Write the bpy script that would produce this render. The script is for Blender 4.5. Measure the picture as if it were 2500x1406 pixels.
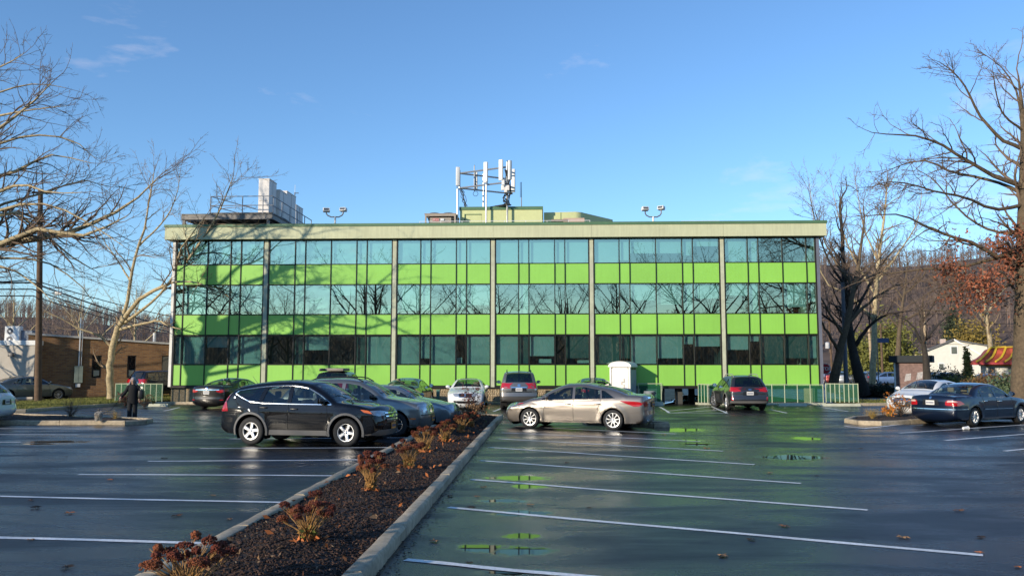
import bpy, bmesh, math, random
import numpy as np
from mathutils import Vector, Matrix
from mathutils.bvhtree import BVHTree
from mathutils.geometry import delaunay_2d_cdt

for _o in list(bpy.data.objects):
    bpy.data.objects.remove(_o)
scene = bpy.context.scene
COL = scene.collection
R = math.radians

# ------------------------------------------------------------------ camera
FPX, CAM_H, HORIZON = 2055.0, 2.0, 895.0
PITCH = math.atan((HORIZON - 703.0) / FPX)
cam_d = bpy.data.cameras.new("camera")
cam = bpy.data.objects.new("camera", cam_d)
COL.objects.link(cam)
cam.location = (0, 0, CAM_H)
cam.rotation_euler = (R(90) + PITCH, 0, 0)
cam_d.sensor_width = 36.0
cam_d.lens = 36.0 * FPX / 2500.0
cam_d.clip_start = 0.1
cam_d.clip_end = 12000
scene.camera = cam

# ------------------------------------------------------------------ light
SUN_AZ, SUN_EL = R(47), R(14)          # from behind the camera, to its left
SUN_DIR = Vector((-math.sin(SUN_AZ) * math.cos(SUN_EL), -math.cos(SUN_AZ) * math.cos(SUN_EL), math.sin(SUN_EL)))
sun_d = bpy.data.lights.new("sun", 'SUN')
sun_d.energy = 2.9
sun_d.angle = R(0.53)
sun_d.color = (1.0, 0.88, 0.70)
sun = bpy.data.objects.new("sun", sun_d)
COL.objects.link(sun)
sun.rotation_euler = SUN_DIR.to_track_quat('Z', 'Y').to_euler()
sun.location = (-40, -40, 60)

world = bpy.data.worlds.new("World")
scene.world = world
world.use_nodes = True
wn, wl = world.node_tree.nodes, world.node_tree.links
wn.clear()
w_out = wn.new('ShaderNodeOutputWorld')
w_bg = wn.new('ShaderNodeBackground')
w_bg.inputs['Strength'].default_value = 0.126
w_sky = wn.new('ShaderNodeTexSky')
w_sky.sky_type = 'NISHITA'
w_sky.sun_disc = False
w_sky.sun_elevation = SUN_EL
w_sky.sun_rotation = math.atan2(SUN_DIR.x, SUN_DIR.y)
w_sky.air_density = 1.0
w_sky.dust_density = 0.0
w_sky.ozone_density = 4.7
# thin high cloud wisps over the whole dome
w_tc = wn.new('ShaderNodeTexCoord')
w_map = wn.new('ShaderNodeMapping')
w_map.inputs['Scale'].default_value = (1.6, 1.6, 5.0)
w_map.inputs['Location'].default_value = (0.35, 0.1, 0.6)
w_map.inputs['Rotation'].default_value = (0, 0, R(-31))
w_no = wn.new('ShaderNodeTexNoise')
w_no.inputs['Scale'].default_value = 2.1
w_no.inputs['Detail'].default_value = 9
w_no.inputs['Roughness'].default_value = 0.58
w_no.inputs['Distortion'].default_value = 0.6
w_rmp = wn.new('ShaderNodeValToRGB')
w_rmp.color_ramp.elements[0].position = 0.60
w_rmp.color_ramp.elements[0].color = (0, 0, 0, 1)
w_rmp.color_ramp.elements[1].position = 0.85
w_rmp.color_ramp.elements[1].color = (0.5, 0.5, 0.5, 1)
w_mix = wn.new('ShaderNodeMixRGB')
w_mix.inputs['Color2'].default_value = (5.0, 4.4, 4.5, 1)
wl.new(w_tc.outputs['Generated'], w_map.inputs['Vector'])
wl.new(w_map.outputs['Vector'], w_no.inputs['Vector'])
wl.new(w_no.outputs['Fac'], w_rmp.inputs['Fac'])
wl.new(w_rmp.outputs['Color'], w_mix.inputs['Fac'])
wl.new(w_sky.outputs['Color'], w_mix.inputs['Color1'])
wl.new(w_mix.outputs['Color'], w_bg.inputs['Color'])
wl.new(w_bg.outputs['Background'], w_out.inputs['Surface'])

vs = scene.view_settings
vs.view_transform = 'Standard'
vs.look = 'None'
vs.exposure = 0.84
vs.gamma = 1.0
vs.use_curve_mapping = False
scene.render.engine = 'CYCLES'
cy = scene.cycles
cy.use_denoising = True
cy.max_bounces = 10
cy.diffuse_bounces = 3
cy.glossy_bounces = 4
cy.transmission_bounces = 6
cy.transparent_max_bounces = 24
cy.caustics_reflective = False
cy.caustics_refractive = False
cy.sample_clamp_indirect = 6.0

# ------------------------------------------------------------------ picture geometry
def ray(px, py):
    u, v = (px - 1250.0) / FPX, (703.0 - py) / FPX
    return Vector((u, math.cos(PITCH) - v * math.sin(PITCH), math.sin(PITCH) + v * math.cos(PITCH)))
def gp(px, py, z=0.0):
    d = ray(px, py); t = (z - CAM_H) / d.z
    return Vector((d.x * t, d.y * t, z))
def at(px, py, Y):
    d = ray(px, py); t = Y / d.y
    return Vector((d.x * t, Y, CAM_H + d.z * t))

# ------------------------------------------------------------------ materials
MATS = {}
def lin(r, g, b):
    f = lambda c: c / 12.92 if c <= 0.04045 else ((c + 0.055) / 1.055) ** 2.4
    return (f(r / 255), f(g / 255), f(b / 255))
def mat(name, color=(0.5, 0.5, 0.5), rough=0.6, metal=0.0, spec=0.5, var=0.12, vscale=3.0, bump=0.0, bscale=60.0,
        coat=0.0, coat_rough=0.05, emit=None, each=0.0, streak=0.0, var2=0.0, v2scale=0.4, rvar=0.0, bdist=0.01):
    """principled material with two scales of procedural tone variation and fine relief"""
    if name in MATS:
        return MATS[name]
    m = bpy.data.materials.new(name)
    m.use_nodes = True
    n, l = m.node_tree.nodes, m.node_tree.links
    p = n['Principled BSDF']
    p.inputs['Base Color'].default_value = (*color, 1)
    p.inputs['Roughness'].default_value = rough
    p.inputs['Metallic'].default_value = metal
    p.inputs['Specular IOR Level'].default_value = spec
    if coat:
        p.inputs['Coat Weight'].default_value = coat
        p.inputs['Coat Roughness'].default_value = coat_rough
    if emit:
        p.inputs['Emission Color'].default_value = (*emit[0], 1)
        p.inputs['Emission Strength'].default_value = emit[1]
    tc = n.new('ShaderNodeTexCoord')
    if var or var2:
        prev = None
        for amt, sc in ((var, vscale), (var2, v2scale)):
            if not amt:
                continue
            no = n.new('ShaderNodeTexNoise')
            no.inputs['Scale'].default_value = sc
            no.inputs['Detail'].default_value = 6
            no.inputs['Roughness'].default_value = 0.6
            l.new(tc.outputs['Object'], no.inputs['Vector'])
            mr = n.new('ShaderNodeMapRange')
            mr.inputs['From Min'].default_value = 0.3
            mr.inputs['From Max'].default_value = 0.7
            mr.inputs['To Min'].default_value = 1 - amt
            mr.inputs['To Max'].default_value = 1 + amt
            l.new(no.outputs['Fac'], mr.inputs['Value'])
            if prev is None:
                prev = mr.outputs['Result']
            else:
                mm = n.new('ShaderNodeMath'); mm.operation = 'MULTIPLY'
                l.new(prev, mm.inputs[0]); l.new(mr.outputs['Result'], mm.inputs[1])
                prev = mm.outputs[0]
        vm = n.new('ShaderNodeVectorMath'); vm.operation = 'SCALE'
        vm.inputs[0].default_value = color
        l.new(prev, vm.inputs['Scale'])
        l.new(vm.outputs['Vector'], p.inputs['Base Color'])
    if each or streak:
        src = p.inputs['Base Color'].links[0].from_socket if p.inputs['Base Color'].links else None
        fac = None
        if each:
            oi = n.new('ShaderNodeObjectInfo'); mr = n.new('ShaderNodeMapRange')
            mr.inputs['To Min'].default_value = 1 - each; mr.inputs['To Max'].default_value = 1 + each
            l.new(oi.outputs['Random'], mr.inputs['Value']); fac = mr.outputs['Result']
        if streak:
            mp = n.new('ShaderNodeMapping'); mp.inputs['Scale'].default_value = (5, 5, .35)
            no = n.new('ShaderNodeTexNoise'); no.inputs['Scale'].default_value = 1.6; no.inputs['Detail'].default_value = 7; no.inputs['Roughness'].default_value = .65
            l.new(tc.outputs['Object'], mp.inputs['Vector']); l.new(mp.outputs['Vector'], no.inputs['Vector'])
            mr = n.new('ShaderNodeMapRange'); mr.inputs['From Min'].default_value = .42; mr.inputs['From Max'].default_value = .72
            mr.inputs['To Min'].default_value = 1.0; mr.inputs['To Max'].default_value = 1 - streak
            l.new(no.outputs['Fac'], mr.inputs['Value'])
            if fac is None: fac = mr.outputs['Result']
            else:
                mm = n.new('ShaderNodeMath'); mm.operation = 'MULTIPLY'; l.new(fac, mm.inputs[0]); l.new(mr.outputs['Result'], mm.inputs[1]); fac = mm.outputs[0]
        v2 = n.new('ShaderNodeVectorMath'); v2.operation = 'SCALE'
        if src is not None: l.new(src, v2.inputs[0])
        else: v2.inputs[0].default_value = color
        l.new(fac, v2.inputs['Scale']); l.new(v2.outputs['Vector'], p.inputs['Base Color'])
    if rvar:
        no = n.new('ShaderNodeTexNoise'); no.inputs['Scale'].default_value = vscale * 1.7; no.inputs['Detail'].default_value = 5
        l.new(tc.outputs['Object'], no.inputs['Vector'])
        mr = n.new('ShaderNodeMapRange')
        mr.inputs['From Min'].default_value = 0.3; mr.inputs['From Max'].default_value = 0.7
        mr.inputs['To Min'].default_value = max(0.02, rough - rvar); mr.inputs['To Max'].default_value = min(1, rough + rvar)
        l.new(no.outputs['Fac'], mr.inputs['Value']); l.new(mr.outputs['Result'], p.inputs['Roughness'])
    if bump:
        no = n.new('ShaderNodeTexNoise')
        no.inputs['Scale'].default_value = bscale
        no.inputs['Detail'].default_value = 4
        l.new(tc.outputs['Object'], no.inputs['Vector'])
        b = n.new('ShaderNodeBump')
        b.inputs['Strength'].default_value = bump
        b.inputs['Distance'].default_value = bdist
        l.new(no.outputs['Fac'], b.inputs['Height'])
        l.new(b.outputs['Normal'], p.inputs['Normal'])
    MATS[name] = m
    return m
def glass(name, tint, refl, rough=0.0, rtint=(1, 1, 1), wav=0.0, wscale=0.8):
    """coated sheet glass: a mirror share on top of tinted see-through"""
    if name in MATS:
        return MATS[name]
    m = bpy.data.materials.new(name)
    m.use_nodes = True
    n, l = m.node_tree.nodes, m.node_tree.links
    n.clear()
    out = n.new('ShaderNodeOutputMaterial')
    tr = n.new('ShaderNodeBsdfTransparent'); tr.inputs['Color'].default_value = (*tint, 1)
    gl = n.new('ShaderNodeBsdfGlossy'); gl.inputs['Roughness'].default_value = rough; gl.inputs['Color'].default_value = (*rtint, 1)
    fr = n.new('ShaderNodeFresnel')
    ge = n.new('ShaderNodeNewGeometry'); io = n.new('ShaderNodeMapRange')      # a thin sheet behaves alike from both sides
    io.inputs['To Min'].default_value = 1.5; io.inputs['To Max'].default_value = 1 / 1.5
    l.new(ge.outputs['Backfacing'], io.inputs['Value']); l.new(io.outputs['Result'], fr.inputs['IOR'])
    mr = n.new('ShaderNodeMapRange')
    mr.inputs['From Min'].default_value = 0.04; mr.inputs['From Max'].default_value = 1.0
    mr.inputs['To Min'].default_value = refl; mr.inputs['To Max'].default_value = 1.0
    mx = n.new('ShaderNodeMixShader')
    l.new(fr.outputs['Fac'], mr.inputs['Value']); l.new(mr.outputs['Result'], mx.inputs['Fac'])
    l.new(tr.outputs['BSDF'], mx.inputs[1]); l.new(gl.outputs['BSDF'], mx.inputs[2])
    if wav:
        tc = n.new('ShaderNodeTexCoord'); no = n.new('ShaderNodeTexNoise')
        no.inputs['Scale'].default_value = wscale; no.inputs['Detail'].default_value = 1
        b = n.new('ShaderNodeBump'); b.inputs['Strength'].default_value = wav; b.inputs['Distance'].default_value = 0.02
        l.new(tc.outputs['Object'], no.inputs['Vector']); l.new(no.outputs['Fac'], b.inputs['Height'])
        l.new(b.outputs['Normal'], gl.inputs['Normal'])
    l.new(mx.outputs['Shader'], out.inputs['Surface'])
    MATS[name] = m
    return m

# ------------------------------------------------------------------ mesh building
class MB:
    """collects faces for one mesh"""
    def __init__(self):
        self.v, self.f = [], []
    def add(self, vs_, fs_):
        k = len(self.v)
        self.v += [tuple(q) for q in vs_]
        self.f += [tuple(i + k for i in q) for q in fs_]
        return self
    def box(self, x0, x1, y0, y1, z0, z1):
        return self.add([(x0, y0, z0), (x1, y0, z0), (x1, y1, z0), (x0, y1, z0), (x0, y0, z1), (x1, y0, z1), (x1, y1, z1), (x0, y1, z1)],
                        [(3, 2, 1, 0), (4, 5, 6, 7), (0, 1, 5, 4), (1, 2, 6, 5), (2, 3, 7, 6), (3, 0, 4, 7)])
    def bbox(self, x0, x1, y0, y1, z0, z1, b=0.01):
        """box with chamfered edges"""
        bm = bmesh.new()
        bmesh.ops.create_cube(bm, size=1.0, matrix=Matrix.Translation(((x0 + x1) / 2, (y0 + y1) / 2, (z0 + z1) / 2)) @ Matrix.Diagonal((x1 - x0, y1 - y0, z1 - z0, 1)))
        bmesh.ops.bevel(bm, geom=list(bm.edges), offset=b, segments=2, profile=0.5, affect='EDGES')
        bm.verts.index_update()
        self.add([v.co[:] for v in bm.verts], [[v.index for v in f.verts] for f in bm.faces])
        bm.free()
        return self
    def prism(self, poly, z0, z1):
        n = len(poly)
        a = sum(poly[i][0] * poly[(i + 1) % n][1] - poly[(i + 1) % n][0] * poly[i][1] for i in range(n))
        if a < 0:
            poly = poly[::-1]
        return self.add([(p[0], p[1], z0) for p in poly] + [(p[0], p[1], z1) for p in poly],
                        [tuple(range(n))[::-1], tuple(range(n, 2 * n))] + [(i, (i + 1) % n, n + (i + 1) % n, n + i) for i in range(n)])
    def tube(self, pts, r, k=6, caps=True):
        pts = [Vector(p) for p in pts]
        rs = r if isinstance(r, (list, tuple)) else [r] * len(pts)
        rings = []
        up = None
        for i, p in enumerate(pts):
            t = (pts[min(i + 1, len(pts) - 1)] - pts[max(i - 1, 0)])
            t = t.normalized() if t.length > 1e-9 else Vector((0, 0, 1))
            if up is None:
                up = Vector((0, 0, 1)) if abs(t.z) < 0.9 else Vector((1, 0, 0))
            a = t.cross(up)
            if a.length < 1e-6:
                a = t.cross(Vector((0.3, 1, 0.2)))
            a.normalize()
            b = a.cross(t).normalized()
            up = b
            rings.append([p + (a * math.cos(2 * math.pi * j / k) + b * math.sin(2 * math.pi * j / k)) * rs[i] for j in range(k)])
        vs_ = [q for ring in rings for q in ring]
        fs_ = []
        for i in range(len(pts) - 1):
            for j in range(k):
                fs_.append((i * k + j, i * k + (j + 1) % k, (i + 1) * k + (j + 1) % k, (i + 1) * k + j))
        if caps:
            fs_.append(tuple(range(k))[::-1]); fs_.append(tuple((len(pts) - 1) * k + j for j in range(k)))
        return self.add(vs_, fs_)
    def lathe(self, prof, k=24, axis='z', c=(0, 0, 0), close=False):
        """prof: list of (radius, height)"""
        vs_, fs_ = [], []
        for (r, h) in prof:
            for j in range(k):
                a = 2 * math.pi * j / k
                p = (r * math.cos(a), r * math.sin(a), h)
                if axis == 'y': p = (p[0], p[2], p[1])
                if axis == 'x': p = (p[2], p[0], p[1])
                vs_.append((p[0] + c[0], p[1] + c[1], p[2] + c[2]))
        n = len(prof)
        for i in range(n - 1 if not close else n):
            for j in range(k):
                i2 = (i + 1) % n
                fs_.append((i * k + j, i * k + (j + 1) % k, i2 * k + (j + 1) % k, i2 * k + j))
        return self.add(vs_, fs_)
    def disc(self, r, h, k=24, axis='z', c=(0, 0, 0)):
        vs_ = []
        for j in range(k):
            a = 2 * math.pi * j / k
            p = (r * math.cos(a), r * math.sin(a), h)
            if axis == 'y': p = (p[0], p[2], p[1])
            if axis == 'x': p = (p[2], p[0], p[1])
            vs_.append((p[0] + c[0], p[1] + c[1], p[2] + c[2]))
        return self.add(vs_, [tuple(range(k))])
    def ball(self, c, r, seg=10, rings=7, sc=(1, 1, 1)):
        prof = [(math.sin(math.pi * i / rings), -math.cos(math.pi * i / rings)) for i in range(rings + 1)]
        vs_, fs_ = [], []
        for (rr, h) in prof:
            for j in range(seg):
                a = 2 * math.pi * j / seg
                vs_.append((c[0] + r * sc[0] * rr * math.cos(a), c[1] + r * sc[1] * rr * math.sin(a), c[2] + r * sc[2] * h))
        for i in range(rings):
            for j in range(seg):
                fs_.append((i * seg + j, i * seg + (j + 1) % seg, (i + 1) * seg + (j + 1) % seg, (i + 1) * seg + j))
        return self.add(vs_, fs_)
    def xf(self, M):
        self.v = [tuple(M @ Vector(p)) for p in self.v]
        return self

def mesh_from(name, vs_, fs_, smooth=False, angle=None):
    me = bpy.data.meshes.new(name)
    me.from_pydata([tuple(v) for v in vs_], [], fs_)
    if smooth:
        me.polygons.foreach_set('use_smooth', [True] * len(me.polygons))
        if angle:
            me.set_sharp_from_angle(angle=R(angle))
    me.update()
    return me
def np_mesh(name, V, Fq, smooth=False):
    """V (n,3), Fq (m,k) numpy -> mesh, fast"""
    me = bpy.data.meshes.new(name)
    k = Fq.shape[1]
    me.vertices.add(len(V)); me.vertices.foreach_set('co', np.ascontiguousarray(V, dtype=np.float32).ravel())
    me.loops.add(Fq.size); me.loops.foreach_set('vertex_index', np.ascontiguousarray(Fq, dtype=np.int32).ravel())
    me.polygons.add(len(Fq))
    me.polygons.foreach_set('loop_start', np.arange(0, Fq.size, k, dtype=np.int32))
    me.polygons.foreach_set('loop_total', np.full(len(Fq), k, dtype=np.int32))
    if smooth:
        me.polygons.foreach_set('use_smooth', np.ones(len(Fq), dtype=bool))
    me.update(calc_edges=True)
    return me
def link(name, me, m=None, parent=None):
    o = bpy.data.objects.new(name, me)
    COL.objects.link(o)
    if m is not None and me is not None and not len(me.materials):
        me.materials.append(m)
    if parent is not None:
        o.parent = parent
    return o
WM = {}      # explicit world matrices of the things
def part(name, mb, m, parent=None, smooth=False, angle=40, local=True, label=None):
    """one mesh object; local=False: mb is in world space and is brought into its thing's frame"""
    if not local and parent is not None:
        inv = WM[parent.name].inverted()
        mb = MB().add(mb.v, mb.f).xf(inv)
    o = link(name, mesh_from(name, mb.v, mb.f, smooth, angle if smooth else None), m, parent)
    if parent is not None:
        WM[o.name] = WM.get(parent.name, Matrix.Identity(4))
    if label:
        o['label'] = label
    return o
def tag(o, label, cat, group=None, kind=None):
    if label: o['label'] = label
    if cat: o['category'] = cat
    if group: o['group'] = group
    if kind: o['kind'] = kind
    return o
def thing(name, label, cat, loc=(0, 0, 0), rotz=0.0, group=None, sc=1.0):
    o = bpy.data.objects.new(name, None)
    COL.objects.link(o)
    o.empty_display_size = 0.3
    o.location = loc
    o.rotation_euler = (0, 0, rotz)
    o.scale = (sc, sc, sc)
    WM[o.name] = Matrix.Translation(Vector(loc)) @ Matrix.Rotation(rotz, 4, 'Z') @ Matrix.Scale(sc, 4)
    return tag(o, label, cat, group)
def struct(name, mb, m, smooth=False, label=None):
    o = part(name, mb, m, None, smooth)
    o['kind'] = 'structure'
    if label: o['label'] = label
    WM[o.name] = Matrix.Identity(4)
    return o
def copy_tree(o, parent=None):
    c = o.copy()
    COL.objects.link(c)
    c.parent = parent
    for ch in o.children:
        copy_tree(ch, c)
    return c
def text_mesh(name, s, size, m, parent, mtx, ext=0.002, spacing=1.0, bold=0.0):
    cu = bpy.data.curves.new(name, 'FONT')
    cu.body = s; cu.size = size; cu.align_x = 'CENTER'; cu.align_y = 'CENTER'
    cu.extrude = ext; cu.space_character = spacing; cu.offset = bold
    tmp = bpy.data.objects.new(name, cu)
    COL.objects.link(tmp)
    dg = bpy.context.evaluated_depsgraph_get()
    me = bpy.data.meshes.new_from_object(tmp.evaluated_get(dg))
    bpy.data.objects.remove(tmp)
    me.transform(mtx)
    return link(name, me, m, parent)
# ================================================================== ground
rng = np.random.default_rng(7)
random.seed(7)

def asphalt_material():
    m = bpy.data.materials.new('wet_asphalt'); m.use_nodes = True
    n, l = m.node_tree.nodes, m.node_tree.links
    p = n['Principled BSDF']
    tc = n.new('ShaderNodeTexCoord')
    def noise(scale, detail=5, rough=0.6, vec=None, dist=0.0):
        no = n.new('ShaderNodeTexNoise')
        no.inputs['Scale'].default_value = scale; no.inputs['Detail'].default_value = detail
        no.inputs['Roughness'].default_value = rough; no.inputs['Distortion'].default_value = dist
        l.new(vec or tc.outputs['Object'], no.inputs['Vector'])
        return no.outputs['Fac']
    def rng_(val, a, b, c, d, smooth=False):
        mr = n.new('ShaderNodeMapRange')
        mr.inputs['From Min'].default_value = a; mr.inputs['From Max'].default_value = b
        mr.inputs['To Min'].default_value = c; mr.inputs['To Max'].default_value = d
        if smooth: mr.interpolation_type = 'SMOOTHSTEP'
        l.new(val, mr.inputs['Value'])
        return mr.outputs['Result']
    def math_(op, a, b):
        mm = n.new('ShaderNodeMath'); mm.operation = op
        for i, q in enumerate((a, b)):
            if isinstance(q, (int, float)): mm.inputs[i].default_value = q
            else: l.new(q, mm.inputs[i])
        return mm.outputs[0]
    # traffic drags wet streaks along the aisles: stretched coordinates
    mp = n.new('ShaderNodeMapping'); mp.inputs['Scale'].default_value = (0.16, 0.5, 1); mp.inputs['Rotation'].default_value = (0, 0, R(12))
    l.new(tc.outputs['Object'], mp.inputs['Vector'])
    streak = noise(1.5, 6, 0.62, mp.outputs['Vector'], 0.5)
    patch = noise(0.22, 5, 0.55)
    fine = noise(55, 3, 0.7)
    grit = noise(170, 2, 0.5)
    col = math_('MULTIPLY', rng_(patch, .3, .7, .65, 1.4), math_('MULTIPLY', rng_(fine, .25, .75, .5, 1.5), rng_(noise(9, 5, .7), .3, .7, .65, 1.4)))
    vm = n.new('ShaderNodeVectorMath'); vm.operation = 'SCALE'; vm.inputs[0].default_value = (0.0105, 0.0125, 0.0165)
    l.new(col, vm.inputs['Scale']); l.new(vm.outputs['Vector'], p.inputs['Base Color'])
    # worn aggregate, fine cracks, old patches
    vo = n.new('ShaderNodeTexVoronoi'); vo.inputs['Scale'].default_value = 95; l.new(tc.outputs['Object'], vo.inputs['Vector'])
    agg = rng_(vo.outputs['Color'] if False else vo.outputs['Distance'], .0, .42, 1.55, .8)
    wq = n.new('ShaderNodeTexNoise'); wq.inputs['Scale'].default_value = 1.3; wq.inputs['Detail'].default_value = 6; l.new(tc.outputs['Object'], wq.inputs['Vector'])
    wv = n.new('ShaderNodeVectorMath'); wv.operation = 'MULTIPLY_ADD'; l.new(wq.outputs['Color'], wv.inputs[0]); wv.inputs[1].default_value = (1.1, 1.1, 0); l.new(tc.outputs['Object'], wv.inputs[2])
    vc = n.new('ShaderNodeTexVoronoi'); vc.feature = 'DISTANCE_TO_EDGE'; vc.inputs['Scale'].default_value = .16; l.new(wv.outputs['Vector'], vc.inputs['Vector'])
    crack = rng_(vc.outputs['Distance'], .0, .0035, .35, 1.0)
    old = rng_(noise(.55, 3, .5), .56, .60, 1.0, .78, True)
    col = math_('MULTIPLY', math_('MULTIPLY', col, agg), math_('MULTIPLY', crack, old))
    # pale drying lines left by tyres
    mt = n.new('ShaderNodeMapping'); mt.inputs['Scale'].default_value = (.10, .22, 1); mt.inputs['Rotation'].default_value = (0, 0, R(-18)); l.new(tc.outputs['Object'], mt.inputs['Vector'])
    iso = math_('ABSOLUTE', math_('SUBTRACT', noise(1.0, 2, .4, mt.outputs['Vector']), .5), 0)
    trk = math_('MULTIPLY', rng_(iso, .0, .012, 1, 0, True), rng_(noise(1.4, 4, .6), .42, .62, 0, 1, True))
    col = math_('MULTIPLY', col, rng_(trk, 0, 1, 1.0, 3.2))
    l.new(col, vm.inputs['Scale'])
    # puddles standing in the hollows
    blobs = [(1178, 1338, .26, .20), (1268, 1344, .30, .22), (1268, 1308, .22, .15), (1272, 1252, .34, .22), (1268, 1166, .55, .30),
             (1292, 1186, .30, .25), (1650, 1049, .75, .7), (1703, 1084, .45, .4), (1935, 1116, .7, .5), (1965, 1070, .4, .5), (1270, 1396, .4, .12),
             (1230, 1222, .3, .16), (1690, 1075, .3, .3), (140, 1078, .75, .28), (95, 1083, .4, .2)]
    wob = noise(2.6, 5, 0.65); wob2 = noise(19, 4, .7)
    mask = None; halo = None
    for (px, py, rx, ry) in blobs:
        if rx == 0: continue
        c = gp(px, py)
        mpb = n.new('ShaderNodeMapping'); mpb.vector_type = 'POINT'
        mpb.inputs['Scale'].default_value = (1 / rx, 1 / ry, 0)
        mpb.inputs['Location'].default_value = (-c.x / rx, -c.y / ry, 0)
        l.new(tc.outputs['Object'], mpb.inputs['Vector'])
        ln = n.new('ShaderNodeVectorMath'); ln.operation = 'LENGTH'; l.new(mpb.outputs['Vector'], ln.inputs[0])
        v = rng_(math_('ADD', ln.outputs['Value'], math_('ADD', math_('MULTIPLY', math_('SUBTRACT', wob, .5), 2.2), math_('MULTIPLY', math_('SUBTRACT', wob2, .5), 1.3))), 0.55, 1.6, 1, 0, True)
        mask = v if mask is None else math_('MAXIMUM', mask, v)
        hv = rng_(math_('ADD', ln.outputs['Value'], math_('MULTIPLY', math_('SUBTRACT', wob, .5), 3.0)), .8, 4.2, 1, 0, True)
        halo = hv if halo is None else math_('MAXIMUM', halo, hv)
    damp = rng_(streak, .36, .64, 0, 1, True)
    rough = math_('ADD', rng_(damp, 0, 1, .44, .17), math_('MULTIPLY', math_('SUBTRACT', fine, .5), .18))
    rough = math_('ADD', rough, rng_(patch, .35, .65, .05, -.05))
    rough = math_('ADD', rough, math_('MULTIPLY', trk, .12))
    rough = math_('MULTIPLY', rough, rng_(halo, 0, 1, 1.0, .42))
    rough = math_('MULTIPLY', rough, rng_(math_('POWER', mask, .8), .08, .95, 1.0, .03))
    l.new(math_('MAXIMUM', rough, 0.012), p.inputs['Roughness'])
    p.inputs['Specular IOR Level'].default_value = 0.33
    b = n.new('ShaderNodeBump'); b.inputs['Distance'].default_value = 0.004
    l.new(rng_(mask, .2, .7, .6, 0.0), b.inputs['Strength'])
    l.new(math_('ADD', grit, math_('MULTIPLY', fine, .8)), b.inputs['Height'])
    l.new(b.outputs['Normal'], p.inputs['Normal'])
    MATS['asphalt'] = m
    return m
ASPH = asphalt_material()
M_EARTH = mat('dry_earth_and_grass', (0.13, 0.11, 0.05), 0.95, var=.3, vscale=.6, var2=.3, v2scale=.05, bump=.6, bscale=8, bdist=.05)
M_GRASS = mat('winter_grass', (0.16, 0.15, 0.035), 0.9, var=.35, vscale=2.5, var2=.2, v2scale=.3, bump=.8, bscale=40, bdist=.05)
M_CONC = mat('kerb_concrete', (0.43, 0.345, 0.235), 0.85, var=.28, vscale=9, var2=.28, v2scale=.9, bump=.7, bscale=110, bdist=.006)
M_CONC2 = mat('pale_concrete', (0.5, 0.48, 0.40), 0.85, var=.14, vscale=5, var2=.15, v2scale=.6, bump=.4, bscale=70, bdist=.006)
M_LINE = mat('road_paint', (0.80, 0.80, 0.78), 0.6, var=.22, vscale=22, var2=.22, v2scale=1.6, bump=.35, bscale=120, bdist=.004)
M_MULCH = mat('bark_mulch', (0.040, 0.024, 0.017), 0.95, var=.5, vscale=30, var2=.3, v2scale=3, bump=1.0, bscale=60, bdist=.03)
M_STEEL = mat('galvanised_steel', (0.42, 0.43, 0.44), 0.45, metal=.7, var=.1, vscale=6)

PIT = (5.0, 17.6, 45.95, 92.0, -1.35)
def cells(xs, ys, z, skip):
    mb = MB()
    for i in range(len(xs) - 1):
        for j in range(len(ys) - 1):
            if (i, j) in skip: continue
            mb.add([(xs[i], ys[j], z), (xs[i + 1], ys[j], z), (xs[i + 1], ys[j + 1], z), (xs[i], ys[j + 1], z)], [(0, 1, 2, 3)])
    return mb
struct('ground', cells([-5000, PIT[0], PIT[1], 5000], [-3000, PIT[2], PIT[3], 9000], -0.03, {(1, 1)}), M_EARTH)
lot = struct('parking_lot', cells([-70, PIT[0], PIT[1], 90], [-90, PIT[2], PIT[3], 104], 0.0, {(1, 1), (0, 1), (0, 2), (1, 2)}).add(
    [(-70, 45.95, 0), (-19.4, 45.95, 0), (-19.4, 78, 0), (-70, 78, 0)], [(0, 1, 2, 3)]), ASPH, label='wet dark asphalt parking lot with white bay lines')
pit = MB()
x0, x1, y0, y1, zz = PIT
pit.add([(x0, y0, zz), (x1, y0, zz), (x1, y1, zz), (x0, y1, zz)], [(0, 1, 2, 3)])
struct('lower_parking_lot', pit, ASPH)
pw = MB()
pw.box(x0 - .25, x1 + .25, y0 - .24, y0, zz, -0.004)
pw.box(x0 - .25, x0, y0, y1, zz, -0.004)
pw.box(x1, x1 + .25, y0, y1, zz, -0.004)
tag(part('retaining_wall', pw, M_CONC2), 'pale concrete retaining wall around the lower lot under the building', 'wall')
bk = MB()
bk.add([(x0, 84, zz + .01), (x1, 84, zz + .01), (x1, y1, 0.3), (x0, y1, 0.3), (x0 - 6, y1 + 14, .5), (x1 + 6, y1 + 14, .5)], [(0, 1, 2, 3), (3, 2, 5, 4)])
struct('grassy_bank', bk, mat('dry_straw_grass', (0.38, 0.28, 0.15), .95, var=.25, vscale=2, bump=.6, bscale=20, bdist=.05))

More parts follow.
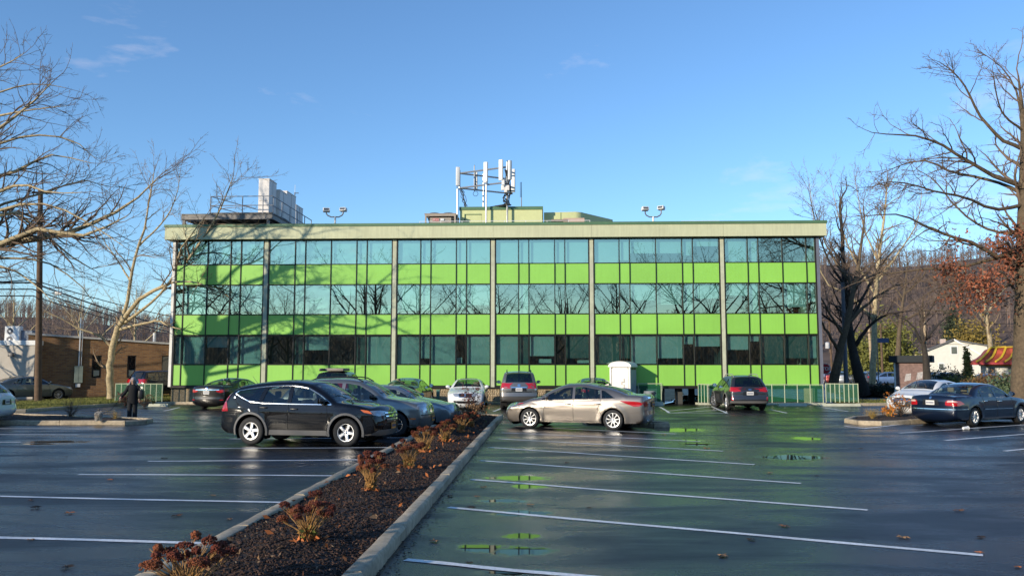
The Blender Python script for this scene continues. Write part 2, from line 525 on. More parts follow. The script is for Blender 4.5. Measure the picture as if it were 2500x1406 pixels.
# ---------------- painted bay lines
def line_strip(a, b, w=0.1, z=0.004, wob=0.012, seg=14, seed=0):
    r_ = random.Random(seed)
    a, b = Vector((a[0], a[1], 0)), Vector((b[0], b[1], 0))
    d = (b - a).normalized(); nrm = Vector((-d.y, d.x, 0))
    ph = r_.uniform(0, 6)
    mb = MB(); vs_ = []
    for i in range(seg + 1):
        t = i / seg
        o = wob * (math.sin(t * 5 + ph) + .5 * math.sin(t * 13 + ph * 2))
        hw = w / 2 * (1 + r_.uniform(-.08, .08))
        p = a.lerp(b, t) + nrm * o
        vs_ += [p + nrm * hw + Vector((0, 0, z)), p - nrm * hw + Vector((0, 0, z))]
    mb.add(vs_, [(2 * i + 1, 2 * i + 3, 2 * i + 2, 2 * i) for i in range(seg)])
    return mb
LINES = [  # left rows
    ((0 - 900, 1290), (535, 1326)), ((-700, 1196), (690, 1226)), ((192, 1158), (880, 1161)), ((360, 1126), (900, 1122)), ((487, 1095), (960, 1092)),
    ((560, 1071), (1010, 1068)), ((-500, 1044), (300, 1047)), ((-420, 1059), (190, 1061)), ((-400, 1080), (50, 1079)),
    # right rows
    ((990, 1366), (1650, 1428)), ((1095, 1238), (2400, 1356)), ((1150, 1170), (2118, 1245)), ((1172, 1124), (1955, 1180)), ((1192, 1092), (1842, 1134)),
    ((1215, 1071), (1765, 1101)), ((1225, 1056), (1710, 1077)), ((1250, 1040), (1650, 1059)),
    ((2062, 1040), (2112, 1046)), ((2110, 1046), (2290, 1026)), ((2195, 1057), (2560, 1033)), ((2305, 1075), (2600, 1052)), ((2455, 1101), (2700, 1075)),
    # bays in front of the building
    ((1612, 994), (1636, 1008)), ((1636, 1008), (1774, 1008.5)), ((1774, 1008.5), (1738, 992)), ((1630, 1003), (1735, 993)), ((1640, 1008), (1752, 1001)),
    ((1880, 999), (1920, 1008)), ((2010, 995), (2070, 1004)), ((1205, 1004), (1232, 993)), ((400, 1003), (440, 994)), ((560, 1003), (600, 993)), ((1080, 1004), (1098, 993)), ((1340, 1004), (1352, 993))]
for i, (a, b) in enumerate(LINES):
    A, B = gp(*a), gp(*b)
    w = 0.115 if i < 22 else 0.12
    part('parking_line', line_strip(A, B, w, 0.004 + .0004 * (i % 5), .018, seed=i), M_LINE, lot)

# ---------------- kerbed planting beds
def kerb_run(parent, pts, w=0.18, h=0.15, seg=2.4, closed=False):
    """kerb stones laid along pts (outer line, kerb to the left of travel), each stone a piece"""
    P = [Vector((p[0], p[1], 0)) for p in pts]
    if closed: P.append(P[0])
    # resample
    out = []
    for a, b in zip(P[:-1], P[1:]):
        n_ = max(1, round((b - a).length / seg))
        for i in range(n_):
            out.append((a.lerp(b, i / n_), a.lerp(b, (i + 1) / n_)))
    for i, (a, b) in enumerate(out):
        d = (b - a); L_ = d.length
        d.normalize(); nrm = Vector((-d.y, d.x, 0))
        def nb(j):
            q = out[j][1] - out[j][0]; q.normalize()
            return Vector((-q.y, q.x, 0))
        n0 = (nrm + nb(i - 1)).normalized() if (closed or i > 0) and (out[i - 1][1] - a).length < .01 else nrm
        n1 = (nrm + nb((i + 1) % len(out))).normalized() if (closed or i < len(out) - 1) and (out[(i + 1) % len(out)][0] - b).length < .01 else nrm
        s0, s1 = w / max(.5, n0.dot(nrm)), w / max(.5, n1.dot(nrm))
        g = min(.011, L_ * .01)
        a2, b2 = a + d * g, b - d * g
        sub = max(2, int(L_ / .35))
        prof = [(0, 0), (0.0, .75), (0.12, .96), (.22, 1.0), (.85, 1.0), (.97, .95), (1.0, .8), (1, 0)]
        mb = MB(); vs_ = []
        dz = random.uniform(-.006, .006)
        for k in range(sub + 1):
            t = k / sub
            p = a2.lerp(b2, t); nn = (n0 * s0).lerp(n1 * s1, t)
            for (u, v_) in prof:
                j = random.uniform(-.006, .006)
                q = p + nn * u + nrm * j
                vs_.append((q.x, q.y, max(0, v_ * h + (dz + random.uniform(-.007, .006) if v_ > 0 else -.01))))
        K = len(prof)
        fs_ = [(k * K + i_, k * K + i_ + 1, (k + 1) * K + i_ + 1, (k + 1) * K + i_) for k in range(sub) for i_ in range(K - 1)]
        fs_ += [tuple(range(K))[::-1], tuple(sub * K + i_ for i_ in range(K))]
        mb.add(vs_, fs_)
        part('kerb_stone', mb, M_CONC, parent, smooth=True, angle=35)

def in_poly(x, y, poly):
    c = np.zeros(np.shape(x), bool); n_ = len(poly)
    for i in range(n_):
        xa, ya = poly[i]; xb, yb = poly[(i + 1) % n_]
        c ^= ((ya > y) != (yb > y)) & (x < (xb - xa) * (y - ya) / (yb - ya + 1e-12) + xa)
    return c
def bed(name, poly, label, step=.18, h=.13, mound=.06, chips=0, seed=0, near=None):
    """mulch surface over a polygon, gently mounded, plus loose chips"""
    xs = [p[0] for p in poly]; ys = [p[1] for p in poly]
    pts = []
    n_ = len(poly)
    for i in range(n_):
        a, b = Vector(poly[i]), Vector(poly[(i + 1) % n_])
        k = max(1, int((b - a).length / step))
        pts += [a.lerp(b, j / k) for j in range(k)]
    nb = len(pts)
    gx, gy = np.meshgrid(np.arange(min(xs), max(xs), step), np.arange(min(ys), max(ys), step))
    gx = gx.ravel() + rng.uniform(-.3, .3, gx.size) * step; gy = gy.ravel() + rng.uniform(-.3, .3, gy.size) * step
    m_ = in_poly(gx, gy, poly)
    pts += [Vector((a, b)) for a, b in zip(gx[m_], gy[m_])]
    r = delaunay_2d_cdt(pts, [(i, (i + 1) % nb) for i in range(nb)], [], 1, 1e-5)
    B = np.array([p[:] for p in pts[:nb]])
    vs_ = []
    for v in r[0]:
        d = np.min(np.hypot(B[:, 0] - v.x, B[:, 1] - v.y))
        z = h - .03 + mound * min(1, d / .8) + random.uniform(-.012, .012) + .02 * math.sin(v.x * 3.1 + v.y * 1.7)
        vs_.append((v.x, v.y, z))
    mb = MB().add(vs_, [tuple(f) for f in r[2]])
    o = struct(name, mb, M_MULCH, smooth=True, label=label)
    if chips:
        nn = chips
        rg = np.random.default_rng(seed)
        X = rg.uniform(min(xs), max(xs), nn * 4)
        if near is None: Y = rg.uniform(min(ys), max(ys), nn * 4)
        else: Y = near[0] + (near[1] - near[0]) * rg.random(nn * 4) ** 2.0
        k = in_poly(X, Y, poly); X, Y = X[k][:nn], Y[k][:nn]; nn = len(X)
        tree = BVHTree.FromPolygons([Vector(v) for v in vs_], [tuple(f) for f in r[2]])
        Z = np.array([(tree.ray_cast(Vector((a, b, 2)), Vector((0, 0, -1)))[0] or Vector((0, 0, h))).z for a, b in zip(X, Y)])
        ln = rg.uniform(.006, .026, nn); wd = ln * rg.uniform(.2, .5, nn); th = rg.uniform(.003, .009, nn)
        yaw = rg.uniform(0, 6.28, nn); pit_ = rg.normal(0, .35, nn); rol = rg.normal(0, .4, nn)
        cu = np.array([[-1, -1, -1], [1, -1, -1], [1, 1, -1], [-1, 1, -1], [-1, -1, 1], [1, -1, 1], [1, 1, 1], [-1, 1, 1]], float) * .5
        V = cu[None] * np.stack([ln, wd, th], 1)[:, None, :] * 2
        V = V * (1 + rg.uniform(-.25, .25, V.shape))
        def rot(V, a, i, j):
            c, s = np.cos(a)[:, None], np.sin(a)[:, None]
            A, B2 = V[:, :, i].copy(), V[:, :, j].copy()
            V[:, :, i] = A * c - B2 * s; V[:, :, j] = A * s + B2 * c
        rot(V, rol, 1, 2); rot(V, pit_, 0, 2); rot(V, yaw, 0, 1)
        V += np.stack([X, Y, Z + .006], 1)[:, None, :]
        Fq = np.array([(3, 2, 1, 0), (4, 5, 6, 7), (0, 1, 5, 4), (1, 2, 6, 5), (2, 3, 7, 6), (3, 0, 4, 7)])
        FF = (Fq[None] + (np.arange(nn) * 8)[:, None, None]).reshape(-1, 4)
        me = np_mesh('wood_chips', V.reshape(-1, 3), FF)
        for c_ in ((.046, .024, .015), (.078, .038, .023), (.015, .010, .008), (.2, .14, .09)):
            me.materials.append(mat('chip_%d' % int(c_[0] * 1000), c_, .9, var=.3, vscale=20))
        mi = rg.choice(4, nn, p=[.44, .27, .278, .012])
        me.polygons.foreach_set('material_index', np.repeat(mi, 6).astype(np.int32))
        w_ = link('wood_chips', me, None, o); w_['kind'] = 'stuff'
    return o
XL = lambda y: -3.33 + .039 * (y - 9)
XR = lambda y: -1.29 + .039 * (y - 9)
poly_main = [(XL(5.5) + .17, 5.5), (XR(5.5) - .17, 5.5), (XR(33.2) - .17, 33.2), (XL(33.2) + .17, 33.2)]
bed_main = bed('planting_bed', poly_main, 'long mulched bed between the two rows of bays', .14, chips=21000, seed=3, near=(6.2, 33.0))
kerb_run(bed_main, [(XR(5.5), 5.5), (XR(33.4), 33.4), (XL(33.4), 33.4), (XL(5.5), 5.5)])
# island by the dog walker
isl = [(-34, 29.75), (-13.35, 29.35), (-12.85, 29.9), (-12.95, 30.7), (-13.7, 31.35), (-21.0, 34.7), (-34, 36.5)]
cl = [(-33.8, 29.95), (-13.45, 29.55), (-13.05, 30.0), (-13.13, 30.6), (-13.8, 31.15), (-21.0, 34.5), (-33.8, 36.3)]
bed_w = bed('mulched_island', cl, 'mulched island with concrete kerb beside the dog walker', .3, chips=1500, seed=5)
kerb_run(bed_w, isl, closed=True)
# island on the right
def kerb_poly(poly, c=.17):
    pc = Vector((sum(p[0] for p in poly) / len(poly), sum(p[1] for p in poly) / len(poly)))
    return [tuple(Vector(p) + (pc - Vector(p)).normalized() * c * 1.2) for p in poly]
ir = [(12.6, 29.0), (22.5, 35.0), (23.3, 36.4), (22.6, 37.3), (21.6, 37.2), (15.5, 34.4), (12.9, 32.2), (11.95, 30.6), (11.95, 29.4)]
bed_e = bed('mulched_island', kerb_poly(ir), 'mulched island with rounded kerb beside the dark blue sedan', .25, chips=700, seed=6)
kerb_run(bed_e, ir, closed=True, seg=1.6)
# short island behind the grey sedan
ib = [(2.6, 29.4), (4.7, 28.2), (5.25, 28.3), (5.3, 28.8), (4.9, 29.3), (3.0, 30.6), (2.5, 30.3)]
bed_s = bed('mulched_island', kerb_poly(ib, .13), 'small dark kerbed island behind the grey sedan', .2, chips=200, seed=8)
kerb_run(bed_s, ib, closed=True, seg=1.0, w=.15)

# ---------------- verges and kerbs along the lot edge
def slab(name, poly, z0, z1, m, label=None):
    return struct(name, MB().prism([tuple(p) for p in poly], z0, z1), m, label=label)
verge_poly = [(-22.6, 37.0), (-21.6, 37.6), (-21.2, 40.5), (-20.4, 43.4), (-19.4, 45.2), (-19.4, 58), (-22.2, 58), (-24.9, 52), (-26.6, 46.2), (-26.0, 41), (-24.0, 37.6)]
verge = slab('grass_verge', [(p[0], p[1]) for p in verge_poly], -.05, .13, M_GRASS, 'strip of winter grass between lot and side road')
kerb_run(verge, [(-22.4, 36.9), (-21.4, 37.4), (-21.0, 40.5), (-20.2, 43.4), (-19.2, 45.3)], h=.14, seg=1.6)
kerb_run(verge, [(-19.15, 45.55), (-14.0, 45.4), (-8, 45.2), (-2, 45.0), (5.3, 44.75)], h=.13, seg=2.2, w=.16)
vr = [(17.9, 43.9), (30, 46.5), (60, 54), (60, 60), (30, 51), (17.9, 47.4)]
verge2 = slab('grass_verge', vr, -.05, .11, M_GRASS, 'grass strip beyond the lot at the right')
kerb_run(verge2, [(17.8, 43.7), (30, 46.3), (60, 53.8)], h=.13, seg=3, w=.16)
verge3 = slab('grass_verge', [(24, 57), (60, 66), (60, 74), (40, 72), (24, 63)], -.05, .14, M_GRASS, 'shaded lawn under the dark leaning trees')
# grass blades: one uncountable mass on the verges
def blades(n_, polys, name, col, zb=.12, h=(.04, .11), seed=1):
    rg = np.random.default_rng(seed)
    allX, allY = [], []
    for poly in polys:
        xs = [p[0] for p in poly]; ys = [p[1] for p in poly]
        X = rg.uniform(min(xs), max(xs), n_ * 3); Y = rg.uniform(min(ys), max(ys), n_ * 3)
        k = in_poly(X, Y, poly); allX.append(X[k][:n_]); allY.append(Y[k][:n_])
    X = np.concatenate(allX); Y = np.concatenate(allY); n2 = len(X)
    a = rg.uniform(0, 6.28, n2); hh = rg.uniform(*h, n2); le = rg.normal(0, .05, (n2, 2)); w = .012
    V = np.zeros((n2, 3, 3))
    V[:, 0] = np.stack([X - w * np.cos(a), Y - w * np.sin(a), np.full(n2, zb)], 1)
    V[:, 1] = np.stack([X + w * np.cos(a), Y + w * np.sin(a), np.full(n2, zb)], 1)
    V[:, 2] = np.stack([X + le[:, 0], Y + le[:, 1], zb + hh], 1)
    me = np_mesh(name, V.reshape(-1, 3), np.arange(n2 * 3).reshape(-1, 3))
    o = link(name, me, mat('grass_blade', col, .8, var=.4, vscale=3))
    o['kind'] = 'stuff'; o['label'] = 'short yellow-green grass growing on the verges'
    return o
blades(26000, [verge_poly, vr], 'grass', (0.19, 0.19, 0.04))
# ================================================================== the green office building
PL, PR = Vector((-18.90, 46.70)), Vector((16.60, 45.30))
B_ANG = math.atan2(PR.y - PL.y, PR.x - PL.x)
B_W = (PR - PL).length
bld = thing('office_building', 'three-storey office building with bright green panels and bands of reflecting windows', 'building', (PL.x, PL.y, 0), B_ANG)
def fx(px, py=615):
    """picture column on the facade plane -> metres along the facade"""
    e = Vector((math.cos(B_ANG), math.sin(B_ANG), 0)); nrm = Vector((-e.y, e.x, 0))
    d = ray(px, py); o = Vector((0, 0, CAM_H)); p0 = Vector((PL.x, PL.y, 0))
    t = (p0 - o).dot(nrm) / d.dot(nrm)
    return (o + d * t - p0).dot(e)
def bpos(px, py, depth):
    """local building point seen at a picture position, `depth` metres behind the facade"""
    e = Vector((math.cos(B_ANG), math.sin(B_ANG), 0)); nrm = Vector((-e.y, e.x, 0))
    d = ray(px, py); o = Vector((0, 0, CAM_H)); p0 = Vector((PL.x, PL.y, 0)) + nrm * depth
    t = (p0 - o).dot(nrm) / d.dot(nrm); q = o + d * t
    return Vector(((q - p0).dot(e), depth, q.z))
BW = WM[bld.name]
B_DEEP = 17.0
M_GREEN = mat('green_panel', (0.27, 0.58, 0.085), 0.42, var=.04, vscale=.7, var2=.05, v2scale=.25, coat=.25, coat_rough=.12, each=.045, streak=.05)
M_CREAM = mat('cream_fascia', (0.55, 0.56, 0.36), 0.75, var=.05, vscale=1.2, var2=.06, v2scale=.25, bump=.15, bscale=30, streak=.16, each=.03)
M_CAP = mat('green_roof_cap', (0.085, 0.17, 0.085), 0.5, var=.08)
M_MULL = mat('dark_bronze_frame', (0.022, 0.020, 0.017), 0.45, metal=.3, var=.1)
M_PIER = mat('painted_pier', (0.50, 0.51, 0.37), 0.8, var=.1, vscale=4, var2=.1, v2scale=.8, bump=.2, bscale=40, streak=.2)
M_WGLASS = glass('tinted_window_glass', (0.54, 0.84, 0.80), 0.42, rtint=(.92, 1.0, .78), wav=.10, wscale=.55)
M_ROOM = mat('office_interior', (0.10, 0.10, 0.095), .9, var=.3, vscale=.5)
M_BLIND = mat('window_blind', (0.56, 0.62, 0.60), .8, var=.08, vscale=1.5)
M_PANEDARK = mat('added_dark_sheet', (0.10, 0.155, 0.15), .85, var=.15, vscale=1.5)
M_PENT = mat('penthouse_green_stucco', (0.58, 0.60, 0.30), .85, var=.06, vscale=2, bump=.4, bscale=50)
ROWS = [(7.66, 8.97), (4.88, 6.50), (2.13, 3.70)]          # windows, top storey first
SPAN = [(6.53, 7.63), (3.75, 4.85), (0.97, 2.10)]
BAYS = [[425.6, 451, 508, 564, 589, 645], [657.5, 721, 746, 808.5, 871, 896, 958], [970, 1027, 1052, 1114, 1139, 1197.5],
        [1209.5, 1266, 1291, 1354, 1379, 1437.5], [1449.5, 1511.6, 1537, 1601, 1665, 1691, 1756], [1768, 1825, 1851, 1909.5, 1968, 1997.5]]
BX = [[fx(p) for p in b] for b in BAYS]
BX[0][0] = 0.14; BX[-1][-1] = B_W - .14
# blinds: share of each pane covered from the top (per storey, per bay)
BL = {0: [[1, 1, 1, 1, 1], [1, 1, 1, 1, 1, 1], [1, 1, 1, 1, 1], [1, 1, 1, 1, 1], [1, .9, .6, .6, .7, .3], [1, 1, 0, 0, 0]],
      1: [[0, 1, 0, .9, .9], [0, .9, 1, .35, 0, 0], [.9, .9, 0, .8, .7], [0, 1, 0, 0, 0], [0, 0, .55, .7, .9, .5], [.4, 1, 0, .8, .6]],
      2: [[1, 1, .4, 1, 1], [0, 0, .5, 0, 0, 1], [1, .8, 1, 0, 1], [1, 0, .72, 0, 0], [0, 0, 1, .8, .3, .38], [.5, .2, 0, 0, .8]]}
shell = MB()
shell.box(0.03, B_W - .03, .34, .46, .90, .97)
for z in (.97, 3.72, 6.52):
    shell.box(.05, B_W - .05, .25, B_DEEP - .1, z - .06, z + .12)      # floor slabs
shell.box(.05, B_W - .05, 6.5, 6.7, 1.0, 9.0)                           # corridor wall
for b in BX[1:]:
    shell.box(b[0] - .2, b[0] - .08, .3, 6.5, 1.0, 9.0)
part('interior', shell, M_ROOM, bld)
ow = MB()
ow.box(0, .12, .10, B_DEEP, .95, 9.03); ow.box(B_W - .12, B_W, .10, B_DEEP, .95, 9.03); ow.box(0, B_W, B_DEEP, B_DEEP + .15, .95, 9.03)
part('end_wall', ow, mat('side_wall_stucco', (.5, .48, .38), .85, var=.1, bump=.3), bld)
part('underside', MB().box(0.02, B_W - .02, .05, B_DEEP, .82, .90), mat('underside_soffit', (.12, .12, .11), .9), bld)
cu_g = {}
def box_part(name, x0, x1, y0, y1, z0, z1, m, par=bld, b=0):
    mb = MB(); (mb.bbox(x0, x1, y0, y1, z0, z1, b) if b else mb.box(x0, x1, y0, y1, z0, z1))
    return part(name, mb, m, par)
HM = .022
for bi, xs in enumerate(BX):
    x0, x1 = xs[0], xs[-1]
    for ri in range(3):
        wz, sz = ROWS[ri], SPAN[ri]
        for ci in range(len(xs) - 1):
            a, b = xs[ci], xs[ci + 1]
            tilt = random.uniform(-.004, .004); tl2 = random.uniform(-.003, .003)
            g = MB().add([(a + HM, .05 + tilt, wz[0] + .02), (b - HM, .05 - tilt, wz[0] + .02), (b - HM, .05 - tilt + tl2, wz[1] - .02), (a + HM, .05 + tilt + tl2, wz[1] - .02)], [(0, 1, 2, 3)])
            part('window_pane', g, M_WGLASS, bld)
            sp = MB().bbox(a + HM, b - HM, .012, .06, sz[0] + .015, sz[1] - .015, .006)
            part('green_panel', sp, M_GREEN, bld)
            cov = BL[ri][bi][ci]
            bm_ = M_BLIND
            if cov == 0 and ri == 2 and random.random() < .72: cov, bm_ = random.choice((1, 1, .8, .62)), M_PANEDARK  # added dark sheet so a pane without a blind reads dark teal
            if cov > 0:
                zt = wz[1] - .03; zb_ = zt - (wz[1] - wz[0] - .06) * cov
                bl = MB()
                if ri == 1 and bi == 4 and ci == 3:
                    nsl = 11
                    for k in range(nsl):
                        q = zt - (zt - zb_) * (k + .5) / nsl
                        bl.box(a + .06, b - .06, .20, .215, q - .045, q + .03)
                else:
                    bl.box(a + .05, b - .05, .20, .212, zb_, zt)
                part('window_blind', bl, bm_, bld)  # real blinds and the added dark sheets alike
    # frame members of this bay
    zs = sorted({.955, 2.115, 3.725, 4.865, 6.515, 7.645, 8.985})
    for z in zs:
        box_part('transom', x0, x1, -.012, .055, z - .020, z + .020, M_MULL)
    for ci, x in enumerate(xs):
        w = .022 if 0 < ci < len(xs) - 1 else .036
        box_part('mullion', x - w, x + w, -.03, .07, .93, 9.0, M_MULL)
    if bi < len(BX) - 1:
        xa, xb = xs[-1] + .036, BX[bi + 1][0] - .036
        box_part('pier', xa, xb, -.05, .2, .90, 9.02, M_PIER)
# a few things seen on the sills and in the rooms
for (px, zt, w, h) in [(833, 4.93, .3, .35), (893, 4.93, .25, .5), (1330, 2.2, .7, .22), (1430, 2.2, .9, .2), (950, 4.93, 1.0, .45), (1120, 2.2, .3, .3)]:
    x = fx(px, 760); box_part('office_box', x - w / 2, x + w / 2, .5, .8, zt, zt + h, M_BLIND)
box_part('corner_trim', -.05, .10, -.06, .12, .90, 9.03, mat('white_corner_trim', (.72, .70, .64), .6))
box_part('corner_trim', B_W - .10, B_W + .06, -.06, .14, .90, 9.03, mat('grey_corner_trim', (.20, .21, .25), .5, metal=.4))
box_part('base_beam', .10, B_W - .10, -.02, .10, .84, .925, M_MULL)
# fascia in segments with fine joints, soffit and cap
OH = .38
segs = [-OH - .02, fx(335 + 640, 568), fx(1205, 566), fx(1443, 564), fx(1762, 560), B_W + OH]
for a, b in zip(segs[:-1], segs[1:]):
    box_part('fascia', a + .004, b - .004, -OH, -OH + .2, 9.03, 9.70, M_CREAM)
box_part('fascia', -OH - .02, -OH + .16, -OH + .204, B_DEEP + .3, 9.03, 9.70, M_CREAM)
box_part('fascia', B_W + OH - .18, B_W + OH, -OH + .204, B_DEEP + .3, 9.03, 9.70, M_CREAM)
box_part('soffit', -OH + .16, B_W + OH - .19, -OH + .2, .2, 9.04, 9.09, M_CREAM)
cap = MB(); cap.box(-OH - .06, B_W + OH + .04, -OH - .04, -OH + .26, 9.703, 9.86)
cap.box(-OH - .06, -OH + .2, -OH + .264, B_DEEP + .3, 9.703, 9.86); cap.box(B_W + OH - .2, B_W + OH + .04, -OH + .264, B_DEEP + .3, 9.703, 9.86)
part('roof_cap', cap, M_CAP, bld)
box_part('roof', -OH + .2, B_W + OH - .2, -OH + .27, B_DEEP + .1, 9.50, 9.62, mat('roof_gravel', (.3, .3, .28), .95))
# ground storey: pebble-faced wall on the left two thirds, columns on the right third
xw = fx(1560, 965)
M_PEB = mat('pebble_wall_mortar', (.33, .26, .16), .95, var=.4, vscale=14, bump=1, bscale=30, bdist=.04)
box_part('plinth_wall', .05, xw, .14, .4, -.05, .83, M_PEB)
rg = np.random.default_rng(11)
# fieldstones set in the plinth wall where it shows
stone_meshes = []
for k in range(8):
    bm = bmesh.new(); bmesh.ops.create_icosphere(bm, subdivisions=1, radius=1)
    for v in bm.verts: v.co *= rg.uniform(.75, 1.15)
    me = bpy.data.meshes.new('stone'); bm.to_mesh(me); bm.free()
    me.materials.append(mat('plinth_stone_%d' % (k % 3), [(.46, .35, .22), (.38, .30, .20), (.52, .42, .28)][k % 3], .9, var=.25, vscale=8))
    stone_meshes.append(me)
nst = 0
for (pa, pb) in [(1066, 1100), (1180, 1225), (1308, 1400)]:
    xa, xb = fx(pa, 965), fx(pb, 965)
    z = .03
    while z < .80 and nst < 290:
        x = xa + rg.uniform(0, .06)
        while x < xb:
            w = rg.uniform(.055, .12)
            o = link('stone', stone_meshes[int(rg.integers(8))], None, bld)
            o.location = (x + w / 2, .125, z + .045); o.scale = (w * .52, .035, .048); o.rotation_euler = (0, rg.uniform(-.3, .3), 0)
            x += w + .012; nst += 1
        z += .095
for px in (1618, 1662, 1778, 1995):
    x = fx(px, 960); c = box_part('column', x - .18, x + .18, .55, .9, -1.35, .83, mat('dark_column', (.06, .06, .055), .8))
for px in (1618, 1760, 1900):
    x = fx(px, 960); box_part('column', x - .18, x + .18, 9, 9.36, -1.35, .83, MATS['dark_column'])
box_part('base_vent', fx(1332, 960), fx(1352, 960), .09, .16, .45, .72, M_MULL)
cb = bpos(1982, 985, -.5)
# cream pier and sloping footing by the fence
ft = MB(); ft.bbox(cb.x - .28, cb.x + .28, -.14, -.07, -.02, .86, .01)
part('fence_pier', ft, M_CREAM, bld)
# ================================================================== things on the roof
def bw(x, y, z=0.0):
    return BW @ Vector((x, y, z))
def rthing(name, label, cat, x, y, z, group=None):
    return thing(name, label, cat, bw(x, y, z), B_ANG, group)
ROOF = 9.62
M_DKST = mat('weathered_steel', (.16, .15, .14), .55, metal=.5, var=.2, vscale=5)
M_RAIL = mat('grey_rail', (.30, .30, .31), .5, metal=.5)
M_CAB = mat('cabinet_paint', (.74, .69, .64), .6, var=.05, vscale=2, var2=.05)
M_WHITE = mat('white_paint', (.75, .74, .71), .5, var=.04)
M_BLACK = mat('black_plastic', (.015, .015, .016), .5)
M_CABLE = mat('black_cable', (.02, .02, .02), .6)
# --- steel platform with railing
p0, p1 = bpos(443, 523, 1.1), bpos(665, 523, 1.1)
zp = p0.z
pf = rthing('steel_platform', 'grey steel equipment platform with pipe railing on the left roof edge', 'platform', p0.x, 1.1, ROOF)
wpl = p1.x - p0.x; dp = 8.2; zl = zp - ROOF
M_DECK = mat('platform_deck', (.17, .155, .14), .8, metal=.2, var=.2, vscale=5)
def rp(name, mb, m, par, smooth=False): return part(name, mb, m, par, smooth)
rp('edge_beam', MB().box(0, wpl, 0, .06, zl - .30, zl - .02).box(0, wpl, -.05, .11, zl - .33, zl - .30).box(0, wpl, -.05, .11, zl - .02, zl), M_DKST, pf)
rp('edge_beam', MB().box(wpl - .06, wpl, .12, dp, zl - .30, zl - .02).box(wpl - .12, wpl + .05, .12, dp, zl - .02, zl), M_DKST, pf)
rp('edge_beam', MB().box(0, .06, .12, dp, zl - .30, zl - .02), M_DKST, pf)
for k in range(6):
    x = .5 + k * (wpl - 1) / 5
    rp('joist', MB().box(x - .05, x + .05, .12, dp - .1, zl - .26, zl - .03), M_DKST, pf)
for k in range(9):
    yk = .15 + k * (dp - .3) / 9
    rp('deck_plank', MB().box(1.55 if k < 2 else .02, wpl - .07, yk, yk + (dp - .3) / 9 - .02, zl + .002, zl + .10 if k < 2 else zl + .06), M_DECK, pf)
for x in (.15, wpl - .25):
    for y in (.0, dp - .3):
        rp('leg', MB().box(x - .07, x + .07, y + .0, y + .14, .05, zl - .33).box(x - .2, x + .2, y - .1, y + .24, 0, .05), M_DKST, pf)
zr = bpos(663, 479, 1.15).z - ROOF; zr2 = (zr + zl) / 2 - .02
xr0 = bpos(515, 480, 1.15).x - p0.x
rail = MB()
for z in (zr, zr2):
    rail.tube([(xr0, .05, z), (wpl - .03, .05, z), (wpl - .03, dp - .05, z)], .028, 6)
    rail.tube([(xr0, .05, z), (xr0 + 1.4, dp * .55, z)], .024, 6)
rp('railing', rail, M_RAIL, pf, True)
for x in (xr0, bpos(592, 500, 1.15).x - p0.x, bpos(642, 500, 1.15).x - p0.x):
    rp('rail_post', MB().tube([(x, .05, zl), (x, .05, zr)], .03, 6), M_RAIL, pf, True)
for k in range(6):
    y = .25 + k * (dp - .35) / 5
    rp('rail_post', MB().tube([(wpl - .03, y, zl), (wpl - .03, y, zr)], .03, 6), M_RAIL, pf, True)
rp('cable_run', MB().tube([(wpl - .3, 1.2, zl + .1), (wpl - .25, 3, zl + .16), (wpl - .32, 5, zl + .12), (wpl - .2, 7.5, zl + .15)], .09, 6).tube([(wpl - .5, 3.4, zl + .1), (wpl - .42, 4.5, zl + .2), (wpl - .55, 6.5, zl + .12)], .07, 6), M_CABLE, pf, True)
# --- equipment cabinets on it
def cabinet(label, pxl, pxr, ytop, dep, deep, zb, right=None):
    a, b = bpos(pxl, ytop, dep), bpos(pxr, ytop, dep)
    c = rthing('equipment_cabinet', label, 'cabinet', a.x, dep, zb, 'equipment cabinets on the roof platform')
    w, h = b.x - a.x, a.z - zb
    rp('body', MB().bbox(0, w, 0, deep, .06, h - .05, .012), M_CAB, c)
    rp('top_lid', MB().bbox(-.02, w + .02, -.02, deep + .02, h - .048, h, .01), M_CAB, c)
    rp('base', MB().box(.03, w - .03, .03, deep - .03, 0, .058), M_DKST, c)
    rp('door_seam', MB().box(w + .001, w + .006, deep * .48, deep * .5, .1, h - .08).box(w * .1, w * .9, -.006, -.001, h * .42, h * .43), M_DKST, c)
zpl = zp + .062
cabinet('tall pale cabinet, leftmost and highest on the roof platform', 632, 658, 436, 2.6, 1.35, zp + .062)
cabinet('lower pale cabinet directly behind the tallest one on the platform', 664, 684, 463, 4.15, 1.4, zp + .062)
cabinet('pale cabinet third from the left on the roof platform', 684, 701, 466, 5.9, 1.9, zp + .062)
cabinet('short pale cabinet at the right end beside the whip mast', 715, 723, 499, 8.75, 1.6, ROOF)
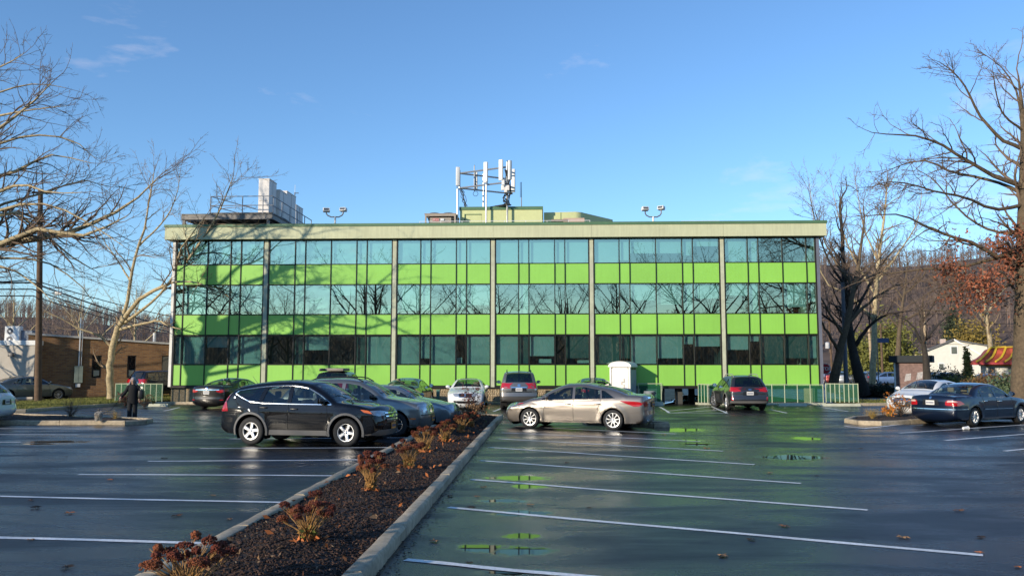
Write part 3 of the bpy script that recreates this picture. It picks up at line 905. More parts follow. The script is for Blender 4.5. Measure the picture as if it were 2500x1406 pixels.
# --- floodlight pairs
def floods(label, px, pyb, heads):
    b = bpos(px, pyb, .25)
    t = rthing('floodlight', label, 'floodlight', b.x, .25, ROOF, 'floodlight pairs on the roof edge')
    top = bpos(px, 529, .25).z - ROOF
    rp('post', MB().tube([(0, 0, 0), (0, 0, top)], .055, 8), M_WHITE, t, True)
    h0, h1 = [bpos(h[0], h[1], .25) - Vector((b.x, .25, ROOF)) for h in heads]
    za = top - .02
    for h in (h0, h1):
        s = 1 if h.x > 0 else -1
        rp('bracket', MB().tube([(0, 0, za), (h.x * .45, 0, za - .005), (h.x * .85, 0, za + .09), (h.x, 0, za + .2), (h.x, 0, h.z - .1)], .035, 7), M_DKST, t, True)
        hd = MB().bbox(-.19, .19, -.12, .14, -.1, .1, .025).xf(Matrix.Translation((h.x, 0, h.z)) @ Matrix.Rotation(R(-12 * s if heads[0][0] < 900 or s < 0 else -35), 4, 'Z') @ Matrix.Rotation(R(-14), 4, 'X'))
        ho = rp('lamp_head', hd, M_WHITE, t, True)
        lens = MB().box(-.14, .14, -.127, -.121, -.06, .06).xf(Matrix.Translation((h.x, 0, h.z)) @ Matrix.Rotation(R(-12 * s if heads[0][0] < 900 or s < 0 else -35), 4, 'Z') @ Matrix.Rotation(R(-14), 4, 'X'))
        rp('lens', lens, mat('lamp_lens', (.1, .1, .1), .1, spec=.8), ho)
floods('pair of white floodlights on a bracket above the left bays', 818, 548, [(797, 513), (838, 512)])
floods('pair of white floodlights on a bracket right of the penthouse', 1595, 544, [(1575, 510), (1614, 508)])
# --- condenser unit
a, b = bpos(1037, 547, 5.2), bpos(1112.5, 547, 5.2)
zt = bpos(1060, 523, 5.2).z
ch = rthing('rooftop_chiller', 'tan rooftop condenser with two fans and a red maker plate', 'air conditioner', a.x, 5.2, ROOF)
w, h = b.x - a.x, zt - ROOF
M_TAN = mat('tan_sheet_metal', (.36, .30, .24), .6, var=.08)
rp('frame', MB().box(0, .1, 0, .1, 0, h).box(w - .1, w, 0, .1, 0, h).box(0, .1, 1.9, 2, 0, h).box(w - .1, w, 1.9, 2, 0, h).box(0.101, w - .101, 0, .1, h - .12, h), M_TAN, ch)
rp('panel', MB().add([(.12, .3, h - .13), (w - .12, .3, h - .13), (w * .68, .12, .1), (w * .32, .12, .1)], [(0, 3, 2, 1)]).box(.3, w - .3, .12, 1.8, 0, h - .2), M_TAN, ch)
rp('coil', MB().add([(.12, .2, h - .14), (w * .34, .2, .05), (w * .34, 1.8, .05), (.12, 1.8, h - .14)], [(0, 1, 2, 3)]).add([(w - .12, .2, h - .14), (w * .66, .2, .05), (w * .66, 1.8, .05), (w - .12, 1.8, h - .14)], [(0, 1, 2, 3)]), M_BLACK, ch)
rp('top_deck', MB().box(-.03, w + .03, -.03, 2.03, h, h + .05), M_TAN, ch)
for x in (w * .28, w * .74):
    rp('fan', MB().lathe([(.30, h + .05), (.32, h + .14), (.27, h + .15), (.05, h + .13), (.0, h + .13)], 20, c=(x, .55, 0)), M_BLACK, ch, True)
pz = h - .33
rp('maker_plate', MB().box(w * .25, w * .46, .07, .09, pz - .08, pz + .08), mat('red_plate', (.42, .05, .04), .5), ch)
rp('notice', MB().box(w * .5, w * .62, .07, .09, pz - .06, pz + .06), M_WHITE, ch)
text_mesh('maker_lettering', 'TRANE', .11, M_WHITE, ch, Matrix.Translation((w * .385, .066, pz)) @ Matrix.Rotation(R(90), 4, 'X'))
rp('maker_disc', MB().lathe([(.032, -.004), (.05, -.004), (.05, .004), (.032, .004)], 16, axis='y', c=(w * .285, .064, pz), close=True), M_WHITE, ch)
# --- penthouse
D1 = 6.0
a, b = bpos(1123, 545, D1), bpos(1324, 545, D1)
zc = bpos(1200, 505, D1).z
pn = part('penthouse', MB().box(a.x, b.x, D1, D1 + 5, 9.62, zc - .2), M_PENT, bld)
part('penthouse_cap', MB().box(a.x - .05, b.x + .05, D1 - .05, D1 + 5.05, zc - .2 + .002, zc), M_CAP, pn)
da, db = bpos(1134, 523, D1), bpos(1175, 523, D1)
part('hatch_door', MB().box(da.x + .06, db.x, D1 - .012, D1 - .002, 9.62, da.z - .06), M_PENT, pn)
part('hatch_frame', MB().box(da.x, da.x + .05, D1 - .06, D1 - .002, 9.62, da.z).box(da.x + .051, db.x, D1 - .04, D1 - .002, da.z - .05, da.z), M_CAP, pn)
sa, sb = bpos(1262, 503, D1 + 1.5), bpos(1308, 503, D1 + 1.5)
sk = part('skylight_curb', MB().box(sa.x, sb.x, D1 + 1.5, D1 + 2.7, zc - .02, zc + .12), M_WHITE, pn)
cx_, rr = (sa.x + sb.x) / 2, (sb.x - sa.x) / 2
part('skylight_dome', MB().lathe([(rr * math.cos(t), rr * .36 * math.sin(t)) for t in [i * math.pi / 2 / 7 for i in range(8)]], 20, c=(cx_, D1 + 2.1, zc + .12)), mat('smoky_dome', (.42, .38, .38), .25, spec=.6), sk, True)
ta, tb = bpos(1145, 504, D1 + .5), bpos(1221, 504, D1 + .5)
part('roof_pipe', MB().box(ta.x, tb.x, D1 + .5, D1 + .62, zc + .002, zc + .1), M_WHITE, pn)
# --- antenna array
L_ = bpos(1122, 424, 7.0); RN = bpos(1238, 408, 5.4); RF = bpos(1250, 438, 8.9)
zt2 = (L_.z + RN.z + RF.z) / 3; zl2 = zt2 - (L_.z - bpos(1122, 460, 7.0).z)
an = rthing('antenna_array', 'triangular frame of white cell antenna panels on tall poles above the penthouse', 'antenna', RN.x, 5.4, ROOF)
def lo(v): return Vector((v[0] - RN.x, v[1] - 5.4, v[2] - ROOF))
Lt, Nt, Ft = [lo((q.x, q.y, zt2)) for q in (L_, RN, RF)]
Lb, Nb, Fb = [lo((q.x, q.y, zl2)) for q in (L_, RN, RF)]
for p, q in ((Lt, Nt), (Lt, Ft), (Nt, Ft), (Lb, Nb), (Lb, Fb), (Nb, Fb)):
    rp('frame_bar', MB().tube([p, q], .055, 6), M_STEEL, an, True)
mid = lambda p, q, t=.5: p.lerp(q, t)
mN = mid(Lb, Nb, .58)
for nm, top, bot in (('pole', Lt + Vector((0, 0, .2)), lo((L_.x, 7.0 - 1.2, 9.62))), ('pole', Nt + Vector((0, 0, .3)), lo((RN.x, 5.65, 9.62))), ('pole', mN + Vector((0, 0, 1.4)), lo((RN.x + mN.x, 5.65, 9.62))), ('pole', mid(Lb, Fb, .45) + Vector((0, 0, 1.1)), lo((RN.x + mid(Lb, Fb, .45).x, 5.4 + mid(Lb, Fb, .45).y, zc)))):
    b2 = Vector((top.x, bot.y if abs(bot.y - top.y) < 1.3 else top.y, bot.z))
    rp(nm, MB().tube([b2, Vector((b2.x, b2.y, top.z - 1.5)), Vector((top.x, top.y, top.z - 1.2)), top], .06, 8), M_STEEL, an, True)
def ant(px, py0, py1, dep, w, d, rz):
    t, bq = bpos(px, py0, dep), bpos(px, py1, dep)
    q = lo((t.x, dep, (t.z + bq.z) / 2)); hh = (t.z - bq.z) / 2
    o = rp('antenna_panel', MB().bbox(-w / 2, w / 2, -d / 2, d / 2, -hh, hh, .04).xf(Matrix.Translation(q) @ Matrix.Rotation(rz, 4, 'Z')), M_WHITE, an, True)
    M_ = Matrix.Translation(q) @ Matrix.Rotation(rz, 4, 'Z')
    part('mount_bracket', MB().box(-.04, .04, d / 2 + .001, d / 2 + .14, hh * .5, hh * .58).box(-.04, .04, d / 2 + .001, d / 2 + .14, -hh * .58, -hh * .5).tube([(0, d / 2 + .16, -hh * 1.15), (0, d / 2 + .16, hh * 1.08)], .03, 6).xf(M_), M_DKST, o)
ant(1118, 408, 454, 6.9, .25, .14, R(18)); ant(1186, 396, 447, 6.1, .27, .16, R(-20)); ant(1223, 390, 441, 5.3, .27, .16, R(-18))
ant(1245, 392, 439, 5.2, .22, .18, R(38)); ant(1253, 413, 470, 6.6, .14, .26, R(70)); ant(1163, 421, 462, 8.3, .16, .14, R(170)); ant(1158, 404, 462, 7.4, .06, .06, 0)
rg2 = random.Random(5)
bun = MB()
for k in range(9):
    x0_, y0_ = Nb.x + rg2.uniform(-.25, .3), Nb.y + rg2.uniform(-.2, .3)
    pts = [Vector((x0_, y0_, Nb.z + rg2.uniform(-.2, .9)))]
    for j in range(6):
        pts.append(Vector((Nb.x + rg2.uniform(-.28, .24), Nb.y + rg2.uniform(.05, .4), Nb.z - (j + 1) * (Nb.z - (zc - ROOF) - .05) / 6)))
    pts.append(pts[-1] + Vector((rg2.uniform(-1.0, -.3), .5, -.02)))
    bun.tube(pts, rg2.uniform(.022, .04), 5)
rp('cable_bundle', bun, M_CABLE, an, True)
bun = MB()
for k in range(6):
    pts = [Lb + Vector((0, 0, rg2.uniform(-.1, .2)))]
    for j in range(5):
        pts.append(Vector((Lb.x + rg2.uniform(-.08, .35) + j * .06, Lb.y, Lb.z - (j + 1) * (Lb.z - (zc - ROOF)) / 5)))
    pts.append(pts[-1] + Vector((rg2.uniform(.3, .7), 0, .02)))
    bun.tube(pts, .018, 5)
rp('cable_bundle', bun, M_CABLE, an, True)
bun = MB()
cl_ = mid(Lb, Fb, .3) + Vector((0, 0, -.25))
bun.tube([cl_ + Vector((.16 * math.cos(t), 0, .16 * math.sin(t))) for t in [i * 2 * math.pi / 14 for i in range(15)]], .015, 5)
rp('cable_coil', bun, M_CABLE, an, True)
for k in range(7):
    q = Nb + Vector((rg2.uniform(-.35, .22), rg2.uniform(-.1, .2), rg2.uniform(-.55, .55)))
    rp('radio_unit', MB().bbox(-.09, .09, -.07, .07, -.16, .16, .02).xf(Matrix.Translation(q)), M_WHITE if k % 3 else M_CAB, an)
# --- whip mast
q = bpos(1273, 500, D1 + 1.2)
wh = rthing('whip_mast', 'thin dark whip mast standing beside the skylight dome', 'mast', q.x, D1 + 1.2, zc)
ht = bpos(1272, 445, D1 + 1.2).z - zc
rp('mast', MB().tube([(0, 0, 0), (0, 0, ht)], [.035, .02], 6), M_DKST, wh, True)
rp('crook', MB().tube([(0, 0, ht), (-.07, 0, ht - .02), (-.07, 0, ht * .45)], .014, 5), M_DKST, wh, True)
q = bpos(720, 470, 8.2)
wh2 = rthing('whip_mast', 'thin dark mast with hooked top beside the platform cabinets', 'mast', q.x, 8.2, ROOF)
ht = q.z - ROOF
rp('mast', MB().tube([(0, 0, 0), (0, 0, ht)], [.04, .03], 6).tube([(0, 0, ht - .25), (.0, 0, ht - .05), (.25, 0, ht - .05)], .03, 6), M_DKST, wh2, True)
rp('tip', MB().tube([(0, 0, ht), (0, 0, ht + .5)], .015, 5), M_WHITE, wh2, True)
# --- large green duct housing
A, B, C_ = bpos(1328, 518, 6.8), bpos(1408, 518, 6.6), bpos(1496, 535, 9.6)
ztop = (A.z + B.z) / 2
du = rthing('duct_housing', 'big pale green duct housing with a rounded corner right of the penthouse', 'duct housing', A.x, 6.8, ROOF)
lp = [(0, 0), (B.x - A.x, -.2)]
c0, c1 = Vector((B.x - A.x, -.2)), Vector((C_.x - A.x, C_.y - 6.8))
lp = [(0, 0), (c0.x - .1, -.2), (c0.x + .12, -.13), (c0.x + .32, .02), (c0.x + .46, .22), tuple(c1), (c1.x - 1.2, c1.y + 1.2), (0, c1.y + .8)]
rp('housing', MB().prism(lp, 0, ztop - ROOF), M_PENT, du, True)
rp('seam', MB().box(1.05, 1.08, -.13, -.08, .05, ztop - ROOF - .03), M_CAP, du)
# --- low pinkish box and far hatch
a, b = bpos(1346, 534, 3.2), bpos(1427, 534, 3.2)
lb = rthing('low_roof_unit', 'low pinkish metal roof unit in front of the duct housing', 'roof unit', a.x, 3.2, ROOF)
h = a.z - ROOF
rp('casing', MB().bbox(.7, b.x - a.x, 0, .9, 0, h + .03, .01), mat('pink_primer', (.52, .36, .28), .6, var=.06), lb)
rp('hood', MB().prism([(0, -.05), (.95, -.05), (.95, .8), (0, .8)], h - .16, h - .05), mat('dark_hood', (.2, .13, .09), .6), lb)
rp('leg', MB().box(.2, .26, .1, .16, 0, h - .16), M_DKST, lb)
a, b = bpos(1664, 541, 2.5), bpos(1755, 541, 2.5)
hb = rthing('roof_hatch', 'long low white roof hatch near the right floodlights', 'roof hatch', a.x, 2.5, ROOF)
rp('curb', MB().box(0, b.x - a.x, 0, 1.2, 0, a.z - ROOF - .06), M_WHITE, hb)
rp('lid', MB().bbox(-.04, b.x - a.x + .04, -.04, 1.24, a.z - ROOF - .058, a.z - ROOF + .03, .01), M_WHITE, hb)
# --- low guard wire along the front edge
a, b = bpos(1025, 541, 1.0), bpos(1440, 538, 1.0)
gw = rthing('guard_rail', 'thin low white guard rail along the roof edge at the penthouse', 'railing', a.x, 1.0, ROOF)
h = a.z - ROOF
rp('wire', MB().tube([(0, 0, h), (b.x - a.x, 0, h)], .016, 5), M_WHITE, gw)
for k in range(9):
    x = k * (b.x - a.x) / 8
    rp('stake', MB().tube([(x, 0, 0), (x, 0, h)], .018, 5), M_WHITE, gw)
# ================================================================== cars
M_TYRE = mat('tyre_rubber', (.018, .018, .019), .75, var=.2, vscale=15, bump=.2, bscale=80)
M_RIM = mat('alloy_rim', (.62, .62, .63), .32, metal=.85, var=.04)
M_RIMD = mat('dark_wheel_steel', (.02, .02, .022), .6, metal=.3)  # plain near-black steel for the disc behind the spokes
M_CGLASS = glass('car_glass', (.52, .60, .58), .07, rough=.0)
M_CGLASSD = glass('car_glass_dark', (.10, .12, .12), .08)
M_TRIM = mat('black_trim', (.012, .012, .013), .35)
M_CHROME = mat('chrome', (.75, .76, .78), .08, metal=1, var=0)
M_UNDER = mat('underbody', (.008, .008, .008), .9)
M_RED = mat('tail_lamp_red', (.42, .008, .012), .12, spec=.6, coat=1, var=.15, vscale=25)
M_LAMP = mat('head_lamp_clear', (.42, .44, .46), .1, metal=.5, coat=1, var=.25, vscale=18)
M_AMBER = mat('amber_lamp', (.75, .16, .02), .15, coat=1)
M_PLATE = mat('number_plate_white', (.70, .68, .64), .5, var=.05)
M_PLATEO = mat('number_plate_orange', (.62, .26, .05), .5, var=.1)
M_PLINK = mat('plate_lettering', (.10, .11, .16), .6)
M_SEATT = mat('tan_leather', (.42, .32, .20), .7, var=.08)
M_SEATK = mat('dark_cloth', (.03, .03, .032), .9)
M_CLAD = mat('grey_cladding', (.13, .125, .12), .6, var=.1, vscale=6, bump=.2, bscale=150)
def paint(name, c, metal=.45, rough=.38, spec=.3):
    return mat('paint_' + name, c, rough, metal=metal, coat=1.0, coat_rough=.02, var=.03, vscale=1.2, spec=spec)

def smooth_poly(pts, per=6):
    """Catmull-Rom through the points"""
    P = [pts[0]] + list(pts) + [pts[-1]]
    out = []
    for i in range(1, len(P) - 2):
        p0, p1, p2, p3 = [np.array(q, float) for q in P[i - 1:i + 3]]
        for k in range(per):
            t = k / per
            out.append(.5 * ((2 * p1) + (-p0 + p2) * t + (2 * p0 - 5 * p1 + 4 * p2 - p3) * t * t + (-p0 + 3 * p1 - 3 * p2 + p3) * t ** 3))
    out.append(np.array(pts[-1], float))
    return out
def clip_half(poly, a, b):
    """keep the side to the left of a->b"""
    out = []
    def sd(p): return (b[0] - a[0]) * (p[1] - a[1]) - (b[1] - a[1]) * (p[0] - a[0])
    for i in range(len(poly)):
        p, q = poly[i], poly[(i + 1) % len(poly)]
        s, t = sd(p), sd(q)
        if s >= 0: out.append(p)
        if (s >= 0) != (t >= 0):
            k = s / (s - t)
            out.append((p[0] + (q[0] - p[0]) * k, p[1] + (q[1] - p[1]) * k))
    return out
def round_poly(poly, r=.03, n=3):
    out = []
    N = len(poly)
    for i in range(N):
        p0, p1, p2 = [np.array(poly[(i + d) % N], float) for d in (-1, 0, 1)]
        l0, l2 = np.linalg.norm(p0 - p1), np.linalg.norm(p2 - p1)
        if l0 < 1e-4 or l2 < 1e-4: continue
        a = p1 + (p0 - p1) * min(.45, r / l0); b = p1 + (p2 - p1) * min(.45, r / l2)
        for k in range(n + 1):
            t = k / n
            out.append((1 - t) ** 2 * a + 2 * t * (1 - t) * p1 + t * t * b)
    return [tuple(q) for q in out]
def resample(poly, step, closed=True):
    out = []
    N = len(poly)
    for i in range(N if closed else N - 1):
        p, q = np.array(poly[i], float), np.array(poly[(i + 1) % N], float)
        k = max(1, int(round(np.linalg.norm(q - p) / step)))
        for j in range(k): out.append(tuple(p + (q - p) * j / k))
    if not closed: out.append(tuple(poly[-1]))
    return out

BULGE = dict(front=.15, hood=.035, ws=.07, roof=.045, rw=.06, deck=.025, rear=.11)

def build_car(name, label, cat, S, paint_m, loc, heading, group=None, glass_m=None, seat=None, lite=False):
    L, W, H, wb, fo, r = S['L'], S['W'], S['H'], S['wb'], S['fo'], S['r']
    hw = W / 2
    gm = glass_m or M_CGLASS
    T = thing(name, label, cat, loc, heading, group)
    X = lambda x: L / 2 - x
    step = .09 if lite else .06
    # ---- outline of the body in side view
    path, tags = [], []
    for tg, pts in S['top']:
        sp = smooth_poly(pts, 5)
        sp = resample([tuple(q) for q in sp], step, closed=False)
        if path: sp = sp[1:]
        path += sp; tags += [tg] * len(sp)
    path = np.array(path)
    d = np.gradient(path, axis=0); d /= np.linalg.norm(d, axis=1)[:, None] + 1e-9
    nrm = np.stack([-d[:, 1], d[:, 0]], 1)
    ker = np.array([1, 2, 3, 4, 3, 2, 1], float); ker /= ker.sum()
    def sm(a, n=1):
        for _ in range(n):
            a = np.convolve(np.pad(a, 3, 'edge'), ker, 'valid')
        return a
    nrm = np.stack([sm(nrm[:, 0]), sm(nrm[:, 1])], 1); nrm /= np.linalg.norm(nrm, axis=1)[:, None]
    bul = sm(np.array([S.get('bulge', BULGE)[t] for t in tags]), 2)
    # ---- half width as a function of side-view position
    belt = np.array(S['belt'])
    def zb(x): return np.interp(x, belt[:, 0], belt[:, 1])
    fr = np.array([0, .18, .30, .42, .58, .72, .86, 1.0]); fv = np.array(S.get('side', [.90, .945, .968, .985, .998, 1.0, .985, .955]))
    rhw = S.get('roof_hw', .68) * hw
    zroof = H - .06
    SA = path[:-1]; SB = path[1:] - path[:-1]; SL = (SB ** 2).sum(1) + 1e-12
    rr = S.get('edge_r', .075)
    def Yf(x, z):
        x = np.asarray(x, float); z = np.asarray(z, float)
        b = zb(x)
        y = np.interp(np.clip(z / b, 0, 1), fr, fv) * hw
        up = z > b
        k = np.clip((z - b) / np.maximum(zroof - b, .2), 0, 1.15)
        y = np.where(up, fv[-1] * hw + (rhw - fv[-1] * hw) * (k * .82 + .18 * k * k), y)
        cz = S.get('crease')
        if cz is not None:
            zc_ = np.interp(x, [q[0] for q in cz], [q[1] for q in cz])
            y = y + .012 * np.exp(-((z - zc_) / .035) ** 2)
        t = (x - L / 2) / (L / 2)
        tf, tr = S.get('taper', (.13, .10))
        y = y * (1 - np.where(t < 0, tf, tr) * np.abs(t) ** 4)
        for xw in (fo, fo + wb):
            q = np.hypot(x - xw, z - r)
            y = y + .018 * np.exp(-((q - (r + .09)) / .06) ** 2)
        sh = x.shape; xf_, zf_ = x.reshape(-1, 1), z.reshape(-1, 1)
        tt = np.clip(((xf_ - SA[None, :, 0]) * SB[None, :, 0] + (zf_ - SA[None, :, 1]) * SB[None, :, 1]) / SL[None], 0, 1)
        dist = np.sqrt(((xf_ - SA[None, :, 0] - tt * SB[None, :, 0]) ** 2 + (zf_ - SA[None, :, 1] - tt * SB[None, :, 1]) ** 2).min(1)).reshape(sh)
        e = np.clip(rr - dist, 0, rr)
        return y - (rr - np.sqrt(np.maximum(rr * rr - e * e, 0))) * .85
    # ---- bottom edge with wheel arches (rear to front)
    ar = r + S.get('arch', .055)
    zs_ = S.get('sill', .22)
    bot = []
    xe, ze = path[-1]; xs_, zs0 = path[0]
    def arch(xc):
        a0 = math.asin(min(.95, (r - zs_) / ar)) if r > zs_ else 0
        return [(xc + ar * math.cos(t), r + ar * math.sin(t)) for t in np.linspace(-a0, math.pi + a0, 15 if lite else 23)]
    bot += arch(fo + wb) + arch(fo)
    outline = [tuple(p) for p in path] + resample([(xe, ze)] + bot[:1], .12, False)[1:-1] + bot[:len(bot) // 2] + resample([bot[len(bot) // 2 - 1], bot[len(bot) // 2]], .12, False)[1:-1] + bot[len(bot) // 2:] + resample([bot[-1], (xs_, zs0)], .12, False)[1:-1]
    # ---- windows
    off = path - nrm * S.get('dlo_inset', .085)
    gh = [i for i, t in enumerate(tags) if t in ('ws', 'roof', 'rw', 'deck', 'hood')]
    dl = [tuple(off[i]) for i in gh if off[i][1] > zb(off[i][0]) + .012]
    x_f, x_r = dl[0][0], dl[-1][0]
    bl = [(float(a), float(c) + .015) for a, c in belt if x_f < a < x_r]
    dlo = dl + [(x_r, float(zb(x_r)) + .015)] + bl[::-1] + [(x_f, float(zb(x_f)) + .015)]
    wins = []
    for (xl0, xl1, xr0_, xr1_) in S['windows']:
        z0_, z1_ = zb((xl0 + xr0_) / 2), zroof
        p = clip_half(dlo, (xl1, z1_), (xl0, z0_))       # keep to the rear of the left pillar line
        p = clip_half(p, (xr0_, z0_), (xr1_, z1_))
        if len(p) >= 3:
            # drop near-duplicate points
            q = [p[0]]
            for u in p[1:]:
                if math.hypot(u[0] - q[-1][0], u[1] - q[-1][1]) > .012: q.append(u)
            wins.append(resample(round_poly(q, .03, 2), .07))
    doors = [resample(round_poly(p, .03, 2), .07) for p in S.get('doors', [])]
    # ---- triangulate the side
    pts = [Vector(p) for p in outline]; edges = [(i, (i + 1) % len(outline)) for i in range(len(outline))]
    for poly in wins + ([] if lite else doors):
        k = len(pts); pts += [Vector(p) for p in poly]
        edges += [(k + i, k + (i + 1) % len(poly)) for i in range(len(poly))]
    for dd in ((.03, .065) if not lite else (.05,)):
        q = path - nrm * dd
        pts += [Vector(a) for a in q[1:-1:1]]
    gx, gz = np.meshgrid(np.arange(.12, L - .05, step * 1.25), np.arange(zs_ + .03, H, step))
    gx, gz = gx.ravel(), gz.ravel()
    okk = in_poly(gx, gz, outline)
    bd = np.array(outline)
    for a, b in zip(gx[okk], gz[okk]):
        if np.min(np.hypot(bd[:, 0] - a, bd[:, 1] - b)) > step * .55: pts.append(Vector((a, b)))
    res = delaunay_2d_cdt(pts, edges, [], 1, 1e-4)
    V2 = np.array([v[:] for v in res[0]]); tris = [tuple(f) for f in res[2]]
    cen = np.array([V2[list(t)].mean(0) for t in tris])
    keep = in_poly(cen[:, 0], cen[:, 1], outline)
    Y2 = Yf(V2[:, 0], V2[:, 1])
    wid = np.full(len(tris), -1); did = np.full(len(tris), -1)
    for i, p in enumerate(wins): wid[in_poly(cen[:, 0], cen[:, 1], p)] = i
    if not lite:
        for i, p in enumerate(doors): did[in_poly(cen[:, 0], cen[:, 1], p)] = i
    def P3(i, s, inset=0.0): return (X(V2[i, 0]), s * (Y2[i] - inset), V2[i, 1])
    # ---- ribbon over the top from front to rear
    ye = Yf(path[:, 0], path[:, 1])
    vv = np.array([-1, -.97, -.9, -.78, -.6, -.35, 0, .35, .6, .78, .9, .97, 1.0]) if not lite else np.array([-1, -.93, -.75, -.4, 0, .4, .75, .93, 1])
    pw = S.get('pw', 2.6)
    RB = np.zeros((len(path), len(vv), 3))
    for j, v in enumerate(vv):
        o = bul * (1 - abs(v) ** pw)
        q = path + nrm * o[:, None]
        RB[:, j, 0] = L / 2 - q[:, 0]; RB[:, j, 1] = v * ye; RB[:, j, 2] = q[:, 1]
    nV = len(vv)
    # skin for wrapping lamps and trim
    skv = [P3(i, 1) for i in range(len(V2))] + [P3(i, -1) for i in range(len(V2))] + [tuple(p) for p in RB.reshape(-1, 3)]
    n1 = len(V2)
    skf = [t for t, k in zip(tris, keep) if k] + [tuple(i + n1 for i in t) for t, k in zip(tris, keep) if k]
    rbf = [(2 * n1 + i * nV + j, 2 * n1 + i * nV + j + 1, 2 * n1 + (i + 1) * nV + j + 1, 2 * n1 + (i + 1) * nV + j) for i in range(len(path) - 1) for j in range(nV - 1)]
    bvh = BVHTree.FromPolygons([Vector(p) for p in skv], skf + rbf)
    # ---- body mesh
    jg0, jg1 = (2, nV - 3) if not lite else (1, nV - 2)
    mg = S.get('glass_margin', 1)
    def tag_run(t):
        ii = [i for i, q in enumerate(tags) if q == t]
        return (ii[0] - 1 + mg, ii[-1] - mg) if ii else (0, 0)
    ws_r, rw_r = tag_run('ws'), tag_run('rw')
    body_f, glass_f = [], {'windscreen': [], 'rear_window': []}
    for i in range(len(path) - 1):
        for j in range(nV - 1):
            f = (i * nV + j, i * nV + j + 1, (i + 1) * nV + j + 1, (i + 1) * nV + j)
            if jg0 <= j < jg1 and ws_r[0] <= i < ws_r[1]: glass_f['windscreen'].append(f)
            elif jg0 <= j < jg1 and rw_r[0] <= i < rw_r[1]: glass_f['rear_window'].append(f)
            else: body_f.append(f)
    bm = bmesh.new()
    bv = [bm.verts.new(p) for p in skv]
    def addf(f):
        try: bm.faces.new([bv[i] for i in f])
        except ValueError: pass
    for t, k, w_, d_ in zip(tris, keep, wid, did):
        if k and w_ < 0 and d_ < 0:
            addf(t); addf(tuple(i + n1 for i in t[::-1]))
    for f in body_f: addf(tuple(2 * n1 + i for i in f))
    bmesh.ops.delete(bm, geom=[v for v in bm.verts if not v.link_faces], context='VERTS')
    bmesh.ops.remove_doubles(bm, verts=bm.verts, dist=.0008)
    bmesh.ops.recalc_face_normals(bm, faces=bm.faces)
    me = bpy.data.meshes.new('body'); bm.to_mesh(me); bm.free()
    me.polygons.foreach_set('use_smooth', [True] * len(me.polygons)); me.set_sharp_from_angle(angle=R(52))
    link('body', me, paint_m, T)
    def sub(nm, vs_, fs_, m, par=T, smooth=True):
        used = sorted({i for f in fs_ for i in f}); mp = {k: i for i, k in enumerate(used)}
        return link(nm, mesh_from(nm, [vs_[i] for i in used], [tuple(mp[i] for i in f) for f in fs_], smooth, 50 if smooth else None), m, par)
    # panes
    rbv = [Vector(p) for p in RB.reshape(-1, 3)]
    for nm, fs_ in glass_f.items():
        if fs_: sub(nm, [(p.x * .997, p.y * .995, p.z - .006) for p in rbv], fs_, gm)
    for i in range(len(wins)):
        for s in (1, -1):
            fs_ = [t if s > 0 else t[::-1] for t, k, w_ in zip(tris, keep, wid) if k and w_ == i]
            if fs_: sub('side_window', [P3(q, s, .01) for q in range(n1)], fs_, gm)
    dobj = {}
    if not lite:
        for i in range(len(doors)):
            for s in (1, -1):
                fs_ = [t if s > 0 else t[::-1] for t, k, w_, d_ in zip(tris, keep, wid, did) if k and d_ == i and w_ < 0]
                if not fs_: continue
                D_ = sub('door', [P3(q, s) for q in range(n1)], fs_, paint_m)
                dobj[(i, s)] = D_
                sm_ = MB()
                P = doors[i]
                PA = np.array(P); PY = Yf(PA[:, 0], PA[:, 1]); PZ = zb(PA[:, 0]); PI_ = in_poly(PA[:, 0], PA[:, 1] + .02, outline)
                for k in range(len(P)):
                    k2 = (k + 1) % len(P)
                    if (PA[k, 1] > PZ[k] - .02 and PA[k2, 1] > PZ[k2] - .02) or not PI_[k]: continue
                    sm_.tube([(X(PA[q_, 0]), s * (PY[q_] + .0005), PA[q_, 1]) for q_ in (k, k2)], .0055, 4, caps=False)
                if sm_.v: part('panel_gap', sm_, M_TRIM, D_)
                hx, hz = S['handles'][i]
                hy = float(Yf(np.array([hx]), np.array([hz]))[0])
                hnd = MB().bbox(X(hx) - .10, X(hx) + .10, -.018, .018, hz - .018, hz + .014, .01).xf(Matrix.Translation((0, s * (hy + .022), 0)))
                hnd.bbox(X(hx) - .09, X(hx) - .065, -.02, .02, hz - .012, hz + .01, .006) if False else None
                part('handle', hnd, S.get('handle_m', paint_m), D_, True)
    # ---- generic wrapped pieces
    def wrap(nm, poly, frame, m, off_=.005, res_=.05, par=T, lab=None, rnd=0.0):
        if rnd: poly = round_poly(poly, rnd, 3)
        poly = resample(poly, res_)
        pt = [Vector(p) for p in poly]; n_ = len(pt)
        xs2 = [p[0] for p in poly]; zs2 = [p[1] for p in poly]
        ga, gc = np.meshgrid(np.arange(min(xs2) + res_ * .6, max(xs2), res_), np.arange(min(zs2) + res_ * .6, max(zs2), res_))
        ga, gc = ga.ravel(), gc.ravel()
        if ga.size:
            kk = in_poly(ga, gc, poly)
            pa_ = np.array(poly)
            for a, c in zip(ga[kk], gc[kk]):
                if np.hypot(pa_[:, 0] - a, pa_[:, 1] - c).min() > res_ * .4: pt.append(Vector((a, c)))
        rs = delaunay_2d_cdt(pt, [(i, (i + 1) % n_) for i in range(n_)], [], 1, 1e-5)
        vs_, ok_ = [], []
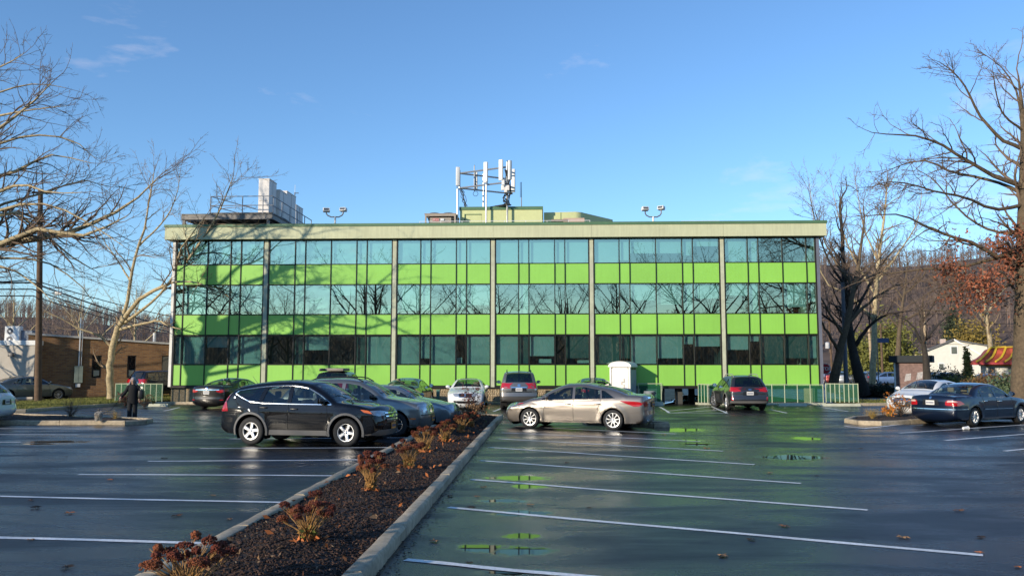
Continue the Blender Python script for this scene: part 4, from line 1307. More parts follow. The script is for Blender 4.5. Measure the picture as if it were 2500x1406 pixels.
        for v in rs[0]:
            u, z = v.x, v.y
            a, cx, cy = frame
            e = Vector((-math.sin(a), math.cos(a), 0)); dr = Vector((math.cos(a), math.sin(a), 0))
            o = Vector((cx, cy, z)) + e * u + dr * 4
            h = bvh.ray_cast(o, -dr)
            if h[0] is None: vs_.append((0, 0, 0)); ok_.append(False)
            else: vs_.append(tuple(h[0] + (h[1] if h[1].dot(dr) > 0 else -h[1]) * off_ * .6 + dr * off_ * .6)); ok_.append(True)
        fs_ = [tuple(f) for f in rs[2] if all(ok_[i] for i in f)]
        if not fs_: return None
        o = sub(nm, vs_, fs_, m, par)
        if lab: o['label'] = lab
        return o
    FRONT, REAR = (0.0, 0, 0), (math.pi, 0, 0)
    def both(nm, poly, a, cx, m, **k):
        o1 = wrap(nm, poly, (a, cx, 0), m, **k)
        o2 = wrap(nm, [(-p[0], p[1]) for p in poly][::-1], (-a, cx, 0), m, **k)
        return o1, o2
    # wheels
    tw = S.get('tw', .21); rim = S.get('rim', .66) * r
    def wheel(x, s):
        yo = s * (hw - .035)
        w_ = bpy.data.objects.new('wheel', None); COL.objects.link(w_); w_.parent = T
        w_.location = (X(x), yo, r); w_.rotation_euler = (0, random.uniform(0, 6), 0 if s < 0 else math.pi)
        if s < 0: w_.rotation_euler = (0, random.uniform(0, 6), 0)
        if x < L / 2 and S.get('steer'): w_.rotation_euler = (0, 0, (0 if s < 0 else math.pi) + S['steer'])
        key = (S['id'], 'w')
        if key not in WHEELS:
            k = 20 if lite else 36
            ty = MB().lathe([(rim * .97, .0 + .012), (rim * 1.02, .004), (r * .86, -.004), (r * .965, .012), (r, .04), (r, tw - .04), (r * .965, tw - .012), (r * .86, tw), (rim, tw - .02)], k, axis='y')
            me_t = mesh_from('tyre', ty.v, ty.f, True, 60); me_t.materials.append(M_TYRE)
            rb = MB()
            rb.lathe([(rim * 1.0, .002), (rim * .93, .004), (rim * .90, .03), (rim * .88, .09)], k, axis='y')
            ns, wsp = S.get('spokes', (5, .17))
            for q in range(ns):
                a = 2 * math.pi * q / ns
                pr = [(rim * .18, .02, wsp * 1.1), (rim * .5, .012, wsp * .85), (rim * .93, .016, wsp * 1.05)]
                vs_ = []
                for (rad, y, ww) in pr:
                    for sg, yy in ((-1, y + .022), (-.6, y), (.6, y), (1, y + .022)):
                        vs_.append((rad * math.cos(a) - sg * ww * rim * .5 * math.sin(a) , yy, rad * math.sin(a) + sg * ww * rim * .5 * math.cos(a)))
                rb.add(vs_, [(i * 4 + j, i * 4 + j + 1, i * 4 + j + 5, i * 4 + j + 4) for i in range(2) for j in range(3)])
            rb.lathe([(0.001, .004), (rim * .14, .004), (rim * .2, .014), (rim * .22, .04)], 14, axis='y')
            me_r = mesh_from('rim', rb.v, rb.f, True, 45); me_r.materials.append(S.get('rim_m', M_RIM))
            db = MB().lathe([(.001, .085), (rim * .9, .085)], 20, axis='y')
            db.lathe([(rim * .55, .07), (rim * .3, .07)], 20, axis='y')
            me_d = mesh_from('brake_disc', db.v, db.f); me_d.materials.append(M_RIMD)
            WHEELS[key] = (me_t, me_r, me_d)
        for nm, me_ in zip(('tyre', 'rim', 'brake_disc'), WHEELS[key]):
            link(nm, me_, None, w_)
    for x in (fo, fo + wb):
        for s in (1, -1): wheel(x, s)
    # wheel wells, floor, cabin
    for x in (fo, fo + wb):
        for s in (1, -1):
            ww = MB()
            y0_, y1_ = s * (hw - .05), s * (hw - .36)
            av = [(X(x) + (ar - .004) * math.cos(t), r + (ar - .004) * math.sin(t)) for t in np.linspace(-.5, math.pi + .5, 14)]
            vs_ = [(a, y0_, c) for a, c in av] + [(a, y1_, c) for a, c in av]
            n_ = len(av)
            ww.add(vs_, [(i, i + 1, n_ + i + 1, n_ + i) for i in range(n_ - 1)])
            ww.add([(a, y1_, c) for a, c in av], [tuple(range(n_))])
            part('wheel_well', ww, M_UNDER, T)
    zfl = .30
    uf = MB().box(X(L - .3), X(.3), -(hw - .37), hw - .37, zs_ - .02, zfl + .25)
    xa_, xb_ = X(fo + wb - ar - .02), X(fo + ar + .02)
    uf.box(xa_, xb_, -(hw - .09), hw - .09, zs_ - .01, zs_ + .08)
    part('underbody', uf, M_UNDER, T)
    zw = float(zb(L / 2))
    cab = MB()
    sm_m = seat or M_SEATK
    xs1, xs2_ = S.get('seats', (fo + 1.15, fo + 1.95))
    seatm = MB()
    for xq in (xs1, xs2_):
        for s in (-.38, .38):
            a = X(xq) - .1
            seatm.bbox(a - .12, a + .02, s - .24, s + .24, .45, zw + .12, .05)
            seatm.bbox(a - .12, a - .03, s - .12, s + .12, zw + .16, zw + .33, .035)
            seatm.bbox(a, a + .45, s - .24, s + .24, .4, .55, .05)
    so = part('seats', seatm, sm_m, T, True)
    dsh = MB().bbox(X(fo + .75), X(fo + .35), -(hw - .2), hw - .2, .55, zw + .0, .05)
    dsh.box(X(fo + wb + .6), X(fo + .4), -(hw - .16), hw - .16, .38, .42)
    dsh.lathe([(.17, 0), (.19, .012), (.17, .024), (.16, .012)], 18, axis='x', c=(X(fo + .82), .38, zw + .02), close=True)
    dsh.box(X(fo + wb + .55), X(fo + wb + .1), -(hw - .25), hw - .25, zw - .12, zw - .08)
    part('dashboard', dsh, M_SEATK, T)
    # mirrors
    xm, zm = S.get('mirror', (float(S['windows'][0][0]) + .12, zw + .09))
    for s in (1, -1):
        yb_ = float(Yf(np.array([xm]), np.array([zm]))[0])
        mo = part('mirror', MB().ball((X(xm) + .02, s * (yb_ + .15), zm + .02), .11, 12, 8, (.62, 1.0, .72)).bbox(X(xm) - .03, X(xm) + .03, s * yb_ - .03 if s > 0 else s * yb_ - .1, s * yb_ + .1 if s > 0 else s * yb_ + .03, zm - .07, zm - .04, .008), S.get('mirror_m', paint_m), T, True)
        part('mirror_glass', MB().lathe([(.001, 0), (.085, 0)], 14, axis='x', c=(X(xm) - .052, s * (yb_ + .15), zm + .02)), M_CHROME, mo)
    # headlamps, tail lamps, grille, plates ... from the spec
    for item in S.get('wraps', []):
        nm, poly, where, m = item[:4]
        kw = item[4] if len(item) > 4 else {}
        if where == 'front': wrap(nm, poly, FRONT, m, **kw)
        elif where == 'rear': wrap(nm, poly, REAR, m, **kw)
        elif where[0] == 'pair':
            if math.cos(where[1]) < 0: both(nm, [(-p[0], p[1]) for p in poly][::-1], where[1], where[2] or -(L / 2 - .12), m, **kw)
            else: both(nm, poly, where[1], where[2], m, **kw)
        elif where == 'sides':
            wrap(nm, [(X(p[0]), p[1]) for p in poly], (-math.pi / 2, 0, 0), m, **kw)
            wrap(nm, [(-X(p[0]), p[1]) for p in poly], (math.pi / 2, 0, 0), m, **kw)
    def plate(where, z, m, lean=0.0, tall=.15, wide=.31, y=0.0):
        a = FRONT if where == 'front' else REAR
        dr = Vector((1, 0, 0)) if where == 'front' else Vector((-1, 0, 0))
        h = bvh.ray_cast(Vector((0, y, z)) + dr * 5, -dr)
        if h[0] is None: return
        x_ = h[0].x + dr.x * .02
        pm = MB().bbox(-.006, .006, -wide / 2, wide / 2, -tall / 2, tall / 2, .003).xf(Matrix.Translation((x_, y, z)) @ Matrix.Rotation(lean * dr.x, 4, 'Y'))
        po = part('license_plate', pm, m, T)
        rq = random.Random(hash(label) % 999)
        for k in range(6 if not lite else 0):
            yy = -wide * .36 + k * wide * .145
            g = MB().box(-.002, .002, yy - .014, yy + .014, -.032, .032).xf(Matrix.Translation((x_ + dr.x * .0085, y, z)) @ Matrix.Rotation(lean * dr.x, 4, 'Y'))
            part('plate_mark', g, M_PLINK, po)
    for pl in S.get('plates', []): plate(*pl)
    # door-glass surround
    if S.get('dlo_trim'):
        lim = clip_half(dlo, (S['windows'][0][1], zroof), (S['windows'][0][0], float(zb(S['windows'][0][0]))))
        lw = S['windows'][-1]
        lim = clip_half(lim, (lw[2], float(zb(lw[2]))), (lw[3], zroof))
        lim = resample(round_poly(lim, .03, 2), .08)
        for s in (1, -1):
            ptsq = [(X(a), s * (float(Yf(np.array([a]), np.array([c]))[0]) + .004), c) for a, c in lim]
            if S['dlo_trim'] == 'bottom': ptsq = [p for p in ptsq if p[2] < float(zb(L / 2 - p[0])) + .03]; ptsq.sort()
            else: ptsq.append(ptsq[0])
            part('window_trim', MB().tube(ptsq, S.get('trim_r', .014), 5), M_CHROME, T, True)
    if S.get('arch_clad'):
        wd_ = S['arch_clad']
        for xw in (fo, fo + wb):
            for s in (1, -1):
                vs_ = []
                th = np.linspace(-.22, math.pi + .22, 22)
                for t in th:
                    for rad, o in ((ar - .004, .0), (ar + .004, .014), (ar + wd_, .012), (ar + wd_ + .006, -.004)):
                        a, c = xw + rad * math.cos(t), r + rad * math.sin(t)
                        c = max(c, zs_ - .02)
                        vs_.append((X(a), s * (float(Yf(np.array([a]), np.array([c]))[0]) + o), c))
                part('arch_cladding', MB().add(vs_, [(i * 4 + j, i * 4 + j + 1, i * 4 + j + 5, i * 4 + j + 4) for i in range(21) for j in range(3)]), M_CLAD, T, True)
    if S.get('rails'):
        x0_, x1_, yy, hh = S['rails']
        for s in (1, -1):
            pr = []
            for k in range(9):
                t = k / 8; x = x0_ + (x1_ - x0_) * t
                h_ = bvh.ray_cast(Vector((X(x), s * yy, 4)), Vector((0, 0, -1)))
                pr.append((X(x), s * yy, (h_[0].z if h_[0] else H) + hh * (1 if 0 < k < 8 else .1)))
            part('roof_rail', MB().tube(pr, .02, 6), S.get('rail_m', M_TRIM), T, True)
    if S.get('fin'):
        h_ = bvh.ray_cast(Vector((X(S['fin']), 0, 4)), Vector((0, 0, -1)))
        z_ = h_[0].z
        part('aerial', MB().add([(X(S['fin']) + .09, 0, z_ - .005), (X(S['fin']) - .07, .02, z_ - .005), (X(S['fin']) - .07, -.02, z_ - .005), (X(S['fin']) - .06, 0, z_ + .06)], [(0, 1, 3), (0, 3, 2), (1, 2, 3), (0, 2, 1)]), paint_m, T)
    if S.get('whip'):
        h_ = bvh.ray_cast(Vector((X(S['whip']), 0, 4)), Vector((0, 0, -1)))
        z_ = h_[0].z
        part('aerial', MB().tube([(X(S['whip']), 0, z_ - .01), (X(S['whip']) - .16, 0, z_ + .2)], [.008, .004], 5), M_TRIM, T)
    if S.get('sunroof'):
        a, b = S['sunroof']
        pv, pf_ = [], []
        for i in range(5):
            for j in range(7):
                x = a + (b - a) * i / 4; y = (-.42 + .84 * j / 6)
                h_ = bvh.ray_cast(Vector((X(x), y, 4)), Vector((0, 0, -1)))
                pv.append((X(x), y, h_[0].z + .004))
        pf_ = [(i * 7 + j, i * 7 + j + 1, i * 7 + j + 8, i * 7 + j + 7) for i in range(4) for j in range(6)]
        part('sunroof', MB().add(pv, pf_), M_TRIM, T, True)
    # exhaust, wipers
    for (y, z) in S.get('exhaust', []):
        part('exhaust_pipe', MB().lathe([(.035, 0), (.035, .16), (.028, .16), (.028, .02)], 12, axis='x', c=(X(L - .02) , y, z)), M_CHROME, T, True)
    if not lite:
        for (ya, yb2) in ((.55, -.05), (-.05, -.6)):
            i0 = ws_r[0]
            p = []
            for t, k in ((0, 0), (.5, 2), (1, 3)):
                q = path[i0 + k] + nrm[i0 + k] * (bul[i0 + k] * .8 + .012)
                p.append((X(q[0]), ya + (yb2 - ya) * t, q[1]))
            part('wiper', MB().tube(p, .008, 4), M_TRIM, T)
    return T
WHEELS = {}

def sedan(id, L, W, H, wb, fo, r, zh=.72, zc=.95, xc=1.35, xr0=2.05, xr1=3.05, xd=3.85, zd=1.02, zr=1.0, **kw):
    Hr = H - .045
    top = [('front', [(.27, .20), (.16, .27), (.10, .42), (.11, zh - .17), (.17, zh - .06), (.26, zh)]),
           ('hood', [(.26, zh), (.6, zh + .11), (xc * .75, zc - .055), (xc, zc)]),
           ('ws', [(xc, zc), ((xc + xr0) / 2 - .02, (zc + Hr) / 2 + .02), (xr0, Hr - .03)]),
           ('roof', [(xr0, Hr - .03), (xr0 + .35, Hr + .0), (xr1 - .3, Hr - .0), (xr1, Hr - .05)]),
           ('rw', [(xr1, Hr - .05), ((xr1 + xd) / 2 + .02, (Hr + zd) / 2 + .015), (xd, zd)]),
           ('deck', [(xd, zd), ((xd + L) / 2, (zd + zr) / 2 + .012), (L - .13, zr)]),
           ('rear', [(L - .13, zr), (L - .085, zr - .12), (L - .09, .62), (L - .08, .45), (L - .13, .30), (L - .24, .23)])]
    B = kw.pop('xB', fo + wb * .52)
    zbel = kw.pop('zbel', zc - .045)
    belt = kw.pop('belt', [(0, zbel - .02), (xc, zbel - .005), (fo + wb * .6, zbel + .01), (xd, zbel + .035), (L, zbel + .035)])
    zb0 = zbel
    C0, C1 = kw.pop('C', (xd - .42, xr1 - .12))
    q0 = kw.pop('q', (fo + wb * .86, fo + wb * .80))
    wins = [(xc + .02, xr0 - .12, B - .035, B - .07), (B + .045, B + .01, q0[0] - .02, q0[1] - .02), (q0[0] + .03, q0[1] + .03, C0, C1)]
    ar = r + .055
    xa0, xa1 = fo + ar + .10, fo + wb - ar - .05
    S = dict(id=id, L=L, W=W, H=H, wb=wb, fo=fo, r=r, top=top, belt=belt, windows=wins,
             doors=[[(xa0, .27), (B, .27), (B, zbel + .02), (xa0 + .12, zbel + .02), (xa0 + .02, zbel - .3)],
                    [(B, .27), (xa1, .27), (xa1 + .1, .45), (q0[0] - .02 - .1, .68), (q0[0] + .02, zbel + .02), (B, zbel + .02)]],
             handles=[(B - .18, zbel - .12), (q0[0] - .12, zbel - .1)])
    S.update(kw)
    return S
# ---------------------------------------------------------------- the cars in the lot
def headpair(u0, u1, z0, z1, a=R(38), L=4.6, inner=None, m=None, nm='headlight', cx=None):
    cx = (L / 2 - .55) if cx is None else cx
    poly = inner or [(u0, z0 + (z1 - z0) * .25), (u1 - .06, z0), (u1, z0 + (z1 - z0) * .35), (u1 - .03, z1), (u0 + .05, z1 - (z1 - z0) * .12)]
    return (nm, poly, ('pair', a, cx), m or M_LAMP, dict(rnd=.025, res_=.05))
PI = math.pi
# -- compact crossover, black
S_crv = dict(id='crv', L=4.53, W=1.82, H=1.66, wb=2.62, fo=.92, r=.355, sill=.27, rim=.62, spokes=(5, .46), arch=.075, roof_hw=.70, edge_r=.09,
    top=[('front', [(.30, .26), (.18, .34), (.12, .52), (.14, .70), (.19, .84), (.30, .93)]),
         ('hood', [(.30, .93), (.62, 1.02), (.95, 1.065), (1.22, 1.10)]),
         ('ws', [(1.22, 1.10), (1.58, 1.35), (1.98, 1.545)]),
         ('roof', [(1.98, 1.545), (2.4, 1.605), (2.9, 1.605), (3.5, 1.555), (3.98, 1.47)]),
         ('rw', [(3.98, 1.47), (4.22, 1.27), (4.34, 1.10)]),
         ('rear', [(4.34, 1.10), (4.43, .92), (4.44, .72), (4.46, .55), (4.42, .38), (4.30, .30)])],
    bulge=dict(front=.13, hood=.03, ws=.07, roof=.045, rw=.07, deck=.02, rear=.07),
    belt=[(0, .98), (1.3, 1.03), (2.4, 1.035), (3.25, 1.05), (3.6, 1.09), (3.85, 1.20), (4.02, 1.30), (4.53, 1.32)],
    windows=[(1.30, 1.9, 2.44, 2.42), (2.54, 2.52, 3.26, 3.10), (3.36, 3.20, 4.05, 3.86)], dlo_inset=.10, dlo_trim='all', trim_r=.016,
    doors=[[(1.42, .42), (2.49, .42), (2.49, 1.05), (1.46, 1.05), (1.40, .8)], [(2.49, .42), (3.02, .42), (3.06, .55), (3.30, .78), (3.34, 1.06), (2.49, 1.05)]],
    handles=[(2.33, .93), (3.18, .96)], handle_m=M_TRIM, mirror=(1.55, 1.12), mirror_m=M_TRIM, crease=[(0, .80), (1.5, .84), (4.5, .92)],
    arch_clad=.055, whip=3.85, glass_margin=1,
    wraps=[('headlight', [(-.30, .80), (.10, .76), (.30, .80), (.34, .90), (.02, .90), (-.24, .86)], ('pair', R(40), 4.53 / 2 - .75), M_LAMP, dict(rnd=.03, res_=.05)),
           ('side_marker', [(.30, .82), (.46, .86), (.52, .93), (.35, .90)], ('pair', R(40), 4.53 / 2 - .75), M_AMBER, dict(rnd=.015, res_=.04, off_=.006)),
           ('grille', [(-.42, .86), (-.38, .62), (.38, .62), (.42, .86)], 'front', M_TRIM, dict(rnd=.05)),
           ('grille_bar', [(-.43, .815), (-.43, .84), (.43, .84), (.43, .815)], 'front', M_CHROME, dict(off_=.02)),
           ('grille_bar', [(-.40, .735), (-.40, .76), (.40, .76), (.40, .735)], 'front', M_CHROME, dict(off_=.02)),
           ('grille_bar', [(-.38, .655), (-.38, .68), (.38, .68), (.38, .655)], 'front', M_CHROME, dict(off_=.02)),
           ('emblem', [(-.07, .70), (-.045, .70), (-.03, .745), (.03, .745), (.045, .70), (.07, .70), (.055, .81), (.03, .81), (.025, .775), (-.025, .775), (-.03, .81), (-.055, .81)], 'front', M_CHROME, dict(off_=.03, res_=.03)),
           ('lower_bumper', [(-.85, .30), (-.7, .42), (.7, .42), (.85, .30), (.6, .27), (-.6, .27)], 'front', M_CLAD, dict(off_=.008)),
           ('air_intake', [(-.55, .44), (-.5, .55), (.5, .55), (.55, .44)], 'front', M_TRIM, dict(off_=.006)),
           ('side_sill', [(1.40, .27), (1.42, .40), (3.0, .40), (3.02, .27)], 'sides', M_CLAD, dict(off_=.012)),
           ('taillight', [(4.20, .86), (4.50, .84), (4.46, 1.12), (4.20, 1.42), (4.02, 1.50), (4.12, 1.34), (4.26, 1.10)], 'sides', M_RED, dict(rnd=.02, res_=.05, off_=.008)),
           ('taillight', [(.60, .86), (.84, .86), (.78, 1.10), (.70, 1.10)], ('pair', PI - R(10), 0), M_RED, dict(off_=.007)),
           ('rear_bumper', [(-.8, .32), (-.8, .52), (.8, .52), (.8, .32)], 'rear', M_CLAD, dict(off_=.01))],
    plates=[('front', .50, M_PLATEO), ('rear', .86, M_PLATEO)], exhaust=[(.5, .30)])
crv = build_car('parked_car', 'black crossover with chrome window surround, nearest car on the left', 'car', S_crv, paint('black', (.004, .004, .005), 0, .5, .04), (-5.30, 22.5, 0), R(-12.5), 'cars in the lot')

# -- mid-size sedan, grey-tan
S_son = sedan('son', 4.82, 1.835, 1.47, 2.795, .96, .325, zh=.70, zc=.99, xc=1.28, xr0=2.12, xr1=3.10, xd=4.20, zd=1.10, zr=1.07, rim=.70, spokes=(9, .20), roof_hw=.66,
    crease=[(0, .62), (1.3, .72), (2.6, .84), (4.8, .93)], dlo_trim='bottom', xB=2.46, zbel=.93, belt=[(0, .86), (1.3, .91), (2.4, .945), (3.6, .985), (4.2, 1.03), (4.82, 1.03)], C=(3.85, 3.20), q=(3.38, 3.30), fin=3.35, mirror=(1.62, 1.0))
S_son['wraps'] = [('headlight', [(-.16, .56), (.16, .60), (.50, .76), (.46, .80), (.12, .76), (-.16, .66)], ('pair', R(48), 4.82 / 2 - .7), M_LAMP, dict(rnd=.03)),
    ('side_marker', [(.42, .755), (.60, .79), (.62, .82), (.46, .80)], ('pair', R(48), 4.82 / 2 - .7), M_RED, dict(off_=.007, res_=.04)),
    ('grille', [(-.45, .66), (-.36, .52), (.36, .52), (.45, .66)], 'front', M_TRIM, dict(rnd=.04)), ('fog_lamp', [(.05, .30), (.28, .32), (.22, .42), (.05, .40)], ('pair', R(35), 1.7), M_CHROME, dict(res_=.05)),
    ('taillight', [(3.98, .93), (4.30, .925), (4.62, .90), (4.72, .84), (4.60, .76), (4.42, .76), (4.20, .84)], 'sides', M_RED, dict(rnd=.03, off_=.008)),
    ('taillight', [(.46, .76), (.72, .76), (.80, .90), (.52, .90)], ('pair', PI - R(18), 0), M_RED, dict(rnd=.03, off_=.008)),
    ('plate_recess', [(-.26, .72), (-.26, .90), (.26, .90), (.26, .72)], 'rear', M_TRIM, dict(rnd=.03)), ('boot_lip', [(-.5, 1.0), (-.5, 1.04), (.5, 1.04), (.5, 1.0)], 'rear', M_CHROME, dict(off_=.01)),
    ('fuel_flap', [(3.72, .72), (3.72, .86), (3.88, .86), (3.88, .72)], 'sides', paint('taupe', (.25, .22, .19), .75, .32), dict(rnd=.03, off_=.004))]
S_son['plates'] = [('rear', .80, M_PLATEO)]; S_son['exhaust'] = [(.45, .30), (-.45, .30)]
build_car('parked_car', 'grey-brown sedan with silver wheels in the middle, seen from its side', 'car', S_son, paint('taupe', (.25, .22, .19), .75, .32), (2.24, 28.15, 0), R(180 - 21), 'cars in the lot', seat=M_SEATK)

# -- dark blue executive sedan at the right edge
S_mb = sedan('mb', 4.80, 1.80, 1.44, 2.83, .86, .315, zh=.76, zc=.98, xc=1.42, xr0=2.05, xr1=3.02, xd=3.72, zd=1.02, zr=.99, rim=.66, spokes=(12, .17), roof_hw=.68, xB=2.38, q=(3.20, 3.12), C=(3.52, 3.0), handle_m=M_CHROME, fin=None)
S_mb['wraps'] = [('headlight', [(-.12, .60), (.12, .58), (.2, .70), (.1, .80), (-.1, .78)], ('pair', R(25), 1.6), M_LAMP, dict(rnd=.06)), ('grille', [(-.25, .80), (-.2, .56), (.2, .56), (.25, .80)], 'front', M_CHROME, dict(rnd=.05)),
    ('taillight', [(.04, .70), (.42, .69), (.66, .75), (.50, .86), (.10, .88), (.04, .82)], ('pair', PI - R(40), -1.85), M_RED, dict(rnd=.04, off_=.008)),
    ('lamp_band', [(.08, .81), (.42, .81), (.36, .855), (.12, .87)], ('pair', PI - R(40), -1.85), mat('pale_lamp_band', (.6, .42, .36), .15, coat=1), dict(rnd=.02, off_=.013)),
    ('bumper_strip', [(-.86, .565), (-.86, .59), (.86, .59), (.86, .565)], 'rear', M_CHROME, dict(off_=.01)), ('bumper_strip', [(4.1, .565), (4.1, .59), (4.72, .59), (4.72, .565)], 'sides', M_CHROME, dict(off_=.01)),
    ('side_moulding', [(1.42, .54), (1.42, .565), (3.15, .575), (3.15, .55)], 'sides', M_CHROME, dict(off_=.012)), ('emblem', [(.045 * math.cos(t), .955 + .045 * math.sin(t)) for t in [k * PI / 6 for k in range(12)]], 'rear', M_CHROME, dict(off_=.012, res_=.03)),
    ('plate_recess', [(-.3, .70), (-.26, .90), (.26, .90), (.3, .70)], 'rear', M_TRIM, dict(rnd=.03))]
S_mb['plates'] = [('rear', .79, M_PLATE)]
build_car('parked_car', 'dark blue sedan with chrome strips at the right edge', 'car', S_mb, paint('navy', (.006, .012, .030), .35, .3), (16.35, 30.2, 0), R(31), 'cars in the lot', seat=M_SEATT)

# -- white sedan beyond it, nose to the left
S_hy = sedan('hy', 4.55, 1.78, 1.45, 2.70, .90, .315, zh=.74, zc=1.0, xc=1.15, xr0=2.0, xr1=3.0, xd=3.95, zd=1.08, zr=1.05, roof_hw=.66, spokes=(5, .2), xB=2.35, sunroof=(2.2, 2.9))
S_hy['wraps'] = [('headlight', [(-.2, .60), (.2, .66), (.46, .82), (.3, .84), (-.1, .76)], ('pair', R(45), 1.55), M_LAMP, dict(rnd=.03)), ('grille', [(-.42, .66), (-.34, .34), (.34, .34), (.42, .66), (.3, .72), (-.3, .72)], 'front', M_TRIM, dict(rnd=.05)),
    ('grille_bar', [(-.40, .62), (-.40, .65), (.40, .65), (.40, .62)], 'front', M_CHROME, dict(off_=.012)), ('grille_bar', [(-.38, .57), (-.38, .59), (.38, .59), (.38, .57)], 'front', M_CHROME, dict(off_=.012)), ('emblem', [(.06 * math.cos(t), .655 + .035 * math.sin(t)) for t in [k * PI / 6 for k in range(12)]], 'front', M_CHROME, dict(off_=.025, res_=.03)),
    ('taillight', [(.5, .8), (.8, .8), (.82, .95), (.5, .95)], ('pair', PI - R(25), 0), M_RED, dict(rnd=.03))]
S_hy['plates'] = [('front', .50, M_PLATE), ('rear', .8, M_PLATE)]
build_car('parked_car', 'white sedan nose-on behind the dark blue sedan', 'car', S_hy, paint('white', (.72, .72, .71), 0, .35), (18.1, 36.6, 0), R(180 + 35), 'cars in the lot')

# -- silver-grey crossover behind the black one
S_rx = dict(S_crv); S_rx.update(id='rx', L=4.58, W=1.815, H=1.67, wb=2.62, fo=.90, r=.35, spokes=(5, .24), rim=.62, dlo_trim=None, whip=None, arch_clad=0, rails=(1.95, 3.5, .52, .07), rail_m=M_TRIM, mirror_m=M_TRIM, handle_m=None,
    top=[('front', [(.30, .26), (.18, .34), (.12, .52), (.14, .68), (.18, .82), (.28, .92)]), ('hood', [(.28, .92), (.62, 1.01), (.95, 1.06), (1.25, 1.10)]), ('ws', [(1.25, 1.10), (1.60, 1.35), (1.98, 1.55)]),
         ('roof', [(1.98, 1.55), (2.4, 1.615), (3.0, 1.615), (3.5, 1.59), (3.95, 1.52)]), ('rw', [(3.95, 1.52), (4.22, 1.28), (4.36, 1.08)]), ('rear', [(4.36, 1.08), (4.46, .9), (4.48, .6), (4.44, .4), (4.3, .3)])],
    belt=[(0, .99), (1.3, 1.04), (2.4, 1.045), (4.0, 1.08), (4.6, 1.1)], windows=[(1.30, 1.9, 2.44, 2.42), (2.54, 2.52, 3.26, 3.14), (3.36, 3.24, 4.0, 3.72)], plates=[('front', .50, M_PLATEO), ('rear', .86, M_PLATE)], exhaust=[])
S_rx['handle_m'] = M_TRIM
S_rx['wraps'] = [('headlight', [(-.26, .68), (.20, .70), (.40, .84), (.30, .92), (-.10, .92), (-.26, .84)], ('pair', R(38), 4.58 / 2 - .72), M_LAMP, dict(rnd=.04)), ('grille', [(-.32, .90), (-.24, .70), (.24, .70), (.32, .90)], 'front', M_CHROME, dict(rnd=.03))] + \
    [('grille_bar', [(-.27 + k * .06, .72), (-.27 + k * .06, .885), (-.235 + k * .06, .885), (-.235 + k * .06, .72)], 'front', M_TRIM, dict(off_=.012, res_=.06)) for k in range(9)] + \
    [('bumper_strip', [(-.8, .60), (-.8, .64), (.8, .64), (.8, .60)], 'front', M_TRIM, dict(off_=.008)), ('side_marker', [(.40, .50), (.40, .54), (.56, .54), (.56, .50)], ('pair', R(38), 4.58 / 2 - .72), M_AMBER, dict(res_=.05, off_=.008)), ('lower_bumper', [(-.85, .29), (-.85, .52), (.85, .52), (.85, .29)], 'front', M_CLAD, dict(off_=.006)), ('taillight', [(.55, .85), (.85, .85), (.85, 1.05), (.55, 1.05)], ('pair', PI - R(25), 0), M_RED, dict(rnd=.03))]
build_car('parked_car', 'silver-grey crossover with roof rails just behind the black crossover', 'car', S_rx, paint('greige', (.20, .205, .20), .7, .33), (-4.62, 25.35, 0), R(-7), 'cars in the lot')

# -- pale blue-grey compact sedan behind that
S_se = sedan('se', 4.48, 1.71, 1.41, 2.53, .93, .30, zh=.72, zc=.96, xc=1.28, xr0=1.95, xr1=2.95, xd=3.62, zd=1.02, zr=1.0, roof_hw=.68, xB=2.30)
S_se['wraps'] = [('headlight', [(-.24, .60), (.18, .60), (.36, .70), (.2, .76), (-.2, .75)], ('pair', R(38), 1.55), M_LAMP, dict(rnd=.04)), ('grille', [(-.26, .74), (-.2, .60), (.2, .60), (.26, .74)], 'front', M_TRIM, dict(rnd=.05)), ('emblem', [(.05 * math.cos(t), .68 + .04 * math.sin(t)) for t in [k * PI / 6 for k in range(12)]], 'front', M_CHROME, dict(off_=.012, res_=.03)),
    ('air_intake', [(-.6, .30), (-.6, .38), (.6, .38), (.6, .30)], 'front', M_TRIM), ('taillight', [(.5, .75), (.8, .75), (.8, .92), (.5, .92)], ('pair', PI - R(25), 0), M_RED, dict(rnd=.03))]
S_se['plates'] = [('front', .46, M_PLATE)]
build_car('parked_car', 'pale blue-grey compact sedan behind the silver-grey crossover', 'car', S_se, paint('silver_blue', (.23, .26, .29), .7, .33), (-4.02, 28.35, 0), R(-6), 'cars in the lot')

